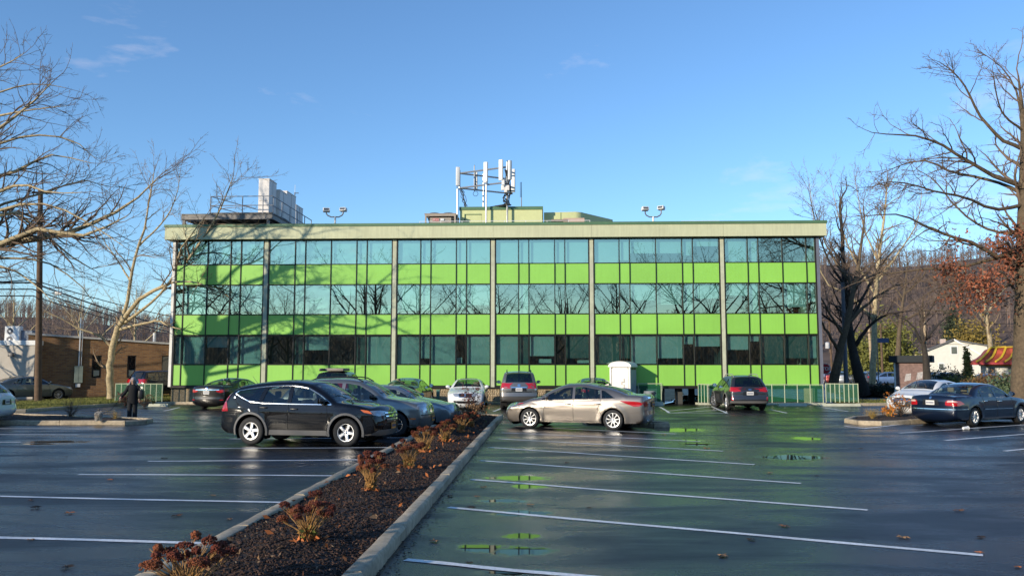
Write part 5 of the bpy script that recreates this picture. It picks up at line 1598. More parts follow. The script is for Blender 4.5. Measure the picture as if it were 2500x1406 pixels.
# -- white sedan facing the camera
S_bm = sedan('bm', 4.53, 1.82, 1.42, 2.76, .78, .315, zh=.72, zc=.96, xc=1.42, xr0=2.12, xr1=3.05, xd=3.75, zd=1.04, zr=1.02, roof_hw=.66, spokes=(10, .13), xB=2.45, sunroof=(2.25, 2.95))
S_bm['wraps'] = [('headlight', [(-.30, .60), (.16, .60), (.30, .72), (.16, .755), (-.28, .73)], ('pair', R(24), 1.55), M_LAMP, dict(rnd=.03)), ('grille', [(-.30, .73), (-.27, .58), (-.04, .58), (-.03, .73)], 'front', M_TRIM, dict(rnd=.04, off_=.012)), ('grille', [(.03, .73), (.04, .58), (.27, .58), (.30, .73)], 'front', M_TRIM, dict(rnd=.04, off_=.012)),
    ('grille_surround', [(-.33, .755), (-.30, .56), (.30, .56), (.33, .755)], 'front', M_CHROME, dict(rnd=.05, off_=.005)), ('air_intake', [(-.42, .40), (-.36, .28), (.36, .28), (.42, .40)], 'front', M_TRIM, dict(rnd=.04)), ('fog_lamp', [(-.06, .31), (.18, .32), (.2, .42), (-.04, .38)], ('pair', R(24), 1.5), M_TRIM, dict(rnd=.02)),
    ('emblem', [(.04 * math.cos(t), .80 + .03 * math.sin(t)) for t in [k * PI / 6 for k in range(12)]], 'front', M_TRIM, dict(off_=.008, res_=.03)), ('taillight', [(.45, .75), (.82, .75), (.82, .92), (.45, .9)], ('pair', PI - R(25), 0), M_RED, dict(rnd=.03))]
S_bm['plates'] = [('front', .47, M_PLATE)]
build_car('parked_car', 'white sedan with twin grilles facing the camera in front of the pebble wall', 'car', S_bm, MATS['paint_white'], (-2.17, 42.2, 0), R(-91), 'cars in the lot', seat=M_SEATT)

# -- grey-bronze large SUV, tail to the camera
S_pf = dict(S_crv); S_pf.update(id='pf', L=4.74, W=1.85, H=1.80, wb=2.85, fo=.88, r=.375, sill=.32, spokes=(6, .2), rim=.62, dlo_trim=None, whip=None, arch_clad=0, roof_hw=.76, rails=(2.0, 4.2, .58, .09), rail_m=M_TRIM, handle_m=M_TRIM, mirror_m=M_TRIM, mirror=(1.75, 1.22),
    top=[('front', [(.28, .34), (.16, .45), (.12, .6), (.14, .82), (.20, .98)]), ('hood', [(.20, .98), (.6, 1.08), (1.0, 1.12), (1.3, 1.14)]), ('ws', [(1.3, 1.14), (1.6, 1.4), (1.92, 1.66)]), ('roof', [(1.92, 1.66), (2.4, 1.73), (3.4, 1.745), (4.3, 1.69)]), ('rw', [(4.3, 1.69), (4.48, 1.42), (4.56, 1.22)]), ('rear', [(4.56, 1.22), (4.62, 1.0), (4.63, .75), (4.66, .6), (4.6, .42), (4.45, .38)])],
    belt=[(0, 1.05), (1.3, 1.10), (4.7, 1.14)], windows=[(1.34, 1.85, 2.5, 2.48), (2.6, 2.58, 3.45, 3.4), (3.58, 3.52, 4.4, 4.22)], handles=[(2.35, 1.02), (3.3, 1.03)], doors=[[(1.46, .40), (2.55, .40), (2.55, 1.13), (1.5, 1.12)], [(2.55, .40), (3.2, .40), (3.4, .78), (3.5, 1.13), (2.55, 1.13)]], plates=[('rear', .93, M_PLATE)], exhaust=[])
S_pf['wraps'] = [('headlight', [(-.2, .75), (.25, .75), (.3, .95), (-.15, .95)], ('pair', R(35), 1.6), M_LAMP, dict(rnd=.03)), ('grille', [(-.4, .95), (-.32, .65), (.32, .65), (.4, .95)], 'front', M_CHROME, dict(rnd=.04)),
    ('taillight', [(.70, .98), (.88, .98), (.84, 1.24), (.71, 1.24)], ('pair', PI - R(12), 0), M_RED, dict(rnd=.02, off_=.01)), ('taillight', [(4.48, .98), (4.68, .98), (4.62, 1.24), (4.50, 1.24)], 'sides', M_RED, dict(off_=.008)), ('reverse_lamp', [(.715, .90), (.88, .90), (.88, .985), (.715, .985)], ('pair', PI - R(12), 0), M_LAMP, dict(rnd=.02, off_=.01)),
    ('plate_recess', [(-.36, .86), (-.34, 1.0), (.34, 1.0), (.36, .86)], 'rear', M_TRIM, dict(rnd=.02, off_=.006)), ('handle_bar', [(-.37, 1.01), (-.37, 1.05), (.37, 1.05), (.37, 1.01)], 'rear', M_CHROME, dict(off_=.02)),
    ('emblem', [(.075 * math.cos(t), 1.13 + .06 * math.sin(t)) for t in [k * PI / 7 for k in range(14)]], 'rear', M_CHROME, dict(off_=.012, res_=.03)), ('rear_bumper', [(-.9, .62), (-.9, .80), (.9, .80), (.9, .62)], 'rear', paint('bronze_grey', (.20, .185, .17), .7, .35), dict(off_=.05)), ('bumper_step', [(-.6, .80), (-.6, .84), (.6, .84), (.6, .80)], 'rear', M_TRIM, dict(off_=.05)), ('rear_wiper', [(.02, 1.32), (.02, 1.34), (.45, 1.36), (.45, 1.345)], 'rear', M_TRIM, dict(off_=.015))]
build_car('parked_car', 'large grey-bronze SUV parked tail-out between the white sedan and grey sedan', 'car', S_pf, paint('bronze_grey', (.20, .185, .17), .7, .35), (.33, 42.2, 0), R(90), 'cars in the lot', glass_m=M_CGLASSD)

# -- dark grey wagon on the right, tail to the camera
S_ob = dict(S_crv); S_ob.update(id='ob', L=4.78, W=1.82, H=1.62, wb=2.74, fo=.95, r=.345, sill=.27, spokes=(7, .2), rim=.68, rim_m=M_RIM, dlo_trim=None, whip=None, arch_clad=.045, roof_hw=.70, rails=(2.1, 4.0, .56, .09), rail_m=mat('grey_rail_paint', (.3, .31, .3), .5), handle_m=None, mirror_m=None, mirror=(1.7, 1.1), steer=R(24),
    top=[('front', [(.28, .27), (.16, .36), (.10, .5), (.12, .68), (.22, .80)]), ('hood', [(.22, .80), (.6, .92), (1.0, .99), (1.3, 1.03)]), ('ws', [(1.3, 1.03), (1.7, 1.3), (2.1, 1.5)]), ('roof', [(2.1, 1.5), (2.6, 1.56), (3.5, 1.56), (4.1, 1.50)]), ('rw', [(4.1, 1.50), (4.38, 1.24), (4.52, 1.04)]), ('rear', [(4.52, 1.04), (4.64, .9), (4.66, .7), (4.70, .5), (4.64, .38), (4.5, .32)])],
    belt=[(0, .92), (1.3, .98), (4.7, 1.05)], windows=[(1.36, 2.0, 2.5, 2.46), (2.6, 2.56, 3.4, 3.32), (3.52, 3.44, 4.3, 3.98)], handles=[(2.35, .88), (3.25, .9)], doors=[[(1.46, .36), (2.55, .36), (2.55, 1.0), (1.5, .99)], [(2.55, .36), (3.15, .36), (3.4, .72), (3.45, 1.02), (2.55, 1.0)]], plates=[('rear', .80, M_PLATE)], exhaust=[])
P_ob = paint('graphite', (.045, .045, .05), .55, .33)
S_ob['handle_m'] = P_ob; S_ob['mirror_m'] = P_ob
S_ob['wraps'] = [('headlight', [(-.2, .62), (.25, .64), (.4, .8), (-.15, .76)], ('pair', R(40), 1.6), M_LAMP, dict(rnd=.03)), ('grille', [(-.4, .74), (-.34, .58), (.34, .58), (.4, .74)], 'front', M_TRIM, dict(rnd=.04)),
    ('taillight', [(.36, .90), (.66, .86), (.90, .90), (.84, 1.08), (.70, 1.06), (.46, .98)], ('pair', PI - R(16), 0), M_RED, dict(rnd=.02, off_=.008)), ('taillight', [(4.36, .90), (4.7, .88), (4.62, 1.06), (4.42, 1.08)], 'sides', M_RED, dict(off_=.008)), ('reflector', [(.72, .48), (.82, .48), (.82, .64), (.72, .64)], ('pair', PI - R(10), 0), M_RED, dict(rnd=.02)),
    ('plate_recess', [(-.34, .70), (-.30, .88), (.30, .88), (.34, .70)], 'rear', M_TRIM, dict(rnd=.03)), ('emblem', [(.085 * math.cos(t), .97 + .04 * math.sin(t)) for t in [k * PI / 7 for k in range(14)]], 'rear', M_CHROME, dict(off_=.012, res_=.03)), ('rear_bumper', [(-.84, .36), (-.84, .46), (.84, .46), (.84, .36)], 'rear', M_CLAD, dict(off_=.03)), ('rear_wiper', [(.02, 1.12), (.02, 1.14), (.4, 1.16), (.4, 1.145)], 'rear', M_TRIM, dict(off_=.015))]
build_car('parked_car', 'dark grey wagon with roof rails parked tail-out near the right fence', 'car', S_ob, P_ob, (10.86, 40.7, 0), R(88), 'cars in the lot', glass_m=M_CGLASSD)

# -- black sedan on the left, tail to the camera
S_es = sedan('es', 4.90, 1.82, 1.45, 2.82, .98, .325, zh=.72, zc=.98, xc=1.38, xr0=2.15, xr1=3.15, xd=4.05, zd=1.09, zr=1.07, roof_hw=.66, rim=.70, spokes=(10, .14), xB=2.50, dlo_trim='all', fin=3.4, trim_r=.01)
P_es = paint('dark_bronze', (.022, .02, .019), .5, .33)
S_es['wraps'] = [('headlight', [(-.2, .6), (.25, .62), (.45, .78), (-.1, .74)], ('pair', R(45), 1.7), M_LAMP, dict(rnd=.03)), ('grille', [(-.42, .7), (-.3, .3), (.3, .3), (.42, .7)], 'front', M_TRIM, dict(rnd=.05)),
    ('taillight', [(.40, .84), (.60, .79), (.92, .86), (.90, .96), (.40, .90)], ('pair', PI - R(22), 0), M_RED, dict(rnd=.02, off_=.008)), ('boot_strip', [(-.62, .905), (-.62, .945), (.62, .945), (.62, .905)], 'rear', M_CHROME, dict(off_=.014)),
    ('emblem', [(.075 * math.cos(t), 1.0 + .045 * math.sin(t)) for t in [k * PI / 7 for k in range(14)]], 'rear', M_CHROME, dict(off_=.012, res_=.03)), ('reflector', [(.62, .44), (.8, .44), (.8, .48), (.62, .48)], ('pair', PI - R(14), 0), M_RED, dict(res_=.05))]
S_es['plates'] = [('rear', .80, M_PLATE)]; S_es['exhaust'] = [(.56, .34), (-.56, .34)]
build_car('parked_car', 'black sedan with wide chrome boot strip parked tail-out at the left', 'car', S_es, P_es, (-13.75, 42.0, 0), R(78), 'cars in the lot', seat=M_SEATT)

# -- dark sedan tail-out left of the white one
S_dk = dict(S_es); S_dk.update(id='dk', wraps=[w for w in S_es['wraps'] if w[0] not in ('boot_strip',)], exhaust=[], dlo_trim=None)
build_car('parked_car', 'dark sedan with green reflection put into its paint, parked tail-out behind the flower pot', 'car', S_dk, paint('black_green', (.012, .016, .015), .4, .3), (-5.15, 42.3, 0), R(84), 'cars in the lot')  # faint green in the paint stands in for a green reflection
# -- dark SUV with flat roof box
S_sv = dict(S_pf); S_sv.update(id='sv', rails=None, H=1.72)
sv = build_car('parked_car', 'dark SUV with a flat tan roof box behind the silver-grey crossover', 'car', S_sv, paint('black_blue', (.012, .013, .016), .4, .3), (-8.6, 42.4, 0), R(90), 'cars in the lot', glass_m=M_CGLASSD)
part('roof_box', MB().bbox(-1.9, -.3, -.52, .35, 1.79, 1.93, .03), mat('tan_roof_box', (.3, .26, .2), .7), sv, True)
part('box_end', MB().bbox(-2.0, -1.0, .352, .62, 1.79, 1.92, .03), M_TRIM, sv, True)
# -- dark green car behind the grey sedan, only its roof shows
build_car('parked_car', 'dark green car whose roof shows above the grey sedan', 'car', S_dk, paint('dark_green', (.02, .035, .026), .4, .3), (4.05, 42.6, 0), R(92), 'cars in the lot')
# -- cars on the side road at the left
S_is = dict(S_es); S_is.update(id='is', plates=[('rear', .8, M_PLATE)], exhaust=[])
build_car('parked_car', 'grey-green sedan on the side road behind the utility pole', 'car', S_is, paint('sage_silver', (.14, .155, .14), .6, .35), (-29.3, 51.2, 0), R(50), 'cars on the side road')
build_car('parked_car', 'dark hatchback with lit red tail lamps behind the dog walker', 'car', S_sv | dict(id='hb', H=1.6, box=None), paint('ink', (.012, .014, .022), .4, .3), (-22.2, 54.2, 0), R(62), 'cars on the side road')
# -- white wagon at the left edge, only its tail corner in the picture
S_wv = dict(S_ob); S_wv.update(id='wv', W=1.86, H=1.55, rails=None, arch_clad=0, steer=None)
S_wv['wraps'] = [w for w in S_ob['wraps'] if w[0] not in ('rear_bumper', 'taillight', 'reflector', 'emblem')] + [('taillight', [(4.30, .72), (4.56, .70), (4.58, .98), (4.30, .98)], 'sides', mat('tail_lamp_dark_red', (.16, .008, .010), .15, coat=1), dict(rnd=.02, off_=.008)), ('taillight', [(.66, .72), (.9, .72), (.88, .98), (.68, .98)], ('pair', PI - R(14), 0), MATS['tail_lamp_dark_red'], dict(off_=.008))]
build_car('parked_car', 'white wagon cut off at the left edge of the picture', 'car', S_wv, paint('cool_white', (.62, .64, .66), 0, .33), (-19.72, 29.0, 0), R(186), 'cars in the lot')
# -- car under the building
build_car('parked_car', 'black car on the lower level below the building', 'car', S_dk | dict(id='ub'), MATS['paint_black_green'], (12.0, 57.5, -1.35), R(183), 'cars in the lot')
# ================================================================== trees
def bark(name, c1, c2, sc=9):
    m = mat(name, c1, .9, var=.35, vscale=sc, var2=.25, v2scale=1.3, bump=.7, bscale=26, bdist=.03)
    return m
M_BARK_S = bark('sycamore_bark', (.42, .33, .19), None, 7)
M_BARK_D = bark('dark_bark', (.040, .033, .027), None)
M_BARK_O = bark('oak_bark', (.115, .082, .05), None)
M_TWIG = mat('bare_twigs', (.16, .11, .075), .9, var=.25, vscale=1.5)
M_TWIG_S = mat('pale_twigs', (.27, .19, .115), .9, var=.25, vscale=1.5)
M_TWIG_D = mat('dark_twigs', (.075, .055, .042), .9, var=.25, vscale=1.5)

def tubes_np(P, Rr, k):
    """P (N,S,3), Rr (N,S) -> vertices, quads"""
    N, S = P.shape[:2]
    T = np.gradient(P, axis=1); T /= np.linalg.norm(T, axis=2, keepdims=True) + 1e-9
    ref = np.where(np.abs(T[:, :1, 2:3]) > .9, np.array([1., 0, 0]), np.array([0, 0, 1.]))
    A = np.cross(T, np.broadcast_to(ref, T.shape)); A /= np.linalg.norm(A, axis=2, keepdims=True) + 1e-9
    B = np.cross(A, T)
    th = 2 * np.pi * np.arange(k) / k
    V = P[:, :, None, :] + Rr[:, :, None, None] * (A[:, :, None, :] * np.cos(th)[None, None, :, None] + B[:, :, None, :] * np.sin(th)[None, None, :, None])
    idx = np.arange(N * S * k).reshape(N, S, k)
    a = idx[:, :-1, :]; b = np.roll(a, -1, 2); d = idx[:, 1:, :]; c = np.roll(d, -1, 2)
    return V.reshape(-1, 3), np.stack([a, b, c, d], -1).reshape(-1, 4)

def sample_poly(P, S):
    """resample one polyline (with radii in col 3) to S points, smoothed"""
    P = np.array(smooth_poly([tuple(p) for p in P], 5))
    d = np.r_[0, np.cumsum(np.linalg.norm(np.diff(P[:, :3], axis=0), axis=1))]
    t = np.linspace(0, d[-1], S)
    return np.stack([np.interp(t, d, P[:, i]) for i in range(4)], 1)

def children_of(rg, P, Rr, dens, t0, ang, lenf, rf, S, wander, up, rmin, tip=True, lmin=.15, tl=.55, cap=9.):
    N, S1 = P.shape[:2]
    seg = np.linalg.norm(np.diff(P, axis=1), axis=2).sum(1)
    cnt = np.maximum(1, np.round(seg * dens * rg.uniform(.7, 1.3, N))).astype(int)
    idx = np.repeat(np.arange(N), cnt)
    t = t0 + (1 - t0) * rg.random(len(idx)) ** .85
    if tip:
        idx = np.r_[idx, np.arange(N)]; t = np.r_[t, np.ones(N)]
    M = len(idx)
    f = t * (S1 - 1); i0 = np.minimum(f.astype(int), S1 - 2); w = (f - i0)[:, None]
    pos = P[idx, i0] * (1 - w) + P[idx, i0 + 1] * w
    tan = P[idx, i0 + 1] - P[idx, i0]; tan /= np.linalg.norm(tan, axis=1, keepdims=True) + 1e-9
    r0 = (Rr[idx, i0] * (1 - w[:, 0]) + Rr[idx, i0 + 1] * w[:, 0])
    q = rg.normal(size=(M, 3)); q -= (q * tan).sum(1, keepdims=True) * tan; q /= np.linalg.norm(q, axis=1, keepdims=True) + 1e-9
    a = rg.normal(ang[0], ang[1], M); a[M - N:] = rg.normal(.15, .1, N) if tip else a[M - N:]
    d = tan * np.cos(a)[:, None] + q * np.sin(a)[:, None]; d[:, 2] += up * rg.uniform(.3, 1.4, M); d /= np.linalg.norm(d, axis=1, keepdims=True)
    L = np.maximum(lmin, seg[idx] * rg.uniform(*lenf, M) * (1 - tl * t))
    L = np.minimum(L, cap * rg.uniform(.55, 1.0, M))
    rc = np.minimum(np.minimum(r0 * .95, .085), np.maximum(rmin, r0 * rf))
    if tip: rc[M - N:] = r0[M - N:]
    Q = np.zeros((M, S + 1, 3)); Q[:, 0] = pos
    for k in range(S):
        Q[:, k + 1] = Q[:, k] + d * (L / S)[:, None]
        d = d + rg.normal(size=(M, 3)) * wander; d[:, 2] += up * .25; d /= np.linalg.norm(d, axis=1, keepdims=True)
    tt = np.linspace(0, 1, S + 1)[None]
    RQ = np.maximum(rc[:, None] * (1 - .72 * tt), rmin * .7)
    return Q, RQ

def merge(parts_):
    V, F, o = [], [], 0
    for v, f in parts_:
        V.append(v); F.append(f + o); o += len(v)
    return np.concatenate(V), np.concatenate(F)

def tree(name, label, limbs, seed, bark_m, twig_m, levels=3, dens=(1.1, 2.2, 4.0), rmin=.006, group=None, up=.10, leaf=None, twig_len=1.0, base=None, ang=.75, lcap=2.6):
    """limbs: list of polylines [(x,y,z,r),...] in world space; first is the trunk"""
    rg = np.random.default_rng(seed)
    b = Vector(limbs[0][0][:3]) if base is None else Vector(base)
    T = thing(name, label, 'tree', (b.x, b.y, max(0, b.z)), 0, group)
    off = np.array([b.x, b.y, max(0, b.z)])
    S0 = 12
    L0 = np.stack([sample_poly(l, S0) for l in limbs])
    L0[:, 1:-1, :3] += rg.normal(size=(len(limbs), S0 - 2, 3)) * np.minimum(.05, L0[:, 1:-1, 3:4] * np.array([.10] + [.35] * (len(limbs) - 1))[:, None, None])
    P0, R0 = L0[:, :, :3], L0[:, :, 3]
    main = [tubes_np(P0[:1], R0[:1], 14)]
    if len(limbs) > 1: main.append(tubes_np(P0[1:], R0[1:], 9))
    cr = []
    Pc, Rc = P0, R0
    lv = [(dens[0], .18, (ang, .25), (.28 * twig_len, .55 * twig_len), .55, 7, .16, up, max(rmin, .012), 5),
          (dens[1], .12, (ang, .28), (.30, .60), .55, 5, .20, up, max(rmin, .008), 4),
          (dens[2], .10, (.7, .3), (.28, .62), .6, 4, .22, up * .7, rmin, 3),
          (dens[3] if len(dens) > 3 else 5, .05, (.7, .3), (.3, .6), .7, 3, .25, up * .5, rmin * .8, 3)]
    for i in range(levels):
        dn, t0, an, lf, rf, S, wa, u_, rm, k = lv[i]
        if i == 0:   # trunk branches high up only
            Pc, Rc = children_of(rg, Pc, Rc, dn, .30, an, lf, rf, S, wa, u_, rm, cap=lcap)
        else:
            Pc, Rc = children_of(rg, Pc, Rc, dn, t0, an, lf, rf, S, wa, u_, rm, lmin=.12, cap=lcap * (.55 if i == 1 else .3))
        cr.append(tubes_np(Pc, Rc, k))
    V, F = merge(main); me = np_mesh('trunk', V - off, F, True); link('trunk', me, bark_m, T)
    V, F = merge(cr); me = np_mesh('crown', V - off, F, True); link('crown', me, twig_m, T)
    if leaf:
        n_, box, lm, ls = leaf
        E = Pc[:, -1]; ok_ = (E[:, 0] > box[0]) & (E[:, 0] < box[1]) & (E[:, 2] > box[2]) & (E[:, 2] < box[3])
        E = E[ok_]
        # clumps: keep twigs near random centres
        if len(E):
            cen = E[rg.integers(len(E), size=int(box[4]))]
            dd = np.min(np.linalg.norm(E[:, None] - cen[None], axis=2), axis=1)
            E = E[dd < box[5]]
            E = E[rg.integers(len(E), size=n_)] + rg.normal(size=(n_, 3)) * .22
            leaves_mesh('leaves', E - off, ls, lm, T, rg)
    return T
def leaves_mesh(name, C, size, m, parent, rg, kind=None):
    n_ = len(C)
    a = rg.normal(size=(n_, 3)); a /= np.linalg.norm(a, axis=1, keepdims=True)
    b = rg.normal(size=(n_, 3)); b -= (a * b).sum(1, keepdims=True) * a; b /= np.linalg.norm(b, axis=1, keepdims=True)
    s = size * rg.uniform(.6, 1.3, n_)[:, None]
    c = np.cross(a, b) * s * .25
    V = np.stack([C - a * s, C - b * s * .45 + c, C + a * s, C + b * s * .45 + c], 1).reshape(-1, 3)
    F = np.arange(n_ * 4).reshape(-1, 4)
    o = link(name, np_mesh(name, V, F), m, parent)
    return o
def px_limb(pts, Y0, Y1, r0, r1):
    n_ = len(pts); out = []
    for i, p in enumerate(pts):
        t = i / (n_ - 1)
        q = at(p[0], p[1], Y0 + (Y1 - Y0) * t)
        out.append((q.x, q.y, q.z, r0 + (r1 - r0) * t ** .8))
    return out

# ---- sycamore beside the left corner of the building
Yt = 48.5
lim = [px_limb([(270, 974), (268, 930), (270, 880), (278, 835), (288, 798)], Yt, Yt, .225, .17),
       px_limb([(286, 805), (305, 755), (318, 690), (333, 615), (352, 565), (360, 505), (372, 450), (376, 420)], Yt, Yt + .6, .13, .02),
       px_limb([(288, 800), (330, 742), (370, 712), (422, 686), (448, 650), (484, 600), (520, 545), (540, 505), (556, 466), (570, 430)], Yt, 44.8, .14, .018),
       px_limb([(290, 805), (340, 792), (385, 783), (410, 795), (440, 803)], Yt, 46.0, .09, .03),
       px_limb([(272, 845), (235, 815), (190, 800), (150, 778), (112, 760)], Yt, Yt - 1, .085, .02),
       px_limb([(300, 790), (345, 757), (385, 722), (425, 672), (440, 610), (470, 570), (500, 530)], Yt, 45.6, .10, .02),
       px_limb([(320, 690), (290, 640), (262, 600), (240, 560)], Yt + .2, Yt + 1, .06, .015),
       px_limb([(420, 690), (470, 688), (520, 705), (580, 735)], 45.8, 44.2, .06, .012),
       px_limb([(340, 600), (400, 540), (430, 480), (440, 420)], Yt + .4, Yt - 1, .06, .012)]
tree('sycamore_tree', 'pale-barked bare sycamore at the left corner of the building', lim, 21, M_BARK_S, M_TWIG_S, 3, (1.7, 3.2, 5.0), rmin=.007)
# ---- big sycamore off the left edge, whose limbs reach into the picture and shade the facade
X0, Y0 = -28.0, 37.0
def wl(pts, y1, r0, r1, y0=Y0): return px_limb(pts, y0, y1, r0, r1)
lim = [[(X0, Y0, 0, .52), (X0 + .1, Y0, 2.5, .44), (X0 + .35, Y0, 5.2, .40), (X0 + .9, Y0, 8, .32), (X0 + 1.2, Y0 + .3, 12, .22), (X0 + 1.4, Y0, 17, .06)],
       wl([(-285, 720), (-150, 640), (0, 598), (95, 560), (200, 575), (274, 548), (309, 528)], 36.0, .19, .02),
       wl([(-270, 560), (-140, 470), (0, 428), (65, 406), (125, 379), (220, 398)], 37.5, .15, .015),
       wl([(-270, 600), (-140, 510), (0, 468), (50, 448), (120, 470), (200, 470)], 35.0, .13, .015),
       wl([(-260, 430), (-130, 330), (0, 284), (75, 269), (165, 259)], 37, .11, .012),
       wl([(-255, 330), (-120, 210), (0, 165), (60, 130)], 36, .09, .012),
       wl([(-280, 680), (-150, 590), (0, 523), (60, 530), (95, 562), (150, 605), (215, 655), (280, 645)], 38.5, .13, .012),
       wl([(-285, 730), (-120, 690), (0, 650), (80, 690), (130, 740)], 36, .11, .012),
       wl([(-265, 500), (-100, 400), (0, 350), (90, 330), (180, 345), (230, 385)], 38.5, .10, .012), wl([(-275, 640), (-120, 560), (0, 500), (110, 470), (200, 440), (260, 455)], 39.5, .11, .012), wl([(-250, 380), (-110, 270), (0, 225), (90, 205), (160, 215)], 38.5, .08, .012),
       wl([(-280, 700), (-120, 640), (0, 630), (110, 640), (190, 690), (230, 740)], 39, .09, .012), wl([(-280, 650), (-100, 560), (40, 500), (150, 510), (240, 560), (300, 600)], 34.5, .10, .012),
       [(X0 + .2, Y0, 4.6, .26), (X0 + 2.0, Y0 + .6, 6.4, .22), (X0 + 4.4, Y0 + 1.2, 7.6, .17), (X0 + 7.5, Y0 + 1.0, 8.0, .12), (X0 + 10.5, Y0 + .6, 9.2, .06), (X0 + 12, Y0 + .4, 10.5, .02)],
       [(X0 + .3, Y0, 5.6, .24), (X0 + 1.6, Y0 - .8, 8.6, .18), (X0 + 3.8, Y0 - 1.0, 11.0, .12), (X0 + 6.2, Y0 - .8, 13.0, .05), (X0 + 7.5, Y0 - .6, 14.5, .02)],
       [(X0, Y0, 5, .22), (X0 - 2, Y0 - 1, 8, .16), (X0 - 4.5, Y0 - 2, 11, .1), (X0 - 6, Y0 - 3, 14, .03)],
       [(X0 + .6, Y0, 7, .2), (X0 + .5, Y0 - 2.5, 9.5, .14), (X0 + 1.5, Y0 - 5, 12, .06)]]
tree('sycamore_tree', 'large bare sycamore off the left edge with limbs reaching into the picture', lim, 33, M_BARK_S, M_TWIG, 3, (1.35, 2.7, 4.7), rmin=.007)
# ---- oak at the right edge
Yk = 34.0
def ol(pts, y1, r0, r1): return px_limb(pts, Yk, y1, r0, r1)
lim = [ol([(2512, 1000), (2510, 900), (2508, 780), (2506, 660), (2502, 540), (2500, 420), (2498, 330), (2494, 250), (2486, 185)], Yk, .66, .03),
       ol([(2497, 455), (2428, 430), (2378, 406), (2328, 371), (2278, 344), (2224, 331), (2174, 329), (2129, 324)], 32.5, 0.102, .015),
       ol([(2498, 365), (2438, 334), (2393, 284), (2363, 224), (2333, 180), (2298, 155)], 33.2, 0.088, .015),
       ol([(2497, 475), (2440, 445), (2340, 425), (2260, 392), (2210, 400), (2165, 418)], 35.5, 0.082, .015),
       ol([(2500, 600), (2438, 628), (2388, 598), (2323, 578), (2258, 553), (2199, 523), (2110, 528)], 33.0, 0.116, .018),
       ol([(2460, 622), (2348, 653), (2248, 658), (2149, 673), (2090, 690)], 35.2, 0.075, .015),
       ol([(2496, 290), (2478, 215), (2446, 165), (2398, 130)], 34.6, 0.054, .012),
       ol([(2499, 500), (2420, 510), (2350, 480), (2290, 470), (2200, 445), (2140, 450)], 31.5, 0.082, .014),
       ol([(2497, 320), (2450, 280), (2432, 225), (2424, 175)], 32.4, 0.054, .012),
       ol([(2502, 560), (2450, 570), (2380, 545), (2330, 500), (2280, 440), (2250, 420)], 36.0, 0.075, .014),
       ol([(2504, 640), (2460, 655), (2410, 690), (2350, 712), (2300, 720)], 32.6, 0.054, .012), ol([(2504, 610), (2475, 570), (2440, 545), (2390, 530)], 32.8, 0.054, .012), ol([(2506, 700), (2480, 720), (2440, 735), (2390, 740)], 33.0, 0.041, .012),
       ol([(2506, 680), (2440, 700), (2380, 690), (2300, 700), (2220, 745)], 33.8, 0.068, .014),
       ol([(2500, 420), (2580, 330), (2650, 260), (2720, 200)], 33, 0.109, .02), ol([(2502, 540), (2600, 480), (2720, 430)], 35, 0.122, .02), ol([(2500, 700), (2580, 640), (2700, 600)], 32, 0.109, .02)]
for i_, r_ in enumerate((.66, .60, .50, .38, .25, .17, .12, .07, .03)): lim[0][i_] = lim[0][i_][:3] + (r_,)
M_RUSSET = mat('russet_oak_leaves', (.27, .085, .04), .8, var=.55, vscale=2.5)
lx0, lx1 = at(2305, 600, Yk).x, at(2620, 600, Yk).x
tree('oak_tree', 'tall bare oak with clinging russet leaves at the right edge', lim, 45, M_BARK_O, M_TWIG, 3, (2.2, 3.9, 6.4), rmin=.006, ang=.85, lcap=2.4,
     leaf=(4600, (lx0, lx1, at(2300, 765, Yk).z, at(2300, 560, Yk).z, 190, .22), M_RUSSET, .075))
# ---- trees right of the building
def simple_limbs(x, y, z, H, r, rg, n=6, spread=.45, fork=.35, lean=(0, 0)):
    top = (x + lean[0] * H, y + lean[1] * H, z + H)
    tr = [(x, y, z, r), (x + lean[0] * H * .3 + rg.normal(0, .05), y, z + H * .3, r * .75), (x + lean[0] * H * .6, y + rg.normal(0, .2), z + H * .6, r * .42), (top[0], top[1], top[2], r * .06)]
    out = [tr]
    for k in range(n):
        t = fork + (.75 - fork) * k / max(1, n - 1)
        a = k * 2.4 + rg.uniform(-.4, .4)
        bx, by, bz = x + lean[0] * H * t, y + lean[1] * H * t, z + H * t
        ln = H * spread * (1.25 - t) * rg.uniform(.8, 1.2)
        dx, dy = math.cos(a), math.sin(a)
        rr_ = r * (1 - t) * .62
        out.append([(bx, by, bz, rr_), (bx + dx * ln * .35, by + dy * ln * .35, bz + ln * .34, rr_ * .75), (bx + dx * ln * .7, by + dy * ln * .7, bz + ln * .72, rr_ * .45), (bx + dx * ln, by + dy * ln, bz + ln * 1.15, rr_ * .12)])
    return out
def lean_tree(label, trunk_px, Y, r, extra, seed, bm_, tm_, dens=(1.7, 3.2, 5.0), rmin=.008, top=None):
    l0 = px_limb(trunk_px, Y, Y, r, r * .18)
    lims = [l0] + [px_limb(p, Y, Y + dy, ra, ra * .15) for (p, dy, ra) in extra]
    return tree('bare_tree', label, lims, seed, bm_, tm_, 3, dens, rmin, 'bare trees right of the building')
lean_tree('olive-trunked bare tree leaning right, just right of the building', [(2032, 958), (2044, 885), (2058, 830), (2072, 780), (2085, 700), (2100, 620), (2110, 540)], 54, .34,
          [([(2050, 860), (2020, 810), (1995, 770), (1970, 740)], -1.5, .12), ([(2070, 790), (2120, 740), (2180, 700), (2240, 690)], -1, .13), ([(2085, 700), (2040, 640), (2010, 580), (1985, 500)], 1, .11), ([(2090, 690), (2140, 640), (2190, 570)], 2, .1), ([(2060, 820), (2000, 720), (1985, 660)], -2, .09)], 51, M_BARK_O, M_TWIG)
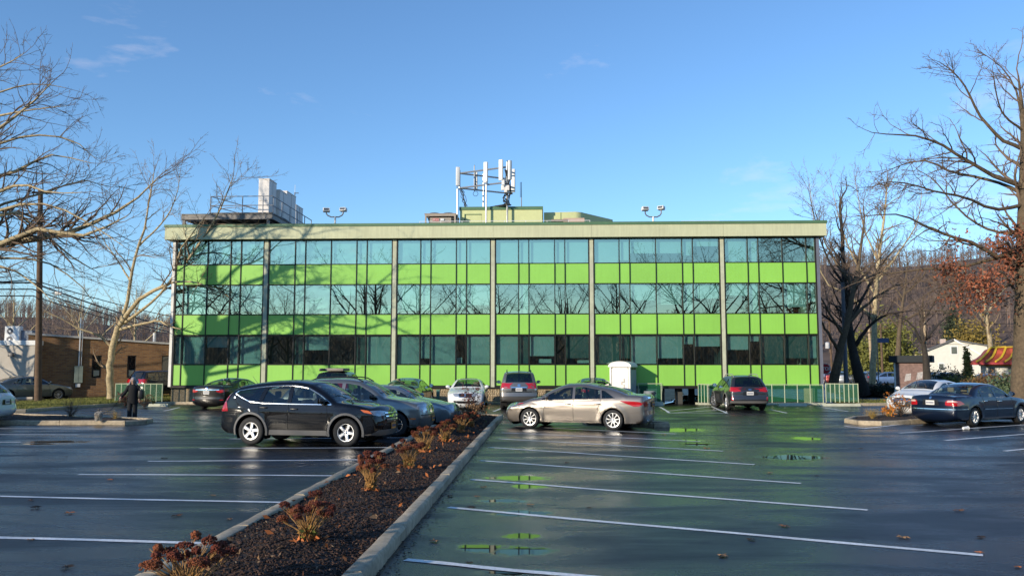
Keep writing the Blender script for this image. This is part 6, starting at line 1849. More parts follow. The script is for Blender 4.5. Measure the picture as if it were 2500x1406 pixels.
lean_tree('dark leaning trunk of a bare tree beside the olive one', [(2112, 965), (2096, 910), (2083, 860), (2074, 810), (2066, 740), (2060, 660), (2056, 570), (2050, 500)], 56, .42,
          [([(2083, 850), (2120, 800), (2160, 770), (2220, 760)], -2, .16), ([(2078, 830), (2040, 790), (2010, 770), (1990, 740)], 1, .14), ([(2072, 790), (2110, 720), (2150, 650), (2200, 590)], 1, .13), ([(2064, 700), (2020, 630), (1995, 560), (1975, 470)], -1, .1)], 52, M_BARK_D, M_TWIG_D)
lean_tree('small dark forked tree in front of the white house', [(2264, 930), (2260, 880), (2254, 835), (2250, 800), (2252, 740)], 50, .24,
          [([(2254, 838), (2232, 800), (2205, 778), (2170, 770)], -.5, .09), ([(2252, 832), (2285, 800), (2310, 775), (2350, 755)], .5, .09), ([(2250, 800), (2240, 750), (2215, 715)], 1, .07), ([(2251, 790), (2280, 740), (2300, 700)], -1, .07)], 53, M_BARK_D, M_TWIG_D, (1.3, 2.6, 3.8))
lean_tree('slender pale-branched tree rising behind the dark leaning trunk', [(2130, 940), (2135, 800), (2140, 680), (2150, 600), (2160, 520), (2165, 450)], 66, .26,
          [([(2138, 720), (2080, 620), (2050, 540), (2030, 450)], 0, .1), ([(2140, 690), (2200, 610), (2240, 540), (2250, 470)], 1, .1), ([(2136, 780), (2070, 720), (2010, 680), (1990, 560), (1975, 440)], -2, .1), ([(2145, 640), (2110, 560), (2095, 480), (2085, 430)], 2, .07)], 54, M_BARK_S, M_TWIG_S)
lean_tree('spreading bare tree behind the small restaurant', [(2420, 900), (2415, 820), (2405, 750), (2400, 690)], 78, .3,
          [([(2412, 800), (2370, 740), (2320, 720)], 0, .12), ([(2408, 770), (2440, 720), (2470, 690)], 1, .12), ([(2404, 730), (2370, 690), (2350, 650)], 2, .1)], 55, M_BARK_S, M_TWIG_S, (1.1, 2.0, 3))
lean_tree('bare tree with long low limbs between the kiosk and the hill', [(2190, 900), (2195, 820), (2200, 760), (2210, 700), (2215, 640)], 84, .3,
          [([(2196, 800), (2150, 760), (2090, 745)], 0, .12), ([(2198, 790), (2250, 760), (2310, 760), (2350, 770)], 1, .13), ([(2205, 730), (2170, 680), (2150, 640)], 2, .1), ([(2207, 720), (2250, 680), (2270, 640)], -2, .1)], 56, M_BARK_O, M_TWIG, (1.1, 2.0, 3))
# ---- far left
rgt = np.random.default_rng(3)
for k, (px, Y, H_, lab) in enumerate([(200, 74, 9.0, 'fine bare tree behind the brick building, nearest the utility pole'), (330, 82, 10.0, 'fine bare tree behind the right end of the brick building'), (30, 80, 9.5, 'fine bare tree behind the pale stucco building')]):
    x = (px - 1250) / FPX * Y
    tree('bare_tree', lab, simple_limbs(x, Y, 0, H_, .2, rgt, 7, .5), 60 + k, M_BARK_S, M_TWIG_S, 3, (1.0, 1.8, 2.6), .012, 'bare trees behind the brick building')
# ---- trees behind the viewpoint: mirrored in the windows and shading the lot
back = [(-49, -20, 16.5), (-41, -30, 12.5), (-34, -17, 10.0), (-26, -28, 17.0), (-17, -20, 13.8), (-8, -33, 14.5), (1.5, -24, 13.0), (9, -31, 15.5), (17, -19, 15.0), (24, -29, 17.5), (31, -21, 16.0), (39, -30, 18.0), (-58, -6, 15), (47, -22, 16)]
protos = []
for k, (x, y, h) in enumerate(back):
    lab = ['bare tree mirrored in the upper windows, behind the viewpoint'][0]
    if k < 4:
        T = tree('bare_tree', lab, simple_limbs(0, 0, 0, 16, .38, rgt, 9, .58, .22), 80 + k, M_BARK_O, M_TWIG_D, 3, (1.0, 2.0, 2.7), .012, 'bare trees behind the viewpoint', lcap=3.4)
        protos.append(T)
    else:
        T = copy_tree(protos[k % 4])
    T.location = (x, y, 0); T.scale = (h / 16,) * 3; T.rotation_euler = (0, 0, k * 1.7)

T = copy_tree(protos[2]); T.location = (-37.6, 47.2, 0); T.scale = (9.5 / 16,) * 3; T.rotation_euler = (0, 0, 2.6); T['label'] = 'unseen bare tree added off the left edge to shade the brick building'; T['group'] = 'added shade trees off the left edge'  # added out of view to cast shade on the brick wall
# ---- wooded hills
def hill_h(x, y):
    """terrain height"""
    d = math.hypot(x, y)
    if y > 0:
        a = math.atan2(x, y)
        ridge = 19 + 37 / (1 + math.exp(-(math.degrees(a) - 8) / 6)) + 3.5 * math.sin(a * 9) + 2 * math.sin(a * 23 + 1)
        k = min(1, max(0, (d - 190) / 260)); s = k * k * (3 - 2 * k)
        return ridge * s
    return 0
nr, na = 22, 120
vs_, fs_ = [], []
for i in range(nr):
    d = 130 + 16 * i + i * i * .6
    for j in range(na):
        a = math.radians(-84 + 168 * j / (na - 1))
        x, y = d * math.sin(a), d * math.cos(a)
        vs_.append((x, y, hill_h(x, y) - .1 if d < 700 else -10))
for i in range(nr - 1):
    for j in range(na - 1):
        fs_.append((i * na + j, i * na + j + 1, (i + 1) * na + j + 1, (i + 1) * na + j))
M_HILL = mat('leaf_litter_slope', (.11, .072, .052), .95, var=.35, vscale=.15, var2=.3, v2scale=.02)
struct('hill', MB().add(vs_, fs_), M_HILL, True, 'wooded ridge along the horizon')
vs_, fs_ = [], []
for i in range(10):
    d = 105 + 12 * i
    for j in range(50):
        a = math.radians(115 + 130 * j / 49)
        vs_.append((d * math.sin(a), d * math.cos(a), 13 * min(1, i / 6) ** 1.5 - .1))
for i in range(9):
    for j in range(49): fs_.append((i * 50 + j, i * 50 + j + 1, (i + 1) * 50 + j + 1, (i + 1) * 50 + j))
struct('hill', MB().add(vs_, fs_), mat('dark_wood_floor', (.04, .042, .034), .95, var=.3, vscale=.2), True, 'low wooded rise behind the viewpoint')
def far_wood(name, label, n_, sampler, seed, h=(7, 12), col=(.135, .095, .075), nb=16, bw_=.10):
    """a distant bare wood that reads as one mass: every tree a stem and thin boughs"""
    rg = np.random.default_rng(seed)
    XY = np.array([sampler(rg) for _ in range(n_)])
    H_ = rg.uniform(*h, n_)
    base = XY
    V = []
    # stems: crossed thin quads are avoided; use 3-sided tapering spars
    def spars(A, B, ra):
        d = B - A; q = np.cross(d, rg.normal(size=d.shape)); q /= np.linalg.norm(q, axis=1, keepdims=True) + 1e-9
        w = np.cross(d, q); w /= np.linalg.norm(w, axis=1, keepdims=True) + 1e-9
        ra = ra[:, None]
        return np.stack([A + q * ra, A - q * ra * .5 + w * ra * .86, A - q * ra * .5 - w * ra * .86, B], 1)
    top = base + np.stack([rg.normal(0, .3, n_), rg.normal(0, .3, n_), H_], 1)
    V.append(spars(base, top, np.full(n_, .16)))
    t = rg.uniform(.2, .95, (n_, nb)); a = rg.uniform(0, 6.28, (n_, nb)); ln = H_[:, None] * rg.uniform(.18, .42, (n_, nb)) * (1.25 - t)
    A = base[:, None] + (top - base)[:, None] * t[:, :, None]
    B = A + np.stack([np.cos(a) * ln * .75, np.sin(a) * ln * .75, ln * .8], -1)
    V.append(spars(A.reshape(-1, 3), B.reshape(-1, 3), np.full(n_ * nb, bw_ * .8)))
    k2 = 3
    t2 = rg.uniform(.3, .95, (n_, nb, k2)); a2 = rg.uniform(0, 6.28, (n_, nb, k2)); l2 = ln[:, :, None] * rg.uniform(.3, .6, (n_, nb, k2))
    A2 = A[:, :, None] + (B - A)[:, :, None] * t2[..., None]
    B2 = A2 + np.stack([np.cos(a2) * l2 * .6, np.sin(a2) * l2 * .6, l2 * .8], -1)
    V.append(spars(A2.reshape(-1, 3), B2.reshape(-1, 3), np.full(n_ * nb * k2, bw_ * .55)))
    V = np.concatenate(V).reshape(-1, 4, 3)
    n4 = len(V); i = np.arange(n4)[:, None] * 4
    F = np.concatenate([i + np.array([[0, 1, 3]]), i + np.array([[1, 2, 3]]), i + np.array([[2, 0, 3]])])
    o = link(name, np_mesh(name, V.reshape(-1, 3), F), mat(name + '_bark', col, .95, var=.35, vscale=.08, var2=.2, v2scale=.02))
    o['kind'] = 'stuff'; o['label'] = label
    return o
def samp_front(rg):
    while True:
        a = math.radians(rg.uniform(-42, 42)); d = 235 + 260 * rg.random() ** .9
        dg = math.degrees(a)
        if abs(dg + 1) < 19 and rg.random() < .9: continue      # hidden behind the building
        x, y = d * math.sin(a), d * math.cos(a)
        return (x, y, hill_h(x, y) - .3)
far_wood('woodland', 'brown leafless woodland covering the ridge', 3100, samp_front, 91, (6, 10.5), (.175, .125, .10), 15, .085)
def samp_back(rg):
    a = math.radians(rg.uniform(128, 236)); d = rg.uniform(95, 165)
    return (d * math.sin(a), d * math.cos(a), 13 * min(1, max(0, (d - 105) / 72)) ** 1.5 - .3)
far_wood('woodland', 'leafless woodland behind the viewpoint, mirrored low in the windows', 900, samp_back, 92, (7, 11), (.045, .045, .038), 12, .14)
# ================================================================== left side: buildings, pole, wires, person, dog
M_BRICKW = mat('brick_mortar', (.20, .12, .07), .95, var=.25, vscale=6, bump=.3)
M_BRICKS = [mat('brick_a', (.30, .135, .05), .9, var=.3, vscale=3), mat('brick_b', (.22, .09, .04), .9, var=.3, vscale=3), mat('brick_c', (.38, .19, .075), .9, var=.3, vscale=3)]
BA, BB = Vector((-31.0, 54.0)), Vector((-21.2, 59.2))
ang = math.atan2(BB.y - BA.y, BB.x - BA.x); LW = (BB - BA).length
bb = thing('brick_building', 'low brown brick building with narrow windows left of the office', 'building', (BA.x, BA.y, 0), ang)
ztl, ztr = 4.05, 3.35
def zt(x): return ztl + (ztr - ztl) * x / LW
WX = [(3.72, 4.30, 1.25, 2.75), (5.85, 6.40, 1.25, 2.75), (8.0, 8.5, 1.25, 2.75)]
wall = MB()
# wall face in strips, leaving window openings
xs = sorted([0, LW] + [q for w in WX for q in w[:2]])
for a, b in zip(xs[:-1], xs[1:]):
    win = [w for w in WX if abs(w[0] - a) < 1e-6]
    if win:
        w = win[0]
        wall.add([(a, 0, -.05), (b, 0, -.05), (b, 0, w[2]), (a, 0, w[2])], [(0, 1, 2, 3)]); wall.add([(a, 0, w[3]), (b, 0, w[3]), (b, 0, zt(b)), (a, 0, zt(a))], [(0, 1, 2, 3)])
        for (p, q, r_, s_) in ((a, a, w[2], w[3]), (b, b, w[2], w[3])): wall.add([(p, 0, r_), (p, .15, r_), (p, .15, s_), (p, 0, s_)], [(0, 1, 2, 3)])
        wall.add([(a, 0, w[2]), (b, 0, w[2]), (b, .15, w[2]), (a, .15, w[2])], [(0, 1, 2, 3)])
    else:
        wall.add([(a, 0, -.05), (b, 0, -.05), (b, 0, zt(b)), (a, 0, zt(a))], [(0, 1, 2, 3)])
wall.add([(0, 0, -.05), (0, 12, -.05), (0, 12, ztl), (0, 0, ztl)], [(0, 1, 2, 3)])
# brick pattern carried by the material at this distance
def brick_mat():
    m = bpy.data.materials.new('brown_brickwork'); m.use_nodes = True
    n, l = m.node_tree.nodes, m.node_tree.links; p = n['Principled BSDF']; p.inputs['Roughness'].default_value = .9
    tc = n.new('ShaderNodeTexCoord'); sp = n.new('ShaderNodeSeparateXYZ'); cb_ = n.new('ShaderNodeCombineXYZ')
    l.new(tc.outputs['Object'], sp.inputs['Vector']); ad = n.new('ShaderNodeMath'); ad.operation = 'ADD'
    l.new(sp.outputs['X'], ad.inputs[0]); l.new(sp.outputs['Y'], ad.inputs[1]); l.new(ad.outputs[0], cb_.inputs['X']); l.new(sp.outputs['Z'], cb_.inputs['Y'])
    br = n.new('ShaderNodeTexBrick'); l.new(cb_.outputs['Vector'], br.inputs['Vector'])
    br.inputs['Color1'].default_value = (.30, .15, .055, 1); br.inputs['Color2'].default_value = (.16, .07, .032, 1); br.inputs['Mortar'].default_value = (.22, .16, .10, 1)
    br.inputs['Scale'].default_value = 1; br.inputs['Brick Width'].default_value = .3; br.inputs['Row Height'].default_value = .1; br.inputs['Mortar Size'].default_value = .012; br.inputs['Bias'].default_value = -.1
    l.new(br.outputs['Color'], p.inputs['Base Color'])
    b_ = n.new('ShaderNodeBump'); b_.inputs['Strength'].default_value = .6; b_.inputs['Distance'].default_value = .02; b_.invert = True
    l.new(br.outputs['Fac'], b_.inputs['Height']); l.new(b_.outputs['Normal'], p.inputs['Normal'])
    MATS['brickwork'] = m; return m
part('wall', wall, brick_mat(), bb)
part('parapet_cap', MB().add([(-.1, -.12, ztl), (LW + .1, -.12, ztr), (LW + .1, -.12, ztr + .12), (-.1, -.12, ztl + .12), (-.1, .3, ztl), (LW + .1, .3, ztr), (LW + .1, .3, ztr + .12), (-.1, .3, ztl + .12)], [(0, 1, 2, 3), (3, 2, 6, 7), (0, 4, 5, 1), (1, 5, 6, 2), (4, 0, 3, 7), (5, 4, 7, 6)]), mat('pale_coping', (.5, .48, .44), .7), bb)
part('roof', MB().add([(0, .3, ztl - .1), (LW, .3, ztr - .1), (LW, 12, ztr - .1), (0, 12, ztl - .1)], [(0, 1, 2, 3)]), MATS['roof_gravel'], bb)
M_DGL = glass('dark_window', (.12, .13, .12), .12)
for (a, b, z0, z1) in WX:
    f = part('window', MB().box(a, a + .06, .10, .15, z0, z1).box(b - .06, b, .10, .15, z0, z1).box(a + .061, b - .061, .10, .15, z1 - .06, z1).box(a + .061, b - .061, .10, .15, z0, z0 + .06), mat('window_frame_dark', (.06, .05, .04), .6), bb)
    part('pane', MB().add([(a + .06, .125, z0 + .06), (b - .06, .125, z0 + .06), (b - .06, .125, z1 - .06), (a + .06, .125, z1 - .06)], [(0, 1, 2, 3)]), M_DGL, f)
    part('backing', MB().box(a, b, .5, .52, z0, z1), M_ROOM, f)
    part('window_paper', MB().add([(a + .12, .118, z0 + .12), (b - .12, .118, z0 + .18), (b - .12, .118, z0 + .5), (a + .12, .118, z0 + .52)], [(0, 1, 2, 3)]), mat('yellowed_paper', (.45, .42, .3), .8), f)
mc = part('meter_cabinet', MB().bbox(2.72, 3.22, -.22, 0, .95, 2.05, .015), mat('grey_green_steel', (.28, .32, .26), .55, metal=.2), bb)
part('cabinet_seam', MB().box(2.96, 2.97, -.226, -.221, .97, 2.03), M_DKST, mc)
part('meter_box', MB().bbox(2.82, 3.10, -.16, 0, .68, .92, .01), M_WHITE, bb)
part('conduit', MB().tube([(2.97, -.1, 2.05), (2.97, -.1, 5.2)], .055, 8), M_STEEL, bb, True)
part('conduit', MB().tube([(3.1, -.1, 2.05), (3.1, -.1, 5.0)], .03, 8), M_STEEL, bb, True)
part('vent_pipe', MB().tube([(7.6, 1.5, ztr - .1), (7.6, 1.5, 4.35)], .1, 10), M_WHITE, bb, True)
# --- pale stucco building at the far left
sx1 = at(75, 900, 53.0).x
st = thing('stucco_building', 'pale grey stucco building at the left edge with a white parapet', 'building', (sx1 - 9, 53.0, 0), R(3))
zs1 = at(40, 842, 53.0).z
part('wall', MB().box(0, 8.95, 0, 9, -.05, zs1), mat('pale_stucco', (.50, .45, .38), .9, var=.1, vscale=1.5, bump=.3, bscale=40), st)
part('parapet', MB().box(-.05, 9.0, -.08, 9, zs1 + .002, zs1 + .30), M_WHITE, st)
lx = at(15, 850, 52.9).x - (sx1 - 9)
wl_ = part('wall_lamp', MB().bbox(lx + .02, lx + .32, -.35, -.12, zs1 - .72, zs1 - .50, .03).tube([(lx - .1, -.03, zs1 - .45), (lx, -.18, zs1 - .42), (lx + .12, -.22, zs1 - .5)], .025, 6), M_DKST, st, True)
# --- air conditioner on its roof
ax0, ax1 = at(12, 800, 54.0), at(48, 800, 54.0)
ac = thing('air_conditioner', 'white two-fan air conditioner on the stucco building roof', 'air conditioner', (ax0.x, 54.0, zs1), 0)
aw, ah = ax1.x - ax0.x, at(30, 796, 54.0).z - zs1
part('casing', MB().bbox(0, aw, 0, .4, .06, ah, .02), M_WHITE, ac)
part('feet', MB().box(.05, .15, 0, .4, 0, .058).box(aw - .15, aw - .05, 0, .4, 0, .058), M_DKST, ac)
for z in (ah * .30, ah * .74):
    f = part('fan', MB().lathe([(.0, -.012), (.20, -.012), (.20, -.002), (.0, -.002)], 20, axis='y', c=(aw * .36, 0, z)), mat('fan_grey', (.10, .10, .11), .6), ac)
    part('fan_hub', MB().lathe([(.0, -.02), (.065, -.02), (.065, -.013)], 14, axis='y', c=(aw * .36, 0, z)), M_WHITE, f)
b2 = thing('roof_duct', 'blue-grey duct box beside the white air conditioner', 'duct', (at(50, 810, 54.2).x, 54.2, zs1), 0)
part('duct_body', MB().bbox(0, .75, 0, .6, 0, at(60, 808, 54.2).z - zs1, .015), mat('blue_grey_duct', (.16, .19, .24), .6), b2)
part('duct_lid', MB().bbox(-.03, .78, -.03, .63, at(60, 808, 54.2).z - zs1 + .002, at(60, 808, 54.2).z - zs1 + .04, .01), mat('blue_grey_duct', (.16, .19, .24), .6), b2)
# --- utility pole
PX, PY = -25.75, 46.1
up = thing('utility_pole', 'brown wooden utility pole with crossarms at the left', 'utility pole', (PX, PY, .12), 0)
M_POLE = mat('weathered_pole_wood', (.12, .075, .045), .9, var=.3, vscale=5, bump=.6, bscale=25, bdist=.02)
zt_p = at(98, 462, PY).z - .12; xt = at(99, 462, PY).x - PX
NP = 10
part('pole', MB().tube([(xt * i / NP, 0, zt_p * i / NP) for i in range(NP + 1)], [.19 - .065 * i / NP for i in range(NP + 1)], 14), M_POLE, up, True)
def pxp(px, py): q = at(px, py, PY); return Vector((q.x - PX, 0, q.z - .12))
def arm(p, q, w=.055, dy=-.2): 
    a, b = pxp(*p), pxp(*q)
    part('crossarm', MB().tube([a + Vector((0, dy, 0)), b + Vector((0, dy + .0, 0))], w * 1.25, 4), mat('crossarm_wood', (.035, .028, .022), .9), up)
    return a, b
a1 = arm((50, 518), (115, 545)); a2 = arm((72, 552), (135, 580), .06); a3 = arm((83, 472), (125, 474), .045)
M_INS = mat('insulator', (.16, .07, .05), .3)
for (p, q) in ((55, 530), (72, 537), (112, 536), (88, 470), (120, 470), (108, 578), (130, 588)):
    v = pxp(p, q); part('insulator', MB().lathe([(.0, -.1), (.05, -.08), (.03, -.02), (.055, 0), (.03, .05), (0, .08)], 10, c=(v.x, -.2, v.z)), M_INS, up, True)
part('drop_wire', MB().tube([pxp(125, 578) + Vector((0, -.2, 0)), pxp(124, 595), pxp(112, 600), pxp(101, 602)], .03, 6).v and MB().tube([pxp(125, 578) + Vector((0, -.2, 0)), pxp(124, 595), pxp(112, 600), pxp(101, 602)], .03, 6), M_CABLE, up, True)
# --- wires between the poles
def wire(label, pts, r=.012, n=14):
    mb = MB(); P = [Vector(p) for p in pts]
    out = []
    for a, b in zip(P[:-1], P[1:]):
        sag = (b - a).length ** 2 * .00035
        for i in range(n):
            t = i / n; q = a.lerp(b, t); q.z -= sag * 4 * t * (1 - t); out.append(q)
    out.append(P[-1])
    o = part('overhead_wire', mb.tube(out, r, 5), M_CABLE, None, True)
    return tag(o, label, 'wire', 'overhead wires at the left')
def wpx(px, py, Y): return at(px, py, Y)
WL = [((-200, 700), (80, 683), (430, 775), 66, .03), ((-200, 688), (80, 690), (420, 800), 66, .045), ((-200, 705), (80, 706), (420, 812), 66, .035), ((-200, 722), (80, 722), (410, 815), 66, .03),
      ((-200, 620), (90, 622), (420, 730), 70, .014), ((-200, 633), (90, 632), (420, 745), 70, .014), ((-200, 440), (105, 470), (430, 635), 72, .014), ((-200, 452), (125, 474), (430, 642), 72, .014), ((-200, 500), (118, 545), (430, 660), 72, .014)]
names = ['thick black cable lowest but two on the utility pole', 'thickest black cable bundle on the utility pole', 'black cable second from the bottom of the utility pole', 'lowest black cable on the utility pole', 'thin wire at mid height of the utility pole, upper of two', 'thin wire at mid height of the utility pole, lower of two', 'topmost thin wire from the left end of the top crossarm', 'topmost thin wire from the right end of the top crossarm', 'thin wire from the middle crossarm of the utility pole']
for (p, q, r_, Yf_, rad), nm in zip(WL, names):
    wire(nm, [wpx(p[0], p[1], 40), wpx(q[0], q[1], PY - .2), wpx(r_[0], r_[1], Yf_)], rad)
bx = thing('splice_box', 'small white cable box hanging from the wires beside the pole', 'cable box', at(143, 715, 48.2))
part('casing', MB().bbox(-.18, .18, -.09, .09, -.12, .08, .03), M_WHITE, bx, True)
part('clamp', MB().tube([(-.2, 0, .1), (.2, 0, .06)], .02, 5), M_CABLE, bx)
# --- fence beside the left corner, with green mesh
M_FPOST = mat('cream_fence_post', (.40, .44, .29), .6, var=.1)
def mesh_mat():
    m = bpy.data.materials.new('green_chain_link'); m.use_nodes = True
    n, l = m.node_tree.nodes, m.node_tree.links; p = n['Principled BSDF']; p.inputs['Base Color'].default_value = (.02, .16, .07, 1); p.inputs['Roughness'].default_value = .5
    MATS['chain'] = m; return m
M_CHAIN = mesh_mat()
def fence(label, P, n, h=1.0, z=0.0, seed=0, mesh_step=.07, slat=False):
    """posts, top rail and woven wire between the points of P"""
    a = Vector(P[0])
    T = thing('chain_link_fence', label, 'fence', (a.x, a.y, z), 0, 'green chain link fences by the building')
    P = [Vector((p[0] - a.x, p[1] - a.y, 0)) for p in P]
    part('top_rail', MB().tube([p + Vector((0, 0, h)) for p in P], .026, 6), M_FPOST, T, True)
    tot = sum((b - c).length for b, c in zip(P[1:], P[:-1]))
    for i in range(n + 1):
        s = tot * i / n; k = 0
        while k < len(P) - 2 and s > (P[k + 1] - P[k]).length: s -= (P[k + 1] - P[k]).length; k += 1
        q = P[k] + (P[k + 1] - P[k]).normalized() * s
        part('post', MB().tube([q, q + Vector((0, 0, h + .03))], .028, 6), M_FPOST, T, True)
    w = MB(); V, F = [], []
    for p, q in zip(P[:-1], P[1:]):
        L_ = (q - p).length; d = (q - p) / L_; nn = Vector((-d.y, d.x, 0)) * .012
        k = int(L_ / mesh_step); hh = h - .08
        for i in range(-int(hh / mesh_step), k + 1):
            for sgn in (1, -1):
                s0 = i * mesh_step if sgn > 0 else i * mesh_step + hh
                s1 = s0 + sgn * hh
                # clip to 0..L
                z0, z1 = .05, .05 + hh
                t0, t1 = 0, 1
                if s0 < 0 or s1 < 0 or s0 > L_ or s1 > L_:
                    def cl(s): return max(0, min(L_, s))
                    if (s0 < 0 and s1 < 0) or (s0 > L_ and s1 > L_): continue
                    t0 = (cl(s0) - s0) / (s1 - s0); t1 = (cl(s1) - s0) / (s1 - s0)
                A = p + d * (s0 + (s1 - s0) * t0) + Vector((0, 0, z0 + hh * t0)) + nn * sgn
                B = p + d * (s0 + (s1 - s0) * t1) + Vector((0, 0, z0 + hh * t1)) + nn * sgn
                if (B - A).length > .03: w.tube([A, B], .0095, 3, caps=False)
    o = part('wire_mesh', w, M_CHAIN, T); o['kind'] = 'stuff'
    return T
fl = [gp(333, 990), gp(420, 986)]
fence('short green mesh fence with cream posts behind the dog walker', [(-21.6, 46.2), (-18.95, 45.95)], 8, .95, .12)
fence('second short green mesh fence set further back at the left corner', [(-21.6, 48.6), (-21.6, 46.25)], 4, .95, .12)
# ================================================================== the dog walker and the dog
def skin_body(name, J, E, m, parent, sub=2):
    """J: {joint: (x,y,z,r)}; grows one continuous surface over the edges"""
    ks = list(J); ix = {k: i for i, k in enumerate(ks)}
    me = bpy.data.meshes.new(name)
    me.from_pydata([J[k][:3] for k in ks], [(ix[a], ix[b]) for a, b in E], [])
    o = link(name, me, m, parent)
    md = o.modifiers.new('skin', 'SKIN'); md.use_smooth_shade = True; md.branch_smoothing = .6
    if not me.skin_vertices: me.attributes  # layer is made with the modifier
    return o, ks, md
def make_skin(name, J, E, m, parent, sub=2, root=None):
    ks = list(J); ix = {k: i for i, k in enumerate(ks)}
    bm = bmesh.new()
    sl = bm.verts.layers.skin.verify()
    vs_ = [bm.verts.new(J[k][:3]) for k in ks]
    for a, b in E: bm.edges.new((vs_[ix[a]], vs_[ix[b]]))
    for k, v in zip(ks, vs_):
        r = J[k][3]
        v[sl].radius = r if isinstance(r, tuple) else (r, r)
        v[sl].use_root = (k == (root or ks[0]))
    me = bpy.data.meshes.new(name); bm.to_mesh(me); bm.free()
    o = bpy.data.objects.new(name, me); COL.objects.link(o)
    md = o.modifiers.new('skin', 'SKIN'); md.use_smooth_shade = True
    sd = o.modifiers.new('sub', 'SUBSURF'); sd.levels = sub; sd.render_levels = sub
    dg = bpy.context.evaluated_depsgraph_get()
    me2 = bpy.data.meshes.new_from_object(o.evaluated_get(dg))
    bpy.data.objects.remove(o)
    me2.polygons.foreach_set('use_smooth', [True] * len(me2.polygons))
    return link(name, me2, m, parent)
M_COAT = mat('black_coat', (.008, .008, .009), .9, var=.2, bump=.3, bscale=60)
M_TROU = mat('dark_trousers', (.010, .011, .014), .9, var=.2, bump=.2, bscale=60)
M_SKIN = mat('skin', (.42, .25, .18), .55, var=.08)
M_HAIR = mat('grey_hair', (.27, .27, .29), .7, var=.25, vscale=30, bump=.5, bscale=80)
pp = gp(322, 1024.5)
pe = thing('person', 'person with long grey hair in black coat holding a dog leash', 'person', (pp.x, pp.y, 0), R(15))
# figure faces the camera (-y), head bowed to the dog at its right (picture left)
k = 1.56 / 1.68
def q(x, y, z, r): 
    rr_ = tuple(a * k for a in r) if isinstance(r, tuple) else r * k
    return (x * k, y * k, z * k, rr_)
J = dict(pelvis=q(0, 0, .92, (.15, .12)), waist=q(0, 0, 1.05, (.145, .115)), chest=q(0, -.01, 1.24, (.16, .12)), neckb=q(0, -.01, 1.38, (.10, .085)), neck=q(0, -.03, 1.45, .052), jaw=q(-.01, -.06, 1.52, (.062, .075)), skull=q(-.01, -.045, 1.60, (.078, .09)), crown=q(-.01, -.03, 1.66, (.05, .06)),
         shl=q(.17, 0, 1.34, .062), ell=q(.25, .02, 1.08, .050), wrl=q(.27, -.06, .86, .036), pal=q(.27, -.08, .80, (.035, .02)),
         shr=q(-.17, 0, 1.34, .062), elr=q(-.29, -.05, 1.10, .050), wrr=q(-.43, -.16, .92, .036), par=q(-.46, -.19, .87, (.034, .02)),
         hpl=q(.085, 0, .84, .095), knl=q(.10, -.01, .48, .062), anl=q(.10, .01, .10, .042), tol=q(.11, -.14, .035, (.042, .03)), hel=q(.10, .04, .045, (.04, .035)),
         hpr=q(-.085, 0, .84, .095), knr=q(-.10, -.01, .48, .062), anr=q(-.10, .01, .10, .042), tor=q(-.12, -.14, .035, (.042, .03)), her=q(-.10, .04, .045, (.04, .035)))
E = [('pelvis', 'waist'), ('waist', 'chest'), ('chest', 'neckb'), ('neckb', 'neck'), ('neck', 'jaw'), ('jaw', 'skull'), ('skull', 'crown'), ('chest', 'shl'), ('shl', 'ell'), ('ell', 'wrl'), ('wrl', 'pal'), ('chest', 'shr'), ('shr', 'elr'), ('elr', 'wrr'), ('wrr', 'par'),
     ('pelvis', 'hpl'), ('hpl', 'knl'), ('knl', 'anl'), ('anl', 'tol'), ('anl', 'hel'), ('pelvis', 'hpr'), ('hpr', 'knr'), ('knr', 'anr'), ('anr', 'tor'), ('anr', 'her')]
for s, hd in ((1, 'pal'), (-1, 'par')):
    bx_, by_, bz_ = [c / k for c in J[hd][:3]]
    for i, (dx, ln) in enumerate(((-.022, .075), (-.007, .085), (.008, .08), (.022, .065))):
        a, b, c = '%sf%da' % (hd, i), '%sf%db' % (hd, i), '%sf%dc' % (hd, i)
        J[a] = q(bx_ + dx, by_ - .005, bz_ - .03, .010); J[b] = q(bx_ + dx * 1.1, by_ - .022, bz_ - .03 - ln * .5, .009); J[c] = q(bx_ + dx * 1.1, by_ + .0, bz_ - .03 - ln * .85, .008)
        E += [(hd, a), (a, b), (b, c)]
    J[hd + 't1'] = q(bx_ - s * .03, by_ - .02, bz_ - .01, .010); J[hd + 't2'] = q(bx_ - s * .04, by_ - .035, bz_ - .045, .009)
    E += [(hd, hd + 't1'), (hd + 't1', hd + 't2')]
make_skin('body', J, E, M_SKIN, pe, 1, 'pelvis')
# face
part('eye', MB().ball((-.040 * k, -.128 * k, 1.585 * k), .010, 8, 6), M_BLACK, pe, True); part('eye', MB().ball((.020 * k, -.128 * k, 1.585 * k), .010, 8, 6), M_BLACK, pe, True)
part('nose', MB().ball((-.010 * k, -.142 * k, 1.555 * k), .016, 8, 6, (.8, 1.1, 1.4)), M_SKIN, pe, True)
part('mouth', MB().ball((-.010 * k, -.128 * k, 1.515 * k), .02, 8, 6, (1.2, .4, .3)), mat('lips', (.3, .12, .1), .5), pe, True)
for s in (-1, 1): part('ear', MB().ball((-.01 * k + s * .082 * k, -.04 * k, 1.575 * k), .026, 8, 6, (.4, .7, 1.2)), M_SKIN, pe, True)
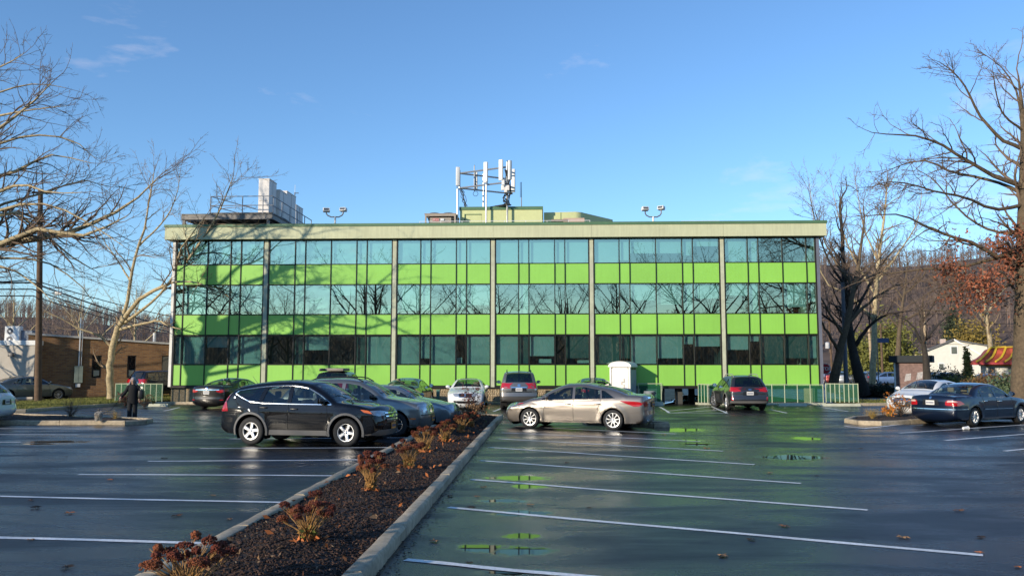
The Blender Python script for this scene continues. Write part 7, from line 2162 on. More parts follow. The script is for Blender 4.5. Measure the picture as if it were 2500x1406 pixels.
# coat: lofted over the torso, flared to mid thigh, plus sleeves
prof = [(.66, .215, .165), (.72, .212, .165), (.86, .20, .16), (1.0, .185, .148), (1.12, .18, .142), (1.26, .195, .145), (1.34, .19, .125), (1.40, .12, .10), (1.44, .085, .085)]
cm = MB(); NK = 22
vs_ = [(a * math.cos(2 * PI * j / NK) * k * (1 + .03 * math.sin(5 * j)), b * math.sin(2 * PI * j / NK) * k, z * k) for (z, a, b) in prof for j in range(NK)]
cm.add(vs_, [(i * NK + j, i * NK + (j + 1) % NK, (i + 1) * NK + (j + 1) % NK, (i + 1) * NK + j) for i in range(len(prof) - 1) for j in range(NK)])
def jp(n): return Vector(J[n][:3])
for s in ('l', 'r'):
    a, b, c = jp('sh' + s), jp('el' + s), jp('wr' + s)
    cm.tube([a.lerp(Vector((0, 0, a.z)), .25) + Vector((0, 0, .01)), a, a.lerp(b, .5), b, b.lerp(c, .5), c.lerp(b, .08)], [.07, .078, .07, .063, .055, .05], 10)
part('coat', cm, M_COAT, pe, True)
tm = MB()
for s in ('l', 'r'):
    a, b, c = jp('hp' + s), jp('kn' + s), jp('an' + s)
    tm.tube([a + Vector((0, 0, .05)), a.lerp(b, .4), b, b.lerp(c, .5), c + Vector((0, 0, -.045))], [.115, .105, .085, .082, .084], 12)
part('trousers', tm, M_TROU, pe, True)
sh = MB()
for s in (1, -1): sh.ball((s * .105 * k, -.06, .04), .06, 10, 7, (.75, 2.1, .66))
part('shoes', sh, M_BLACK, pe, True)
hr = MB(); hr.ball((-.01 * k, .012 * k, 1.64 * k), .098 * k, 14, 10, (.95, 1.0, .98))
rh = random.Random(4)
for i in range(46):
    a = rh.uniform(.15, PI - .15) if i % 5 else rh.choice([rh.uniform(-.35, .1), rh.uniform(PI - .1, PI + .35)])
    p0_ = Vector((-.01 * k + .085 * k * math.cos(a), .0 * k + .085 * k * math.sin(a), 1.64 * k))
    hr.tube([p0_, p0_ + Vector((.02 * math.cos(a), .015, -.09)), p0_ + Vector((.045 * math.cos(a) + rh.uniform(-.02, .02), .03 * math.sin(a), -.2)), p0_ + Vector((.06 * math.cos(a) + rh.uniform(-.03, .03), .03, -.28 - rh.uniform(0, .06)))], [.02, .022, .018, .006], 5)
part('hair', hr, M_HAIR, pe, True)
# shoulder bag: hangs from the left shoulder, its own thing
bg = thing('shoulder_bag', 'black shoulder bag hanging at the dog walker\'s side', 'bag', (pp.x + .265, pp.y + .05, .78), R(10))
part('pouch', MB().bbox(-.06, .12, -.16, .16, .0, .34, .05), mat('black_leather', (.01, .01, .01), .5), bg, True)
part('strap', MB().tube([(.03, -.12, .32), (-.05, -.06, .46), (-.105, 0, .485), (-.05, .06, .46), (.03, .12, .32)], .012, 6), MATS['black_leather'], bg, True)
# --- the dog
dg_ = gp(240, 1026.5, .15)
dog = thing('dog', 'small shaggy white and grey dog on a leash at the island kerb', 'dog', (dg_.x, dg_.y, .13), R(-62))
# head towards local +x
D = dict(hip=(-.17, 0, .21, (.085, .085)), loin=(-.06, 0, .225, (.085, .085)), chest=(.08, 0, .21, (.092, .095)), neck=(.16, 0, .25, .065), head=(.225, 0, .275, (.068, .066)), muz=(.285, 0, .245, (.036, .034)), nose=(.315, 0, .24, .020),
         tl1=(-.25, 0, .28, .025), tl2=(-.27, 0, .36, .022), tl3=(-.22, 0, .41, .012))
ED = [('hip', 'loin'), ('loin', 'chest'), ('chest', 'neck'), ('neck', 'head'), ('head', 'muz'), ('muz', 'nose'), ('hip', 'tl1'), ('tl1', 'tl2'), ('tl2', 'tl3')]
for s, n_ in ((1, 'l'), (-1, 'r')):
    D['fk' + n_] = (.10, s * .055, .13, .034); D['fw' + n_] = (.09, s * .055, .065, .026); D['fp' + n_] = (.11, s * .055, .02, (.028, .022))
    D['bk' + n_] = (-.13, s * .055, .14, .040); D['bh' + n_] = (-.20, s * .055, .085, .024); D['bp' + n_] = (-.17, s * .055, .02, (.028, .022))
    D['er' + n_] = (.205, s * .075, .29, .022); D['et' + n_] = (.215, s * .09, .22, .016)
    ED += [('chest', 'fk' + n_), ('fk' + n_, 'fw' + n_), ('fw' + n_, 'fp' + n_), ('hip', 'bk' + n_), ('bk' + n_, 'bh' + n_), ('bh' + n_, 'bp' + n_), ('head', 'er' + n_), ('er' + n_, 'et' + n_)]
M_DOGW = mat('white_fur', (.55, .50, .43), .9, var=.2, vscale=12, bump=.8, bscale=60, bdist=.02)
M_DOGG = mat('grey_fur', (.11, .10, .10), .9, var=.3, vscale=12)
body = make_skin('body', D, ED, M_DOGW, dog, 2, 'loin')
def fur(src, n_, ln, m, name, sel, seed):
    rg = np.random.default_rng(seed)
    me = src.data; me.calc_loop_triangles()
    Vv = np.array([v.co[:] for v in me.vertices]); T_ = np.array([t.vertices[:] for t in me.loop_triangles])
    Tn = np.array([t.normal[:] for t in me.loop_triangles])
    cen = Vv[T_].mean(1); ok_ = sel(cen); T_, Tn = T_[ok_], Tn[ok_]
    ar_ = np.linalg.norm(np.cross(Vv[T_[:, 1]] - Vv[T_[:, 0]], Vv[T_[:, 2]] - Vv[T_[:, 0]]), axis=1)
    i = rg.choice(len(T_), n_, p=ar_ / ar_.sum()); w = rg.dirichlet((1, 1, 1), n_)
    P_ = (Vv[T_[i]] * w[:, :, None]).sum(1); Nn = Tn[i]
    dirv = Nn + rg.normal(0, .35, (n_, 3)) + np.array([-.3, 0, -.7]); dirv /= np.linalg.norm(dirv, axis=1, keepdims=True)
    sd = np.cross(dirv, rg.normal(size=(n_, 3))); sd /= np.linalg.norm(sd, axis=1, keepdims=True)
    l_ = ln * rg.uniform(.5, 1.2, n_)[:, None]
    Q = np.stack([P_ - sd * .005, P_ + sd * .005, P_ + dirv * l_], 1).reshape(-1, 3)
    o = link(name, np_mesh(name, Q, np.arange(n_ * 3).reshape(-1, 3)), m, dog); o['kind'] = 'stuff'
fur(body, 3500, .055, M_DOGW, 'white_coat', lambda c: (c[:, 0] > -.02) | (c[:, 2] < .1), 1)
fur(body, 2600, .055, M_DOGG, 'grey_coat', lambda c: (c[:, 0] < .0) & (c[:, 2] > .08), 2)
fur(body, 500, .04, M_DOGG, 'ear_fur', lambda c: (np.abs(c[:, 1]) > .06) & (c[:, 0] > .17), 3)
for s in (-1, 1): part('eye', MB().ball((.275, s * .032, .285), .010, 8, 6), M_BLACK, dog, True)
part('nose', MB().ball((.328, 0, .245), .014, 8, 6), M_BLACK, dog, True)
# --- leash from the hand to the collar
hand = WM[pe.name] @ Vector(J['par'][:3]); col_ = WM[dog.name] @ Vector((.15, 0, .30))
ls = MB(); P_ = []
for i in range(17):
    t = i / 16; v = hand.lerp(col_, t); v.z -= .30 * 4 * t * (1 - t) * .62; P_.append(v)
tag(part('leash', ls.tube(P_, .009, 5), M_CABLE, None, True), 'thin dark leash from the person\'s hand to the dog', 'leash')
# ================================================================== portable toilet, bin, fences and kerbs by the building
tl = gp(1522, 991)
pt = thing('portable_toilet', 'white portable toilet with arched roof beside the building', 'toilet cabin', (tl.x * 44.95 / tl.y, 44.95, 0), R(-24))
M_PTW = mat('moulded_white_plastic', (.74, .70, .64), .45, var=.05); M_PTG = mat('moulded_grey_plastic', (.33, .37, .42), .5, var=.06)
part('skid', MB().box(-.56, .56, -.56, .6, 0, .12), M_PTG, pt)
part('side_wall', MB().box(.52, .56, -.5, .58, .122, 1.98), M_PTG, pt); part('side_wall', MB().box(-.56, -.52, -.5, .58, .122, 1.98), M_PTG, pt); part('back_wall', MB().box(-.52, .52, .54, .58, .122, 1.98), M_PTG, pt)
part('corner_post', MB().bbox(.46, .57, -.58, -.47, .122, 2.0, .03), M_PTW, pt, True); part('corner_post', MB().bbox(-.57, -.46, -.58, -.47, .122, 2.0, .03), M_PTW, pt, True)
arc = [(.47 * math.cos(t), 1.9 + .22 * math.sin(t)) for t in [i * PI / 12 for i in range(13)]]
dr_ = MB(); pl_ = [(.445, .15)] + [(.445 * math.cos(t), 1.87 + .19 * math.sin(t)) for t in [i * PI / 12 for i in range(13)]] + [(-.445, .15)]
nD = len(pl_)
dr_.add([(a, -.545, b) for a, b in pl_] + [(a, -.50, b) for a, b in pl_], [tuple(range(nD))[::-1]] + [(i, (i + 1) % nD, nD + (i + 1) % nD, nD + i) for i in range(nD)])
do = part('door', dr_, M_PTW, pt)
part('door_sign', MB().box(-.26, .18, -.552, -.547, 1.35, 1.78), mat('sign_white', (.82, .82, .82), .5), do)
rs = random.Random(2)
sg = MB()
for i in range(7):
    a = R(150 - i * 20); sg.box(-.04 + .17 * math.cos(a) - .012, -.04 + .17 * math.cos(a) + .012, -.556, -.553, 1.55 + .08 * math.sin(a), 1.55 + .08 * math.sin(a) + .045)
sg.box(-.16, -.06, -.556, -.553, 1.52, 1.535).box(-.02, .10, -.556, -.553, 1.52, 1.535)
part('sign_lettering', sg, mat('faded_grey_print', (.45, .46, .5), .6), do)
part('latch', MB().box(.20, .235, -.565, -.547, 1.18, 1.38).box(.08, .199, -.565, -.547, 1.18, 1.215).box(.08, .11, -.565, -.547, 1.06, 1.178).box(.20, .225, -.565, -.547, .86, 1.08), mat('latch_brown', (.30, .26, .22), .6), do)  # latch bars in one plain grey-brown
rf = MB(); ra = [(.63 * math.cos(t), 1.985 + .30 * math.sin(t) ** .8 if math.sin(t) > 0 else 1.985) for t in [i * PI / 14 for i in range(15)]]
vs_ = [(a, y, b) for y in (-.64, -.60, .60, .64) for a, b in ra]; n_ = 15
rf.add(vs_, [(k * n_ + i, k * n_ + i + 1, (k + 1) * n_ + i + 1, (k + 1) * n_ + i) for k in range(3) for i in range(n_ - 1)] + [tuple(range(n_)), tuple(range(3 * n_, 4 * n_))[::-1], (0, 3 * n_, 4 * n_ - 1, n_ - 1)])
ro = part('roof', rf, M_PTW, pt, True)
part('vent', MB().box(.562, .567, -.35, .05, 1.84, 1.95).box(.562, .567, .12, .5, 1.84, 1.95), M_BLACK, pt)
part('side_rib', MB().box(.561, .575, -.3, .2, 1.28, 1.31).box(.561, .575, .201, .23, 1.16, 1.31).box(.561, .575, -.2, -.16, .2, 1.1).box(.561, .575, .0, .04, .2, 1.1), M_PTG, pt)
# --- bin
tb_ = gp(1587, 991)
bn = thing('trash_can', 'grey round trash can beside the portable toilet', 'trash can', (tb_.x, tb_.y, 0))
M_BIN = mat('grey_bin_plastic', (.20, .23, .25), .55, var=.06)
part('barrel', MB().lathe([(.0, 0), (.21, 0), (.27, .70), (.25, .70), (.2, .05)], 22), M_BIN, bn, True)
part('rim', MB().lathe([(.27, .70), (.30, .70), (.30, .76), (.26, .76), (.26, .70)], 22), M_BIN, bn, True)
for s in (-1, 1): part('handle', MB().bbox(s * .29 - .03, s * .29 + .03, -.1, .0, .60, .69, .012), M_BIN, bn)
part('label', MB().box(.04, .18, -.278, -.272, .60, .68), M_BLACK, bn)
# --- fences on the right
def gX(px, Y): return (px - 1250) / FPX * Y
fence('green mesh fence left of the trash can with a diagonal brace', [(gX(1556, 45.2), 45.2), (gX(1612, 45.2), 45.2)], 1, 1.0, .10)
fence('short angled green mesh fence left of the dark grey wagon', [(gX(1702, 45.5), 45.5), (gX(1724, 44.6), 44.6)], 3, .97, .10)
fence('long green mesh fence behind the dark grey wagon', [(gX(1727, 45.4), 45.4), (gX(2004, 44.9), 44.9)], 9, .95, .10)
fence('short green mesh fence right of the building corner', [(gX(2011, 44.9), 44.9), (gX(2089, 44.2), 44.2)], 7, .97, .13)
br = thing('brace_rod', 'thin leaning cream brace rod at the fence opening', 'rod', (gX(1610, 45.3), 45.3, .05)); part('rod', MB().tube([(0, 0, 0), (.14, .05, 1.02)], .022, 6), M_FPOST, br, True); part('foot', MB().box(-.05, .05, -.05, .05, 0, .02), M_FPOST, br)
M_KCR = mat('cream_kerb_paint', (.48, .48, .36), .8, var=.14, vscale=3, bump=.3)
def wstop(label, pa, pb, Y, h=.13, d=.17):
    t = thing('wheel_stop', label, 'wheel stop', (gX(pa, Y), Y, 0), 0, 'concrete wheel stops along the building')
    L_ = gX(pb, Y) - gX(pa, Y)
    part('block', MB().add([(0, -d, 0), (L_, -d, 0), (L_, d, 0), (0, d, 0), (.03, -d * .55, h), (L_ - .03, -d * .55, h), (L_ - .03, d * .55, h), (.03, d * .55, h)], [(3, 2, 1, 0), (4, 5, 6, 7), (0, 1, 5, 4), (1, 2, 6, 5), (2, 3, 7, 6), (3, 0, 4, 7)]), M_KCR, t)
    part('anchor_pin', MB().lathe([(.0, h + .004), (.025, h + .004), (.025, h - .01)], 8, c=(.3, 0, 0)), M_DKST, t); part('anchor_pin', MB().lathe([(.0, h + .004), (.025, h + .004), (.025, h - .01)], 8, c=(L_ - .3, 0, 0)), M_DKST, t)
wstop('cream wheel stop right behind the dark grey wagon', 1893, 1962, 43.6); wstop('cream wheel stop at the right end by the short fence', 1994, 2092, 43.4)
wstop('grey wheel stop beside the black sedan at the left', 372, 420, 43.2); wstop('cream wheel stop end at the fence opening', 1594, 1616, 43.9, .2)
lw = part('low_wall', MB().box(gX(1700, 45.0), gX(2006, 45.0), 44.75, 45.65, -.04, .10).box(gX(1548, 45.2), gX(1618, 45.2), 45.0, 45.6, -.04, .10), M_KCR)
tag(lw, 'low cream concrete wall carrying the fence right of the toilet', 'wall')
# --- stop sign
sp_ = Vector((gX(2011.5, 60), 60, 0))
ss = thing('stop_sign', 'red stop sign half hidden by the building corner', 'sign', sp_)
zc_ = at(2012, 900, 60).z
part('post', MB().tube([(0, .03, 0), (0, .03, zc_ + .3)], .03, 6), M_STEEL, ss, True)
oc = [(.40 * math.cos(R(22.5 + 45 * i)), .40 * math.sin(R(22.5 + 45 * i))) for i in range(8)]
oc2 = [(a * .92, b * .92) for a, b in oc]
part('rim', MB().add([(a, 0, b + zc_) for a, b in oc], [tuple(range(8))]), M_WHITE, ss)
part('face', MB().add([(a, -.006, b + zc_) for a, b in oc2], [tuple(range(8))]), mat('sign_red', (.45, .012, .02), .45), ss)
text_mesh('lettering', 'STOP', .33, M_WHITE, ss, Matrix.Translation((0, -.012, zc_)) @ Matrix.Rotation(R(90), 4, 'X'), bold=.008)
# --- thick metal pole
mp_ = thing('metal_pole', 'thick grey and dark metal pole between the leaning trunks', 'pole', (gX(2061, 55), 55, 0))
part('shaft', MB().tube([(0, 0, 0), (0, 0, 7.5)], [.15, .11], 14), mat('pole_grey', (.13, .14, .17), .5, metal=.3), mp_, True)
part('base_flange', MB().lathe([(0, 0), (.24, 0), (.24, .05), (.16, .08)], 14), M_DKST, mp_, True)
# --- brick kiosk
kz = at(2228, 868, 52).z
ki = thing('brick_kiosk', 'small brick kiosk with a flat dark roof at the right', 'kiosk', (gX(2226, 52), 52.2, 0), R(-30))
part('wall', MB().box(-.95, .95, -.75, .75, 0, kz - .42), mat('kiosk_brick', (.20, .13, .115), .9, var=.3, vscale=7, bump=.5, bscale=25), ki)
part('corner_trim', MB().box(.85, .96, -.77, -.62, 0, kz - .422), M_WHITE, ki); part('corner_trim', MB().box(-.96, -.86, -.77, -.62, 0, kz - .422), M_WHITE, ki)
for (x0_, z0_) in ((-.6, .3), (-.1, .5), (.3, .25), (-.4, 1.1), (.25, 1.2)): part('peeling_patch', MB().add([(x0_, -.753, z0_), (x0_ + .35, -.753, z0_ + .1), (x0_ + .4, -.753, z0_ + .5), (x0_ + .1, -.753, z0_ + .45)], [(0, 1, 2, 3)]), mat('old_whitewash', (.38, .36, .36), .9, var=.4, vscale=8), ki)
part('roof', MB().bbox(-1.2, 1.2, -1.0, 1.0, kz - .42, kz, .02), mat('dark_flat_roof', (.02, .025, .03), .8), ki)
# --- white house
hY = 110.0
h0 = at(2270, 935, hY); sH = FPX / hY
ho = thing('white_house', 'white clapboard house with a gable behind the kiosk', 'house', (h0.x, hY, 0), R(-22))
def hz(py): return at(2300, py, hY).z
xr = lambda px: (px - 2270) / sH * 1.22
M_CLAP = mat('white_clapboard', (.66, .63, .55), .75, var=.06, vscale=2); M_HROOF = mat('grey_shingle', (.13, .125, .12), .9, var=.2, vscale=2)
g = [(xr(2262), 0), (xr(2380), 0), (xr(2378), hz(884)), (xr(2373), hz(846)), (xr(2316), hz(832)), (xr(2268), hz(857))]
wl2 = MB(); n_ = len(g)
wl2.add([(a, 0, b) for a, b in g] + [(a, 8, b) for a, b in g], [tuple(range(n_)), tuple(range(n_, 2 * n_))[::-1]] + [(i, n_ + i, n_ + (i + 1) % n_, (i + 1) % n_) for i in range(n_)])
part('wall', wl2, M_CLAP, ho)
for k in range(22):
    z = .3 + k * (hz(846) - .4) / 22
    part('clapboard', MB().add([(xr(2264), -.015, z - .02), (xr(2376), -.015, z - .02), (xr(2376), -.002, z + .02), (xr(2264), -.002, z + .02)], [(0, 1, 2, 3)]), M_CLAP, ho)
def rfq(a, b, th=.18, o=.3):
    A, B = Vector((a[0], 0, a[1])), Vector((b[0], 0, b[1])); d = (B - A).normalized(); nn = Vector((-d.z, 0, d.x)); nn = nn if nn.z > 0 else -nn
    P_ = [A - d * .2, B + d * .2]
    mb = MB(); q = [P_[0] + nn * .01, P_[1] + nn * .01, P_[1] + nn * th, P_[0] + nn * th]
    mb.add([(p.x, -o, p.z) for p in q] + [(p.x, 8 + o, p.z) for p in q], [(0, 1, 2, 3), (7, 6, 5, 4), (0, 4, 5, 1), (1, 5, 6, 2), (2, 6, 7, 3), (3, 7, 4, 0)])
    return mb
part('roof', rfq(g[4], g[3]), M_HROOF, ho); part('roof', rfq(g[5], g[4]), M_HROOF, ho)
part('rake_trim', MB().add([(g[4][0], -.31, g[4][1] + .25), (xr(2392), -.31, hz(889)), (xr(2392), -.31, hz(893)), (g[4][0], -.31, g[4][1])], [(0, 1, 2, 3)]), M_WHITE, ho)
for (px0, px1, py0, py1) in ((2311, 2321, 847, 864), (2288, 2296, 888, 902), (2336, 2346, 888, 902)):
    f = part('window', MB().box(xr(px0) - .1, xr(px1) + .1, -.06, -.02, hz(py1) - .1, hz(py0) + .1), M_WHITE, ho)
    part('pane', MB().box(xr(px0), xr(px1), -.08, -.062, hz(py1), hz(py0)), mat('dim_pane', (.12, .13, .11), .2), f)
part('wing', MB().box(xr(2222), xr(2261), .5, 6, 0, hz(862)), mat('cream_siding', (.55, .45, .28), .8), ho)
part('wing_roof', MB().box(xr(2219), xr(2262), .2, 6.3, hz(862) + .01, hz(858)), M_HROOF, ho)
part('chimney', MB().box(xr(2296), xr(2306), 3, 4, hz(845), hz(826)), mat('pale_brick', (.5, .4, .36), .9), ho)
# --- restaurant with red mansard
rY = 75.0; sR = FPX / rY
re_ = thing('restaurant', 'small restaurant with red flared roof and yellow roof beams at the right', 'restaurant', (gX(2402, rY), rY, 0), R(-26))
def rz(py): return at(2420, py, rY).z
rx_ = lambda px: (px - 2402) / sR * 1.2
W_ = 7.5
part('wall', MB().box(0, W_, 0, 8, 0, rz(893)), mat('white_render', (.72, .70, .62), .8, var=.05), re_)
part('yellow_band', MB().box(-.12, W_ + .12, -.12, 8.12, rz(893) + .003, rz(884)), mat('yellow_band', (.75, .46, .03), .6), re_)
e0, e1, e2, e3 = rx_(2372), W_ + 1.1, -1.1, 9.1
ze_, zt_ = rz(884), rz(850)
prof_ = [(0, 0), (.25, .12), (.55, .32), (.78, .62), (.92, .9), (1.0, 1.0)]
mr_ = MB(); rings = []
for (t, u) in prof_:
    ins = 1.75 * t
    rings.append([(e0 + ins, e2 + ins, ze_ + (zt_ - ze_) * u), (e1 - ins, e2 + ins, ze_ + (zt_ - ze_) * u), (e1 - ins, e3 - ins, ze_ + (zt_ - ze_) * u), (e0 + ins, e3 - ins, ze_ + (zt_ - ze_) * u)])
mr_.add([p for r_ in rings for p in r_], [(i * 4 + j, i * 4 + (j + 1) % 4, (i + 1) * 4 + (j + 1) % 4, (i + 1) * 4 + j) for i in range(len(rings) - 1) for j in range(4)] + [tuple(range(4))[::-1], tuple(range(20, 24))])
part('roof', mr_, mat('red_roof_tiles', (.42, .075, .035), .7, var=.12, vscale=3), re_)
part('eave', MB().box(e0, e1, e2, e3, ze_ - .22, ze_ - .005), mat('red_eave', (.38, .03, .03), .6), re_)
for k in range(7):
    xb = rx_(2385) + k * .72
    pts = []
    for (t, u) in prof_:
        ins = 1.75 * t
        pts.append((max(xb + ins * .55, e0 + ins + .08), e2 + ins - .07, ze_ + (zt_ - ze_) * u + .06))
    pts.append((pts[-1][0] + .75, pts[-1][1] + .6, pts[-1][2] + .05))
    part('roof_beam', MB().tube(pts, .105, 4), mat('yellow_beam', (.80, .50, .03), .5), re_)
for x in (.15, 1.7, 3.0): part('window', MB().box(x, x + .55, -.03, .03, .7, rz(897)), mat('shop_window', (.16, .17, .18), .15), re_)
# --- utility poles at the far right and their wires
def upole(label, px, Y, top_py, r=.14, tr=False, lean=0, m=None):
    t = thing('utility_pole', label, 'utility pole', (gX(px, Y), Y, 0), 0, 'utility poles beyond the right trees')
    z1 = at(px, top_py, Y).z
    part('pole', MB().tube([(0, 0, 0), (lean * z1, 0, z1)], [r, r * .7], 10), m or M_POLE, t, True)
    part('crossarm', MB().box(-.9 + lean * z1, .9 + lean * z1, -.16, -.06, z1 - .6, z1 - .48), M_POLE, t)
    if tr: part('transformer', MB().lathe([(0, 0), (.22, .02), (.24, .1), (.24, .65), (.1, .72), (0, .72)], 12, c=(-.3 + lean * z1, -.1, at(px, 851, Y).z)), mat('pale_tank', (.5, .5, .5), .5), t, True)
    return Vector((gX(px, Y) + lean * z1, Y, z1 - .5))
M_PALEP = mat('sunlit_pine_pole', (.42, .31, .19), .85, var=.15, vscale=3)
u0 = upole('pale utility pole with transformer behind the stop sign', 2028, 92, 770, .14, True, -.02)
u1 = upole('pale leaning utility pole behind the dark trunks', 2126, 96, 800, .2, False, -.035, M_PALEP)
u2 = upole('reddish utility pole left of the kiosk', 2150, 105, 790, .16)
u3 = upole('weathered utility pole behind the small forked tree', 2257, 90, 755, .17, m=M_PALEP)
def wire2(label, pts, r=.02):
    o = part('overhead_wire', MB().tube(pts, r, 4), M_CABLE, None, True); tag(o, label, 'wire', 'overhead wires at the right')
for i, (dy, lab) in enumerate(((0, 'upper wire between the far right utility poles'), (1.2, 'middle wire between the far right utility poles'), (2.0, 'lower wire between the far right utility poles'), (3.2, 'lowest wire between the far right utility poles'))):
    P0, P1 = u0 - Vector((0, 0, dy)), u3 - Vector((0, 0, dy)); P2 = Vector((60, 70, u3.z - dy + .5))
    pts = [P0.lerp(P1, k / 8) - Vector((0, 0, 1.2 * 4 * (k / 8) * (1 - k / 8) * .4)) for k in range(9)] + [P1.lerp(P2, k / 6) - Vector((0, 0, 1.0 * 4 * (k / 6) * (1 - k / 6) * .4)) for k in range(1, 7)]
    wire2(lab, pts)
# --- far cars in the lot across the road
def recolor(T, m):
    for ch in T.children:
        if ch.name.split('.')[0] in ('body', 'mirror'):
            for s in ch.material_slots: s.link = 'OBJECT'; s.material = m
S_far = sedan('far', 4.5, 1.76, 1.45, 2.65, .9, .32, wraps=[('headlight', [(-.2, .62), (.2, .62), (.2, .76), (-.2, .76)], ('pair', R(35), 1.5), M_LAMP), ('taillight', [(.5, .78), (.82, .78), (.82, .95), (.5, .95)], ('pair', PI - R(20), 0), M_RED), ('grille', [(-.3, .68), (-.3, .5), (.3, .5), (.3, .68)], 'front', M_TRIM)])
S_far['plates'] = []
fc = [(2098, 96, 70, (.10, .11, .13), 'dark far car left of the blue one across the road'), (2128, 97, 100, (.03, .03, .035), 'black far car behind the thin sign post'), (2160, 94, 160, (.10, .17, .32), 'blue far car nearest the kiosk'), (2052, 99, 60, (.35, .37, .40), 'silver far car between the leaning trunks'), (2020, 101, 80, (.30, .06, .05), 'dull red far car behind the stop sign'), (2115, 108, 90, (.55, .56, .57), 'white far car in the back row across the road'), (2300, 84, 175, (.16, .18, .2), 'grey far SUV behind the dark blue sedan'), (2395, 68, 178, (.6, .6, .6), 'white far pickup by the juniper bushes'), (2275, 90, 170, (.5, .5, .5), 'pale far car left of the grey one')]
proto = None
for i, (px, Y, hd, c, lab) in enumerate(fc):
    loc = (gX(px, Y), Y, 0); m = paint('far_%d' % i, c, .4, .35)
    if proto is None:
        T = proto = build_car('parked_car', lab, 'car', S_far, m, loc, R(hd), 'far cars across the road', lite=True)
    else:
        T = copy_tree(proto); T.location = loc; T.rotation_euler = (0, 0, R(hd)); T['label'] = lab
        recolor(T, m)
slab('pavement', [(18, 76), (95, 82), (95, 85), (18, 79)], -.04, .12, M_CONC2, 'pale pavement along the far side of the road')
sg2 = thing('sign_post', 'thin dark sign post in front of the far cars', 'sign post', (gX(2140, 74), 74, 0))
part('post', MB().tube([(0, 0, 0), (0, 0, 4.4)], .045, 6), M_DKST, sg2, True); part('notice', MB().box(-.22, .22, -.07, -.05, .25, .75), M_PTG, sg2); part('street_plate', MB().box(-.2, 1.0, -.07, -.05, 4.1, 4.5), mat('blue_plate', (.05, .07, .16), .5), sg2)
# ================================================================== shrubs, sedum, litter
def shrub(name, label, pos, rad, n_, leaf_m, ls, seed, stems=14, stem_m=None, group=None, cone=False, clumps=26, cat='shrub', flat=.0):
    rg = np.random.default_rng(seed)
    T = thing(name, label, cat, pos, 0, group)
    rx, ry, rz_ = rad
    c = rg.normal(size=(clumps, 3)); c /= np.linalg.norm(c, axis=1, keepdims=True); c *= rg.uniform(.35, .95, (clumps, 1)) ** .6
    c[:, 2] = np.abs(c[:, 2]) if not cone else rg.uniform(0, 1, clumps)
    if cone: c[:, :2] *= (1.02 - c[:, 2:3])
    cen = c * np.array([rx, ry, rz_]); 
    i = rg.integers(clumps, size=n_)
    sd = np.array([rx, ry, rz_]) * (.19 if not cone else .13)
    P = cen[i] + rg.normal(size=(n_, 3)) * sd
    P[:, 2] = np.maximum(P[:, 2], .03)
    leaves_mesh('foliage', P, ls, leaf_m, T, rg)
    st_ = MB()
    for k in range(min(stems, clumps)):
        e = Vector(cen[k]); st_.tube([(e.x * .1, e.y * .1, 0), (e.x * .5, e.y * .5, e.z * .5), tuple(e)], [.02 * max(1, rz_ * .6), .014 * max(1, rz_ * .6), .006], 5)
    part('stems', st_, stem_m or M_TWIG_D, T, True)
    return T
M_YEW = mat('yellow_green_needles', (.16, .16, .03), .8, var=.4, vscale=2); M_DKEV = mat('dark_evergreen', (.028, .040, .016), .8, var=.4, vscale=2); M_JUN = mat('juniper_green', (.095, .135, .065), .8, var=.35, vscale=2); M_BRSH = mat('brown_shrub_leaf', (.17, .095, .04), .85, var=.4, vscale=3); M_GOLD = mat('golden_conifer', (.24, .17, .035), .8, var=.35, vscale=2)
def sx(px, Y): return ((px - 1250) / FPX * Y, Y, 0)
shrub('evergreen_tree', 'yellow-green evergreen behind the reddish utility pole', sx(2172, 112), (3.4, 3.0, 7.2), 9000, M_YEW, .22, 1, clumps=60, cat='tree')
shrub('evergreen_tree', 'darker evergreen left of the white house', sx(2110, 125), (3.5, 3, 6.5), 7000, M_YEW, .24, 2, clumps=50, cat='tree')
shrub('evergreen_tree', 'ochre evergreen above the white house', sx(2370, 150), (5, 4, 9.5), 7000, M_GOLD, .3, 3, clumps=50, cat='tree')
shrub('evergreen_tree', 'dark evergreen behind the white house roof', sx(2335, 160), (3, 3, 11), 6000, M_DKEV, .32, 4, clumps=50, cat='tree')
shrub('conifer_shrub', 'small golden cone-shaped conifer in front of the white house', sx(2357, 66), (.75, .75, 2.9), 3500, M_GOLD, .11, 5, cone=True, clumps=50)
for k, (px, Y, rx, h, m, lab) in enumerate([(2300, 62, 1.9, 1.6, M_DKEV, 'dark hedge clump right of the forked tree'), (2335, 60, 1.5, 1.4, M_YEW, 'olive shrub left of the golden conifer'), (2385, 58, 1.4, 1.2, M_BRSH, 'brownish low shrub right of the golden conifer'), (2415, 47, 1.5, 1.05, M_JUN, 'blue-green juniper just left of the oak trunk'), (2452, 45, 1.4, 1.35, M_JUN, 'blue-green juniper behind the oak trunk'), (2440, 52, 2.4, 1.5, M_BRSH, 'russet hedge behind the junipers')]):
    shrub('shrub', lab, sx(px, Y), (rx, rx * .8, h), 3200, m, .085, 10 + k, clumps=34, group='shrubs by the restaurant')
for k, (px, Y, rx, h, lab) in enumerate([(2120, 57, 1.9, .75, 'low dark shrub at the foot of the dark leaning trunk'), (2165, 56, 1.6, .85, 'low dark shrub left of the kiosk'), (2200, 55, 1.2, .55, 'low dark shrub in front of the kiosk')]):
    shrub('shrub', lab, sx(px, Y), (rx, rx * .7, h), 2600, M_DKEV, .08, 20 + k, clumps=30, group='dark shrubs under the trees')
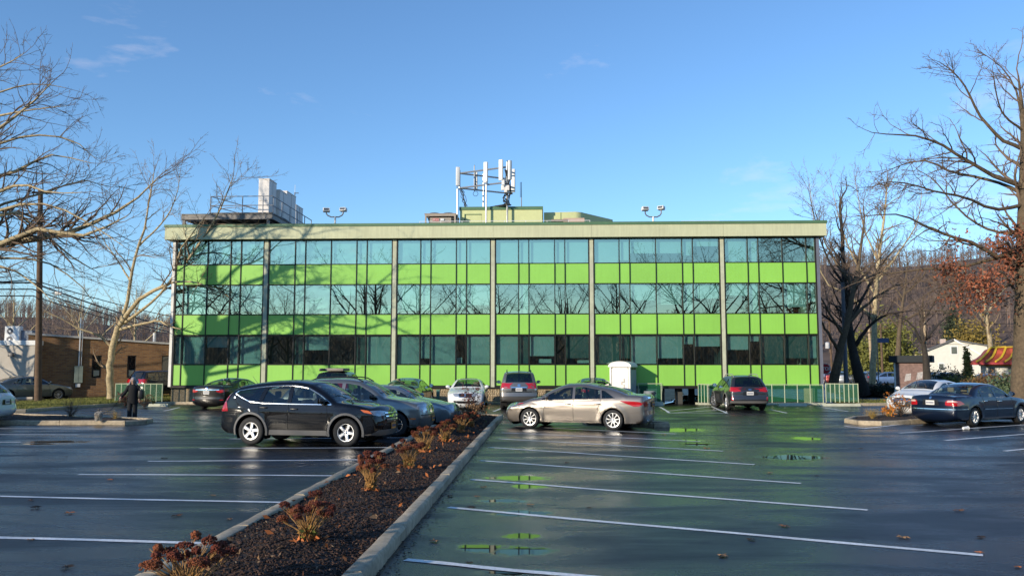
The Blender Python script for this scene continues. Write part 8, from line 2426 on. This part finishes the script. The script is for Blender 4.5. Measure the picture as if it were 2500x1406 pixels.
for k, (px, Y) in enumerate([(1640, 95), (1668, 96)]):
    shrub('shrub', ['dark round shrub on the bank seen under the building', 'smaller dark shrub on the bank seen under the building'][k], ((px - 1250) / FPX * Y, Y, .3), (.7, .6, .9), 700, M_BRSH, .1, 30 + k, clumps=14)
# bare twiggy bushes
def twig_bush(label, pos, h, w, seed, n_=40, m=None, leaf=None, cat='shrub', group=None):
    rg = np.random.default_rng(seed)
    T = thing('bare_bush', label, cat, pos, 0, group)
    a = rg.uniform(0, 6.28, n_); ln = rg.uniform(.6, 1.05, n_) * h; sp = rg.uniform(.1, 1, n_) * w
    P = np.zeros((n_, 6, 3)); t = np.linspace(0, 1, 6)
    P[:, :, 0] = (np.cos(a) * sp)[:, None] * t ** 1.2; P[:, :, 1] = (np.sin(a) * sp)[:, None] * t ** 1.2; P[:, :, 2] = ln[:, None] * t
    P[:, 1:] += rg.normal(0, .02, (n_, 5, 3))
    Rr = np.linspace(.007, .003, 6)[None].repeat(n_, 0)
    Q, RQ = children_of(rg, P, Rr, 9, .25, (.6, .2), (.25, .5), .7, 3, .2, .1, .0025)
    V, F = merge([tubes_np(P, Rr, 4), tubes_np(Q, RQ, 3)])
    link('stems', np_mesh('stems', V, F, True), m or M_TWIG, T)
    if leaf: leaves_mesh('leaves', Q[rg.integers(len(Q), size=leaf[0]), -1] + rg.normal(0, .02, (leaf[0], 3)), leaf[1], leaf[2], T, rg)
    return T
p = gp(172, 1014, .13); twig_bush('bare twiggy bush on the island left of the dog', (p.x * 31.4 / p.y, 31.4, .10), .62, .42, 41, 34, M_TWIG)
M_DRED = mat('dark_red_leaf', (.09, .02, .015), .8, var=.3)
p = gp(300, 992); twig_bush('dark red-leaved bush behind the dog walker', (p.x, p.y + .3, .0), .62, .6, 42, 46, M_TWIG_D, (420, .05, M_DRED))
p = gp(330, 995); twig_bush('second dark bush at the kerb behind the dog walker', (p.x + .3, p.y + .4, .0), .5, .5, 43, 34, M_TWIG_D, (200, .05, M_BRSH))
p = gp(2205, 1018, .13); twig_bush('fine reddish bush at the nose of the white sedan', (p.x, p.y + .2, .13), .75, .55, 44, 46, M_TWIG, (160, .05, mat('orange_leaf', (.5, .17, .02), .8, var=.3)))
p = gp(2130, 1022, .13); twig_bush('small yellow grass tuft on the right island', (p.x, p.y, .13), .28, .32, 45, 40, mat('straw', (.42, .28, .08), .9), None)
p = gp(2155, 1020, .13); twig_bush('orange leafy tuft on the right island', (p.x + .3, p.y + .2, .13), .3, .26, 46, 26, MATS['straw'], (130, .06, MATS['orange_leaf']))
p = gp(283, 1024, .13); twig_bush('small straw tuft at the tip of the island', (p.x, p.y, .13), .2, .18, 47, 18, MATS['straw'])
p = gp(245, 966); twig_bush('leafless bush against the brick building', (p.x, 53.5, 0), .95, .7, 48, 40, M_TWIG_D)
p = gp(1155, 1022, .15); twig_bush('tall dried flower stalks at the far end of the long bed', (p.x, p.y - .2, .15), 1.05, .4, 49, 16, M_TWIG_D, (220, .05, M_DRED))
p = gp(1170, 1030, .15); twig_bush('dark bushy plant at the far end of the long bed', (p.x - .25, p.y - .5, .15), .5, .6, 50, 60, M_TWIG_D, (500, .05, M_BRSH))

# --- stonecrop plants in the long bed
M_HEAD = mat('dried_stonecrop_head', (.15, .034, .017), .9, var=.45, vscale=22, bump=.6, bscale=120)
M_HEAD2 = mat('rusty_stonecrop_head', (.23, .07, .028), .9, var=.45, vscale=22)
M_STEM = mat('dried_stem', (.40, .22, .075), .85, var=.3, vscale=8)
M_STEM2 = mat('reddish_stem', (.30, .13, .065), .85, var=.3, vscale=8)
M_LEAFY = mat('withered_leaf', (.40, .20, .05), .85, var=.35, vscale=6)
M_LEAFG = mat('green_leaf', (.17, .18, .03), .8, var=.3, vscale=6)
M_LEAFO = mat('fallen_orange_leaf', (.42, .13, .035), .85, var=.35, vscale=6)
def sedum(label, pos, h, w, heads, seed, green=.3):
    rg = np.random.default_rng(seed)
    h, w = h * rg.uniform(.85, 1.1), w * rg.uniform(.85, 1.15)
    T = thing('stonecrop_plant', label, 'plant', pos, rg.uniform(0, 6.28), 'dried stonecrop plants in the long bed')
    tips = []
    SP, SR = [], []
    for k in range(heads):
        a = k * 2.4 + rg.uniform(-.3, .3); rr_ = w * math.sqrt((k + .5) / heads) * rg.uniform(.7, 1.25)
        tip = np.array([rr_ * math.cos(a), rr_ * math.sin(a), h * rg.uniform(.66, 1.04) * (1 - .30 * (rr_ / w) ** 2)])
        tips.append(tip)
        for s in range(3):
            b = rg.normal(0, .035, 3); b[2] = 0
            e = tip + rg.normal(0, .018, 3) + np.array([0, 0, -.03])
            t = np.linspace(0, 1, 6)[:, None]
            mid_ = b + (e - b) * t; mid_[:, :2] -= (e - b)[None, :2] * (t * (1 - t)) * .55
            SP.append(mid_); SR.append(np.linspace(.0052, .003, 6))
    SP, SR = np.array(SP), np.array(SR)
    Q, RQ = children_of(rg, SP, SR, 5, .72, (.5, .15), (.10, .2), .6, 2, .1, .1, .0018, lmin=.05)
    V, F = merge([tubes_np(SP, SR, 5), tubes_np(Q, RQ, 3)])
    me = np_mesh('stems', V, F, True); me.materials.append(M_STEM); me.materials.append(M_STEM2)
    link('stems', me, None, T)
    # flat-topped heads of tiny buds
    for tip in tips:
        n_ = 230; R_ = rg.uniform(.035, .085)
        rr_ = R_ * np.sqrt(rg.random(n_)); a = rg.uniform(0, 6.28, n_)
        cz = .022 * (1 - (rr_ / R_) ** 2) + rg.normal(0, .006, n_) - .03 * (rg.random(n_) < .25)
        C = np.stack([rr_ * np.cos(a) + .012 * np.cos(3 * a), rr_ * np.sin(a), cz], 1) + tip
        s_ = rg.uniform(.006, .011, n_)[:, None]
        oc_ = np.array([[1, 0, 0], [-.5, .87, 0], [-.5, -.87, 0], [0, 0, 1.0], [0, 0, -.8]])
        Vv = (C[:, None] + oc_[None] * s_[:, None] * (1 + rg.uniform(-.3, .3, (n_, 5, 1)))).reshape(-1, 3)
        Ff = np.array([(0, 1, 3), (1, 2, 3), (2, 0, 3), (1, 0, 4), (2, 1, 4), (0, 2, 4)])
        link('flower_head', np_mesh('flower_head', Vv, (Ff[None] + (np.arange(n_) * 5)[:, None, None]).reshape(-1, 3)), M_HEAD if rg.random() < .6 else M_HEAD2, T)
    n_ = 210
    i = rg.integers(len(SP), size=n_); t = rg.uniform(.05, .62, n_) ** 1.1
    P = SP[i, (t * 5).astype(int)] + rg.normal(0, .014, (n_, 3))
    g_ = rg.random(n_) < green
    leaves_mesh('withered_leaves', P[~g_], .036, M_LEAFY, T, rg)
    if g_.any(): leaves_mesh('green_leaves', P[g_], .036, M_LEAFG, T, rg)
    n_ = 26
    a = rg.uniform(0, 6.28, n_); r_ = rg.uniform(.03, w * .75, n_)
    leaves_mesh('base_litter', np.stack([r_ * np.cos(a), r_ * np.sin(a), rg.uniform(.01, .05, n_)], 1), .05, M_LEAFO, T, rg)
    return T
SED = [(455, 1452, .50, .36, 20, .1, 'dried red-brown plant nearest the camera, cut off at the bottom edge'), (752, 1318, .55, .29, 17, .45, 'dried red-headed plant with some green leaves, second from the camera'), (905, 1198, .58, .27, 18, .05, 'dense golden-stemmed dried plant, third from the camera'), (997, 1141, .56, .34, 16, .05, 'wide open dried plant with a leaning stem, fourth from the camera'),
       (1036, 1103, .56, .32, 16, .1, 'dried plant fifth from the camera in the long bed'), (1087, 1076, .56, .32, 15, .1, 'dried plant sixth from the camera in the long bed'), (1128, 1053, .56, .32, 11, .0, 'dried plant seventh from the camera in the long bed'), (1150, 1040, .5, .3, 9, .0, 'dried plant furthest from the camera in the long bed')]
for k, (px, py, h, w, n_, gr, lab) in enumerate(SED):
    p = gp(px, py, .16)
    sedum(lab, (p.x, p.y, .15), h, w, n_, 70 + k, gr)
# --- flower pot by the wall
p = gp(1056, 980)
fp = thing('flower_pot', 'tan flower pot with red flowers by the pebble wall', 'flower pot', (p.x, 43.6, 0))
part('pot', MB().lathe([(0, 0), (.2, 0), (.28, .42), (.25, .42), (.2, .36), (0, .36)], 20), mat('tan_pot', (.26, .18, .09), .8, var=.1), fp, True)
rg = np.random.default_rng(5)
leaves_mesh('foliage', rg.normal(0, 1, (260, 3)) * [.16, .16, .12] + [0, 0, .55], .07, mat('pot_green', (.10, .2, .03), .7, var=.3), fp, rg)
leaves_mesh('flowers', rg.normal(0, 1, (90, 3)) * [.2, .2, .1] + [-.15, 0, .55], .05, mat('red_petal', (.35, .03, .03), .7), fp, rg)
gb = thing('utility_box', 'narrow green utility box against the pebble wall', 'utility box', (gX(1071, 44.6), 44.6, 0)); part('box', MB().bbox(-.09, .09, -.1, .1, 0, .78, .01), mat('utility_green', (.10, .22, .17), .6), gb); part('lid', MB().bbox(-.1, .1, -.11, .11, .782, .81, .006), MATS['utility_green'], gb)
# --- litter on the asphalt
lm_ = []
for k in range(4):
    r_ = random.Random(k); n_ = 9; vs_ = [(0, 0, .012)]
    for i in range(n_ * 2):
        a = 2 * PI * i / (n_ * 2); q_ = (.085 if i % 2 else .045) * r_.uniform(.7, 1.2); vs_.append((q_ * math.cos(a), q_ * math.sin(a) * .8, .004 + r_.uniform(0, .02)))
    me = mesh_from('fallen_leaf', vs_, [(0, 1 + i, 1 + (i + 1) % (n_ * 2)) for i in range(n_ * 2)])
    me.materials.append([M_LEAFO, mat('brown_leaf', (.12, .055, .03), .9, var=.3), mat('tan_leaf', (.25, .15, .08), .9, var=.3), mat('dark_leaf', (.03, .018, .012), .9)][k]); lm_.append(me)
LV = [(1165, 1212), (1100, 1212), (1295, 1233), (1145, 1375), (888, 1208), (700, 1228), (560, 1268), (85, 1240), (170, 1253), (75, 1222), (75, 1318), (165, 1385), (270, 1172), (2272, 1140), (2205, 1313), (2395, 1312), (2390, 1350), (2340, 1247), (1765, 1358), (1835, 1318), (2485, 1385), (1915, 1285), (1880, 1155), (1995, 1162), (1725, 1095), (1385, 1130), (520, 1210), (400, 1120), (955, 1195), (640, 1298), (690, 1302), (1150, 1240), (1180, 1190), (2420, 1030), (1620, 1062), (2100, 1095), (720, 1245), (430, 1260), (1060, 1322), (1440, 1240)]
for k, (px, py) in enumerate(LV):
    p = gp(px, py); o = link('fallen_leaf', lm_[k % 4], None); o.location = (p.x, p.y, .004); o.rotation_euler = (0, 0, k * 1.3); s_ = .6 + .6 * ((k * 37) % 10) / 10; o.scale = (s_, s_, s_)
    tag(o, 'small dry leaf lying on the wet asphalt', 'leaf', 'dry leaves scattered on the asphalt')
# leaves drifted over the mulch
rg = np.random.default_rng(31); n_ = 230
Yq = 6.5 + 26 * rg.random(n_) ** 1.4; Xq = XL(Yq) + .25 + (XR(Yq) - XL(Yq) - .5) * rg.random(n_)
C = np.stack([Xq, Yq, np.full(n_, .185) + rg.uniform(-.01, .03, n_)], 1)
for nm, a_, b_, m_ in (('leaf_litter', 0, 90, M_LEAFO), ('leaf_litter', 90, 160, MATS['brown_leaf']), ('leaf_litter', 160, 230, MATS['tan_leaf'])):
    o = leaves_mesh(nm, C[a_:b_], .045, m_, None, rg); o['kind'] = 'stuff'; o['label'] = 'dry leaves drifted over the mulch of the long bed'
# debris along the kerb foot
rg = np.random.default_rng(77); n_ = 900
Yd = 7 + 26 * rg.random(n_) ** 1.5; Xd = XR(Yd) + np.abs(rg.normal(.02, .12, n_))
V = np.zeros((n_, 4, 3)); a = rg.uniform(0, 6.28, n_); s_ = rg.uniform(.008, .03, n_)
for j, (u, v) in enumerate(((-1, 0), (0, -.4), (1, 0), (0, .4))):
    V[:, j, 0] = Xd + (u * np.cos(a) - v * np.sin(a)) * s_; V[:, j, 1] = Yd + (u * np.sin(a) + v * np.cos(a)) * s_; V[:, j, 2] = .006 + rg.uniform(0, .012, n_)
o = link('leaf_debris', np_mesh('leaf_debris', V.reshape(-1, 3), np.arange(n_ * 4).reshape(-1, 4)), M_MULCH); o['kind'] = 'stuff'; o['label'] = 'dark crumbled leaf debris along the kerb foot'
# paper cup
p = gp(2357, 1049)
cu = thing('paper_cup', 'crumpled white paper cup on the line beside the dark blue sedan', 'cup', (p.x, p.y, .055), R(20))
part('cup', MB().lathe([(.0, -.09), (.045, -.09), (.062, .10), (.058, .10), (.042, -.08)], 16, axis='x'), M_WHITE, cu, True); part('rim', MB().lathe([(.062, .10), (.067, .105), (.062, .11), (.057, .105)], 16, axis='x', close=True), M_WHITE, cu, True)
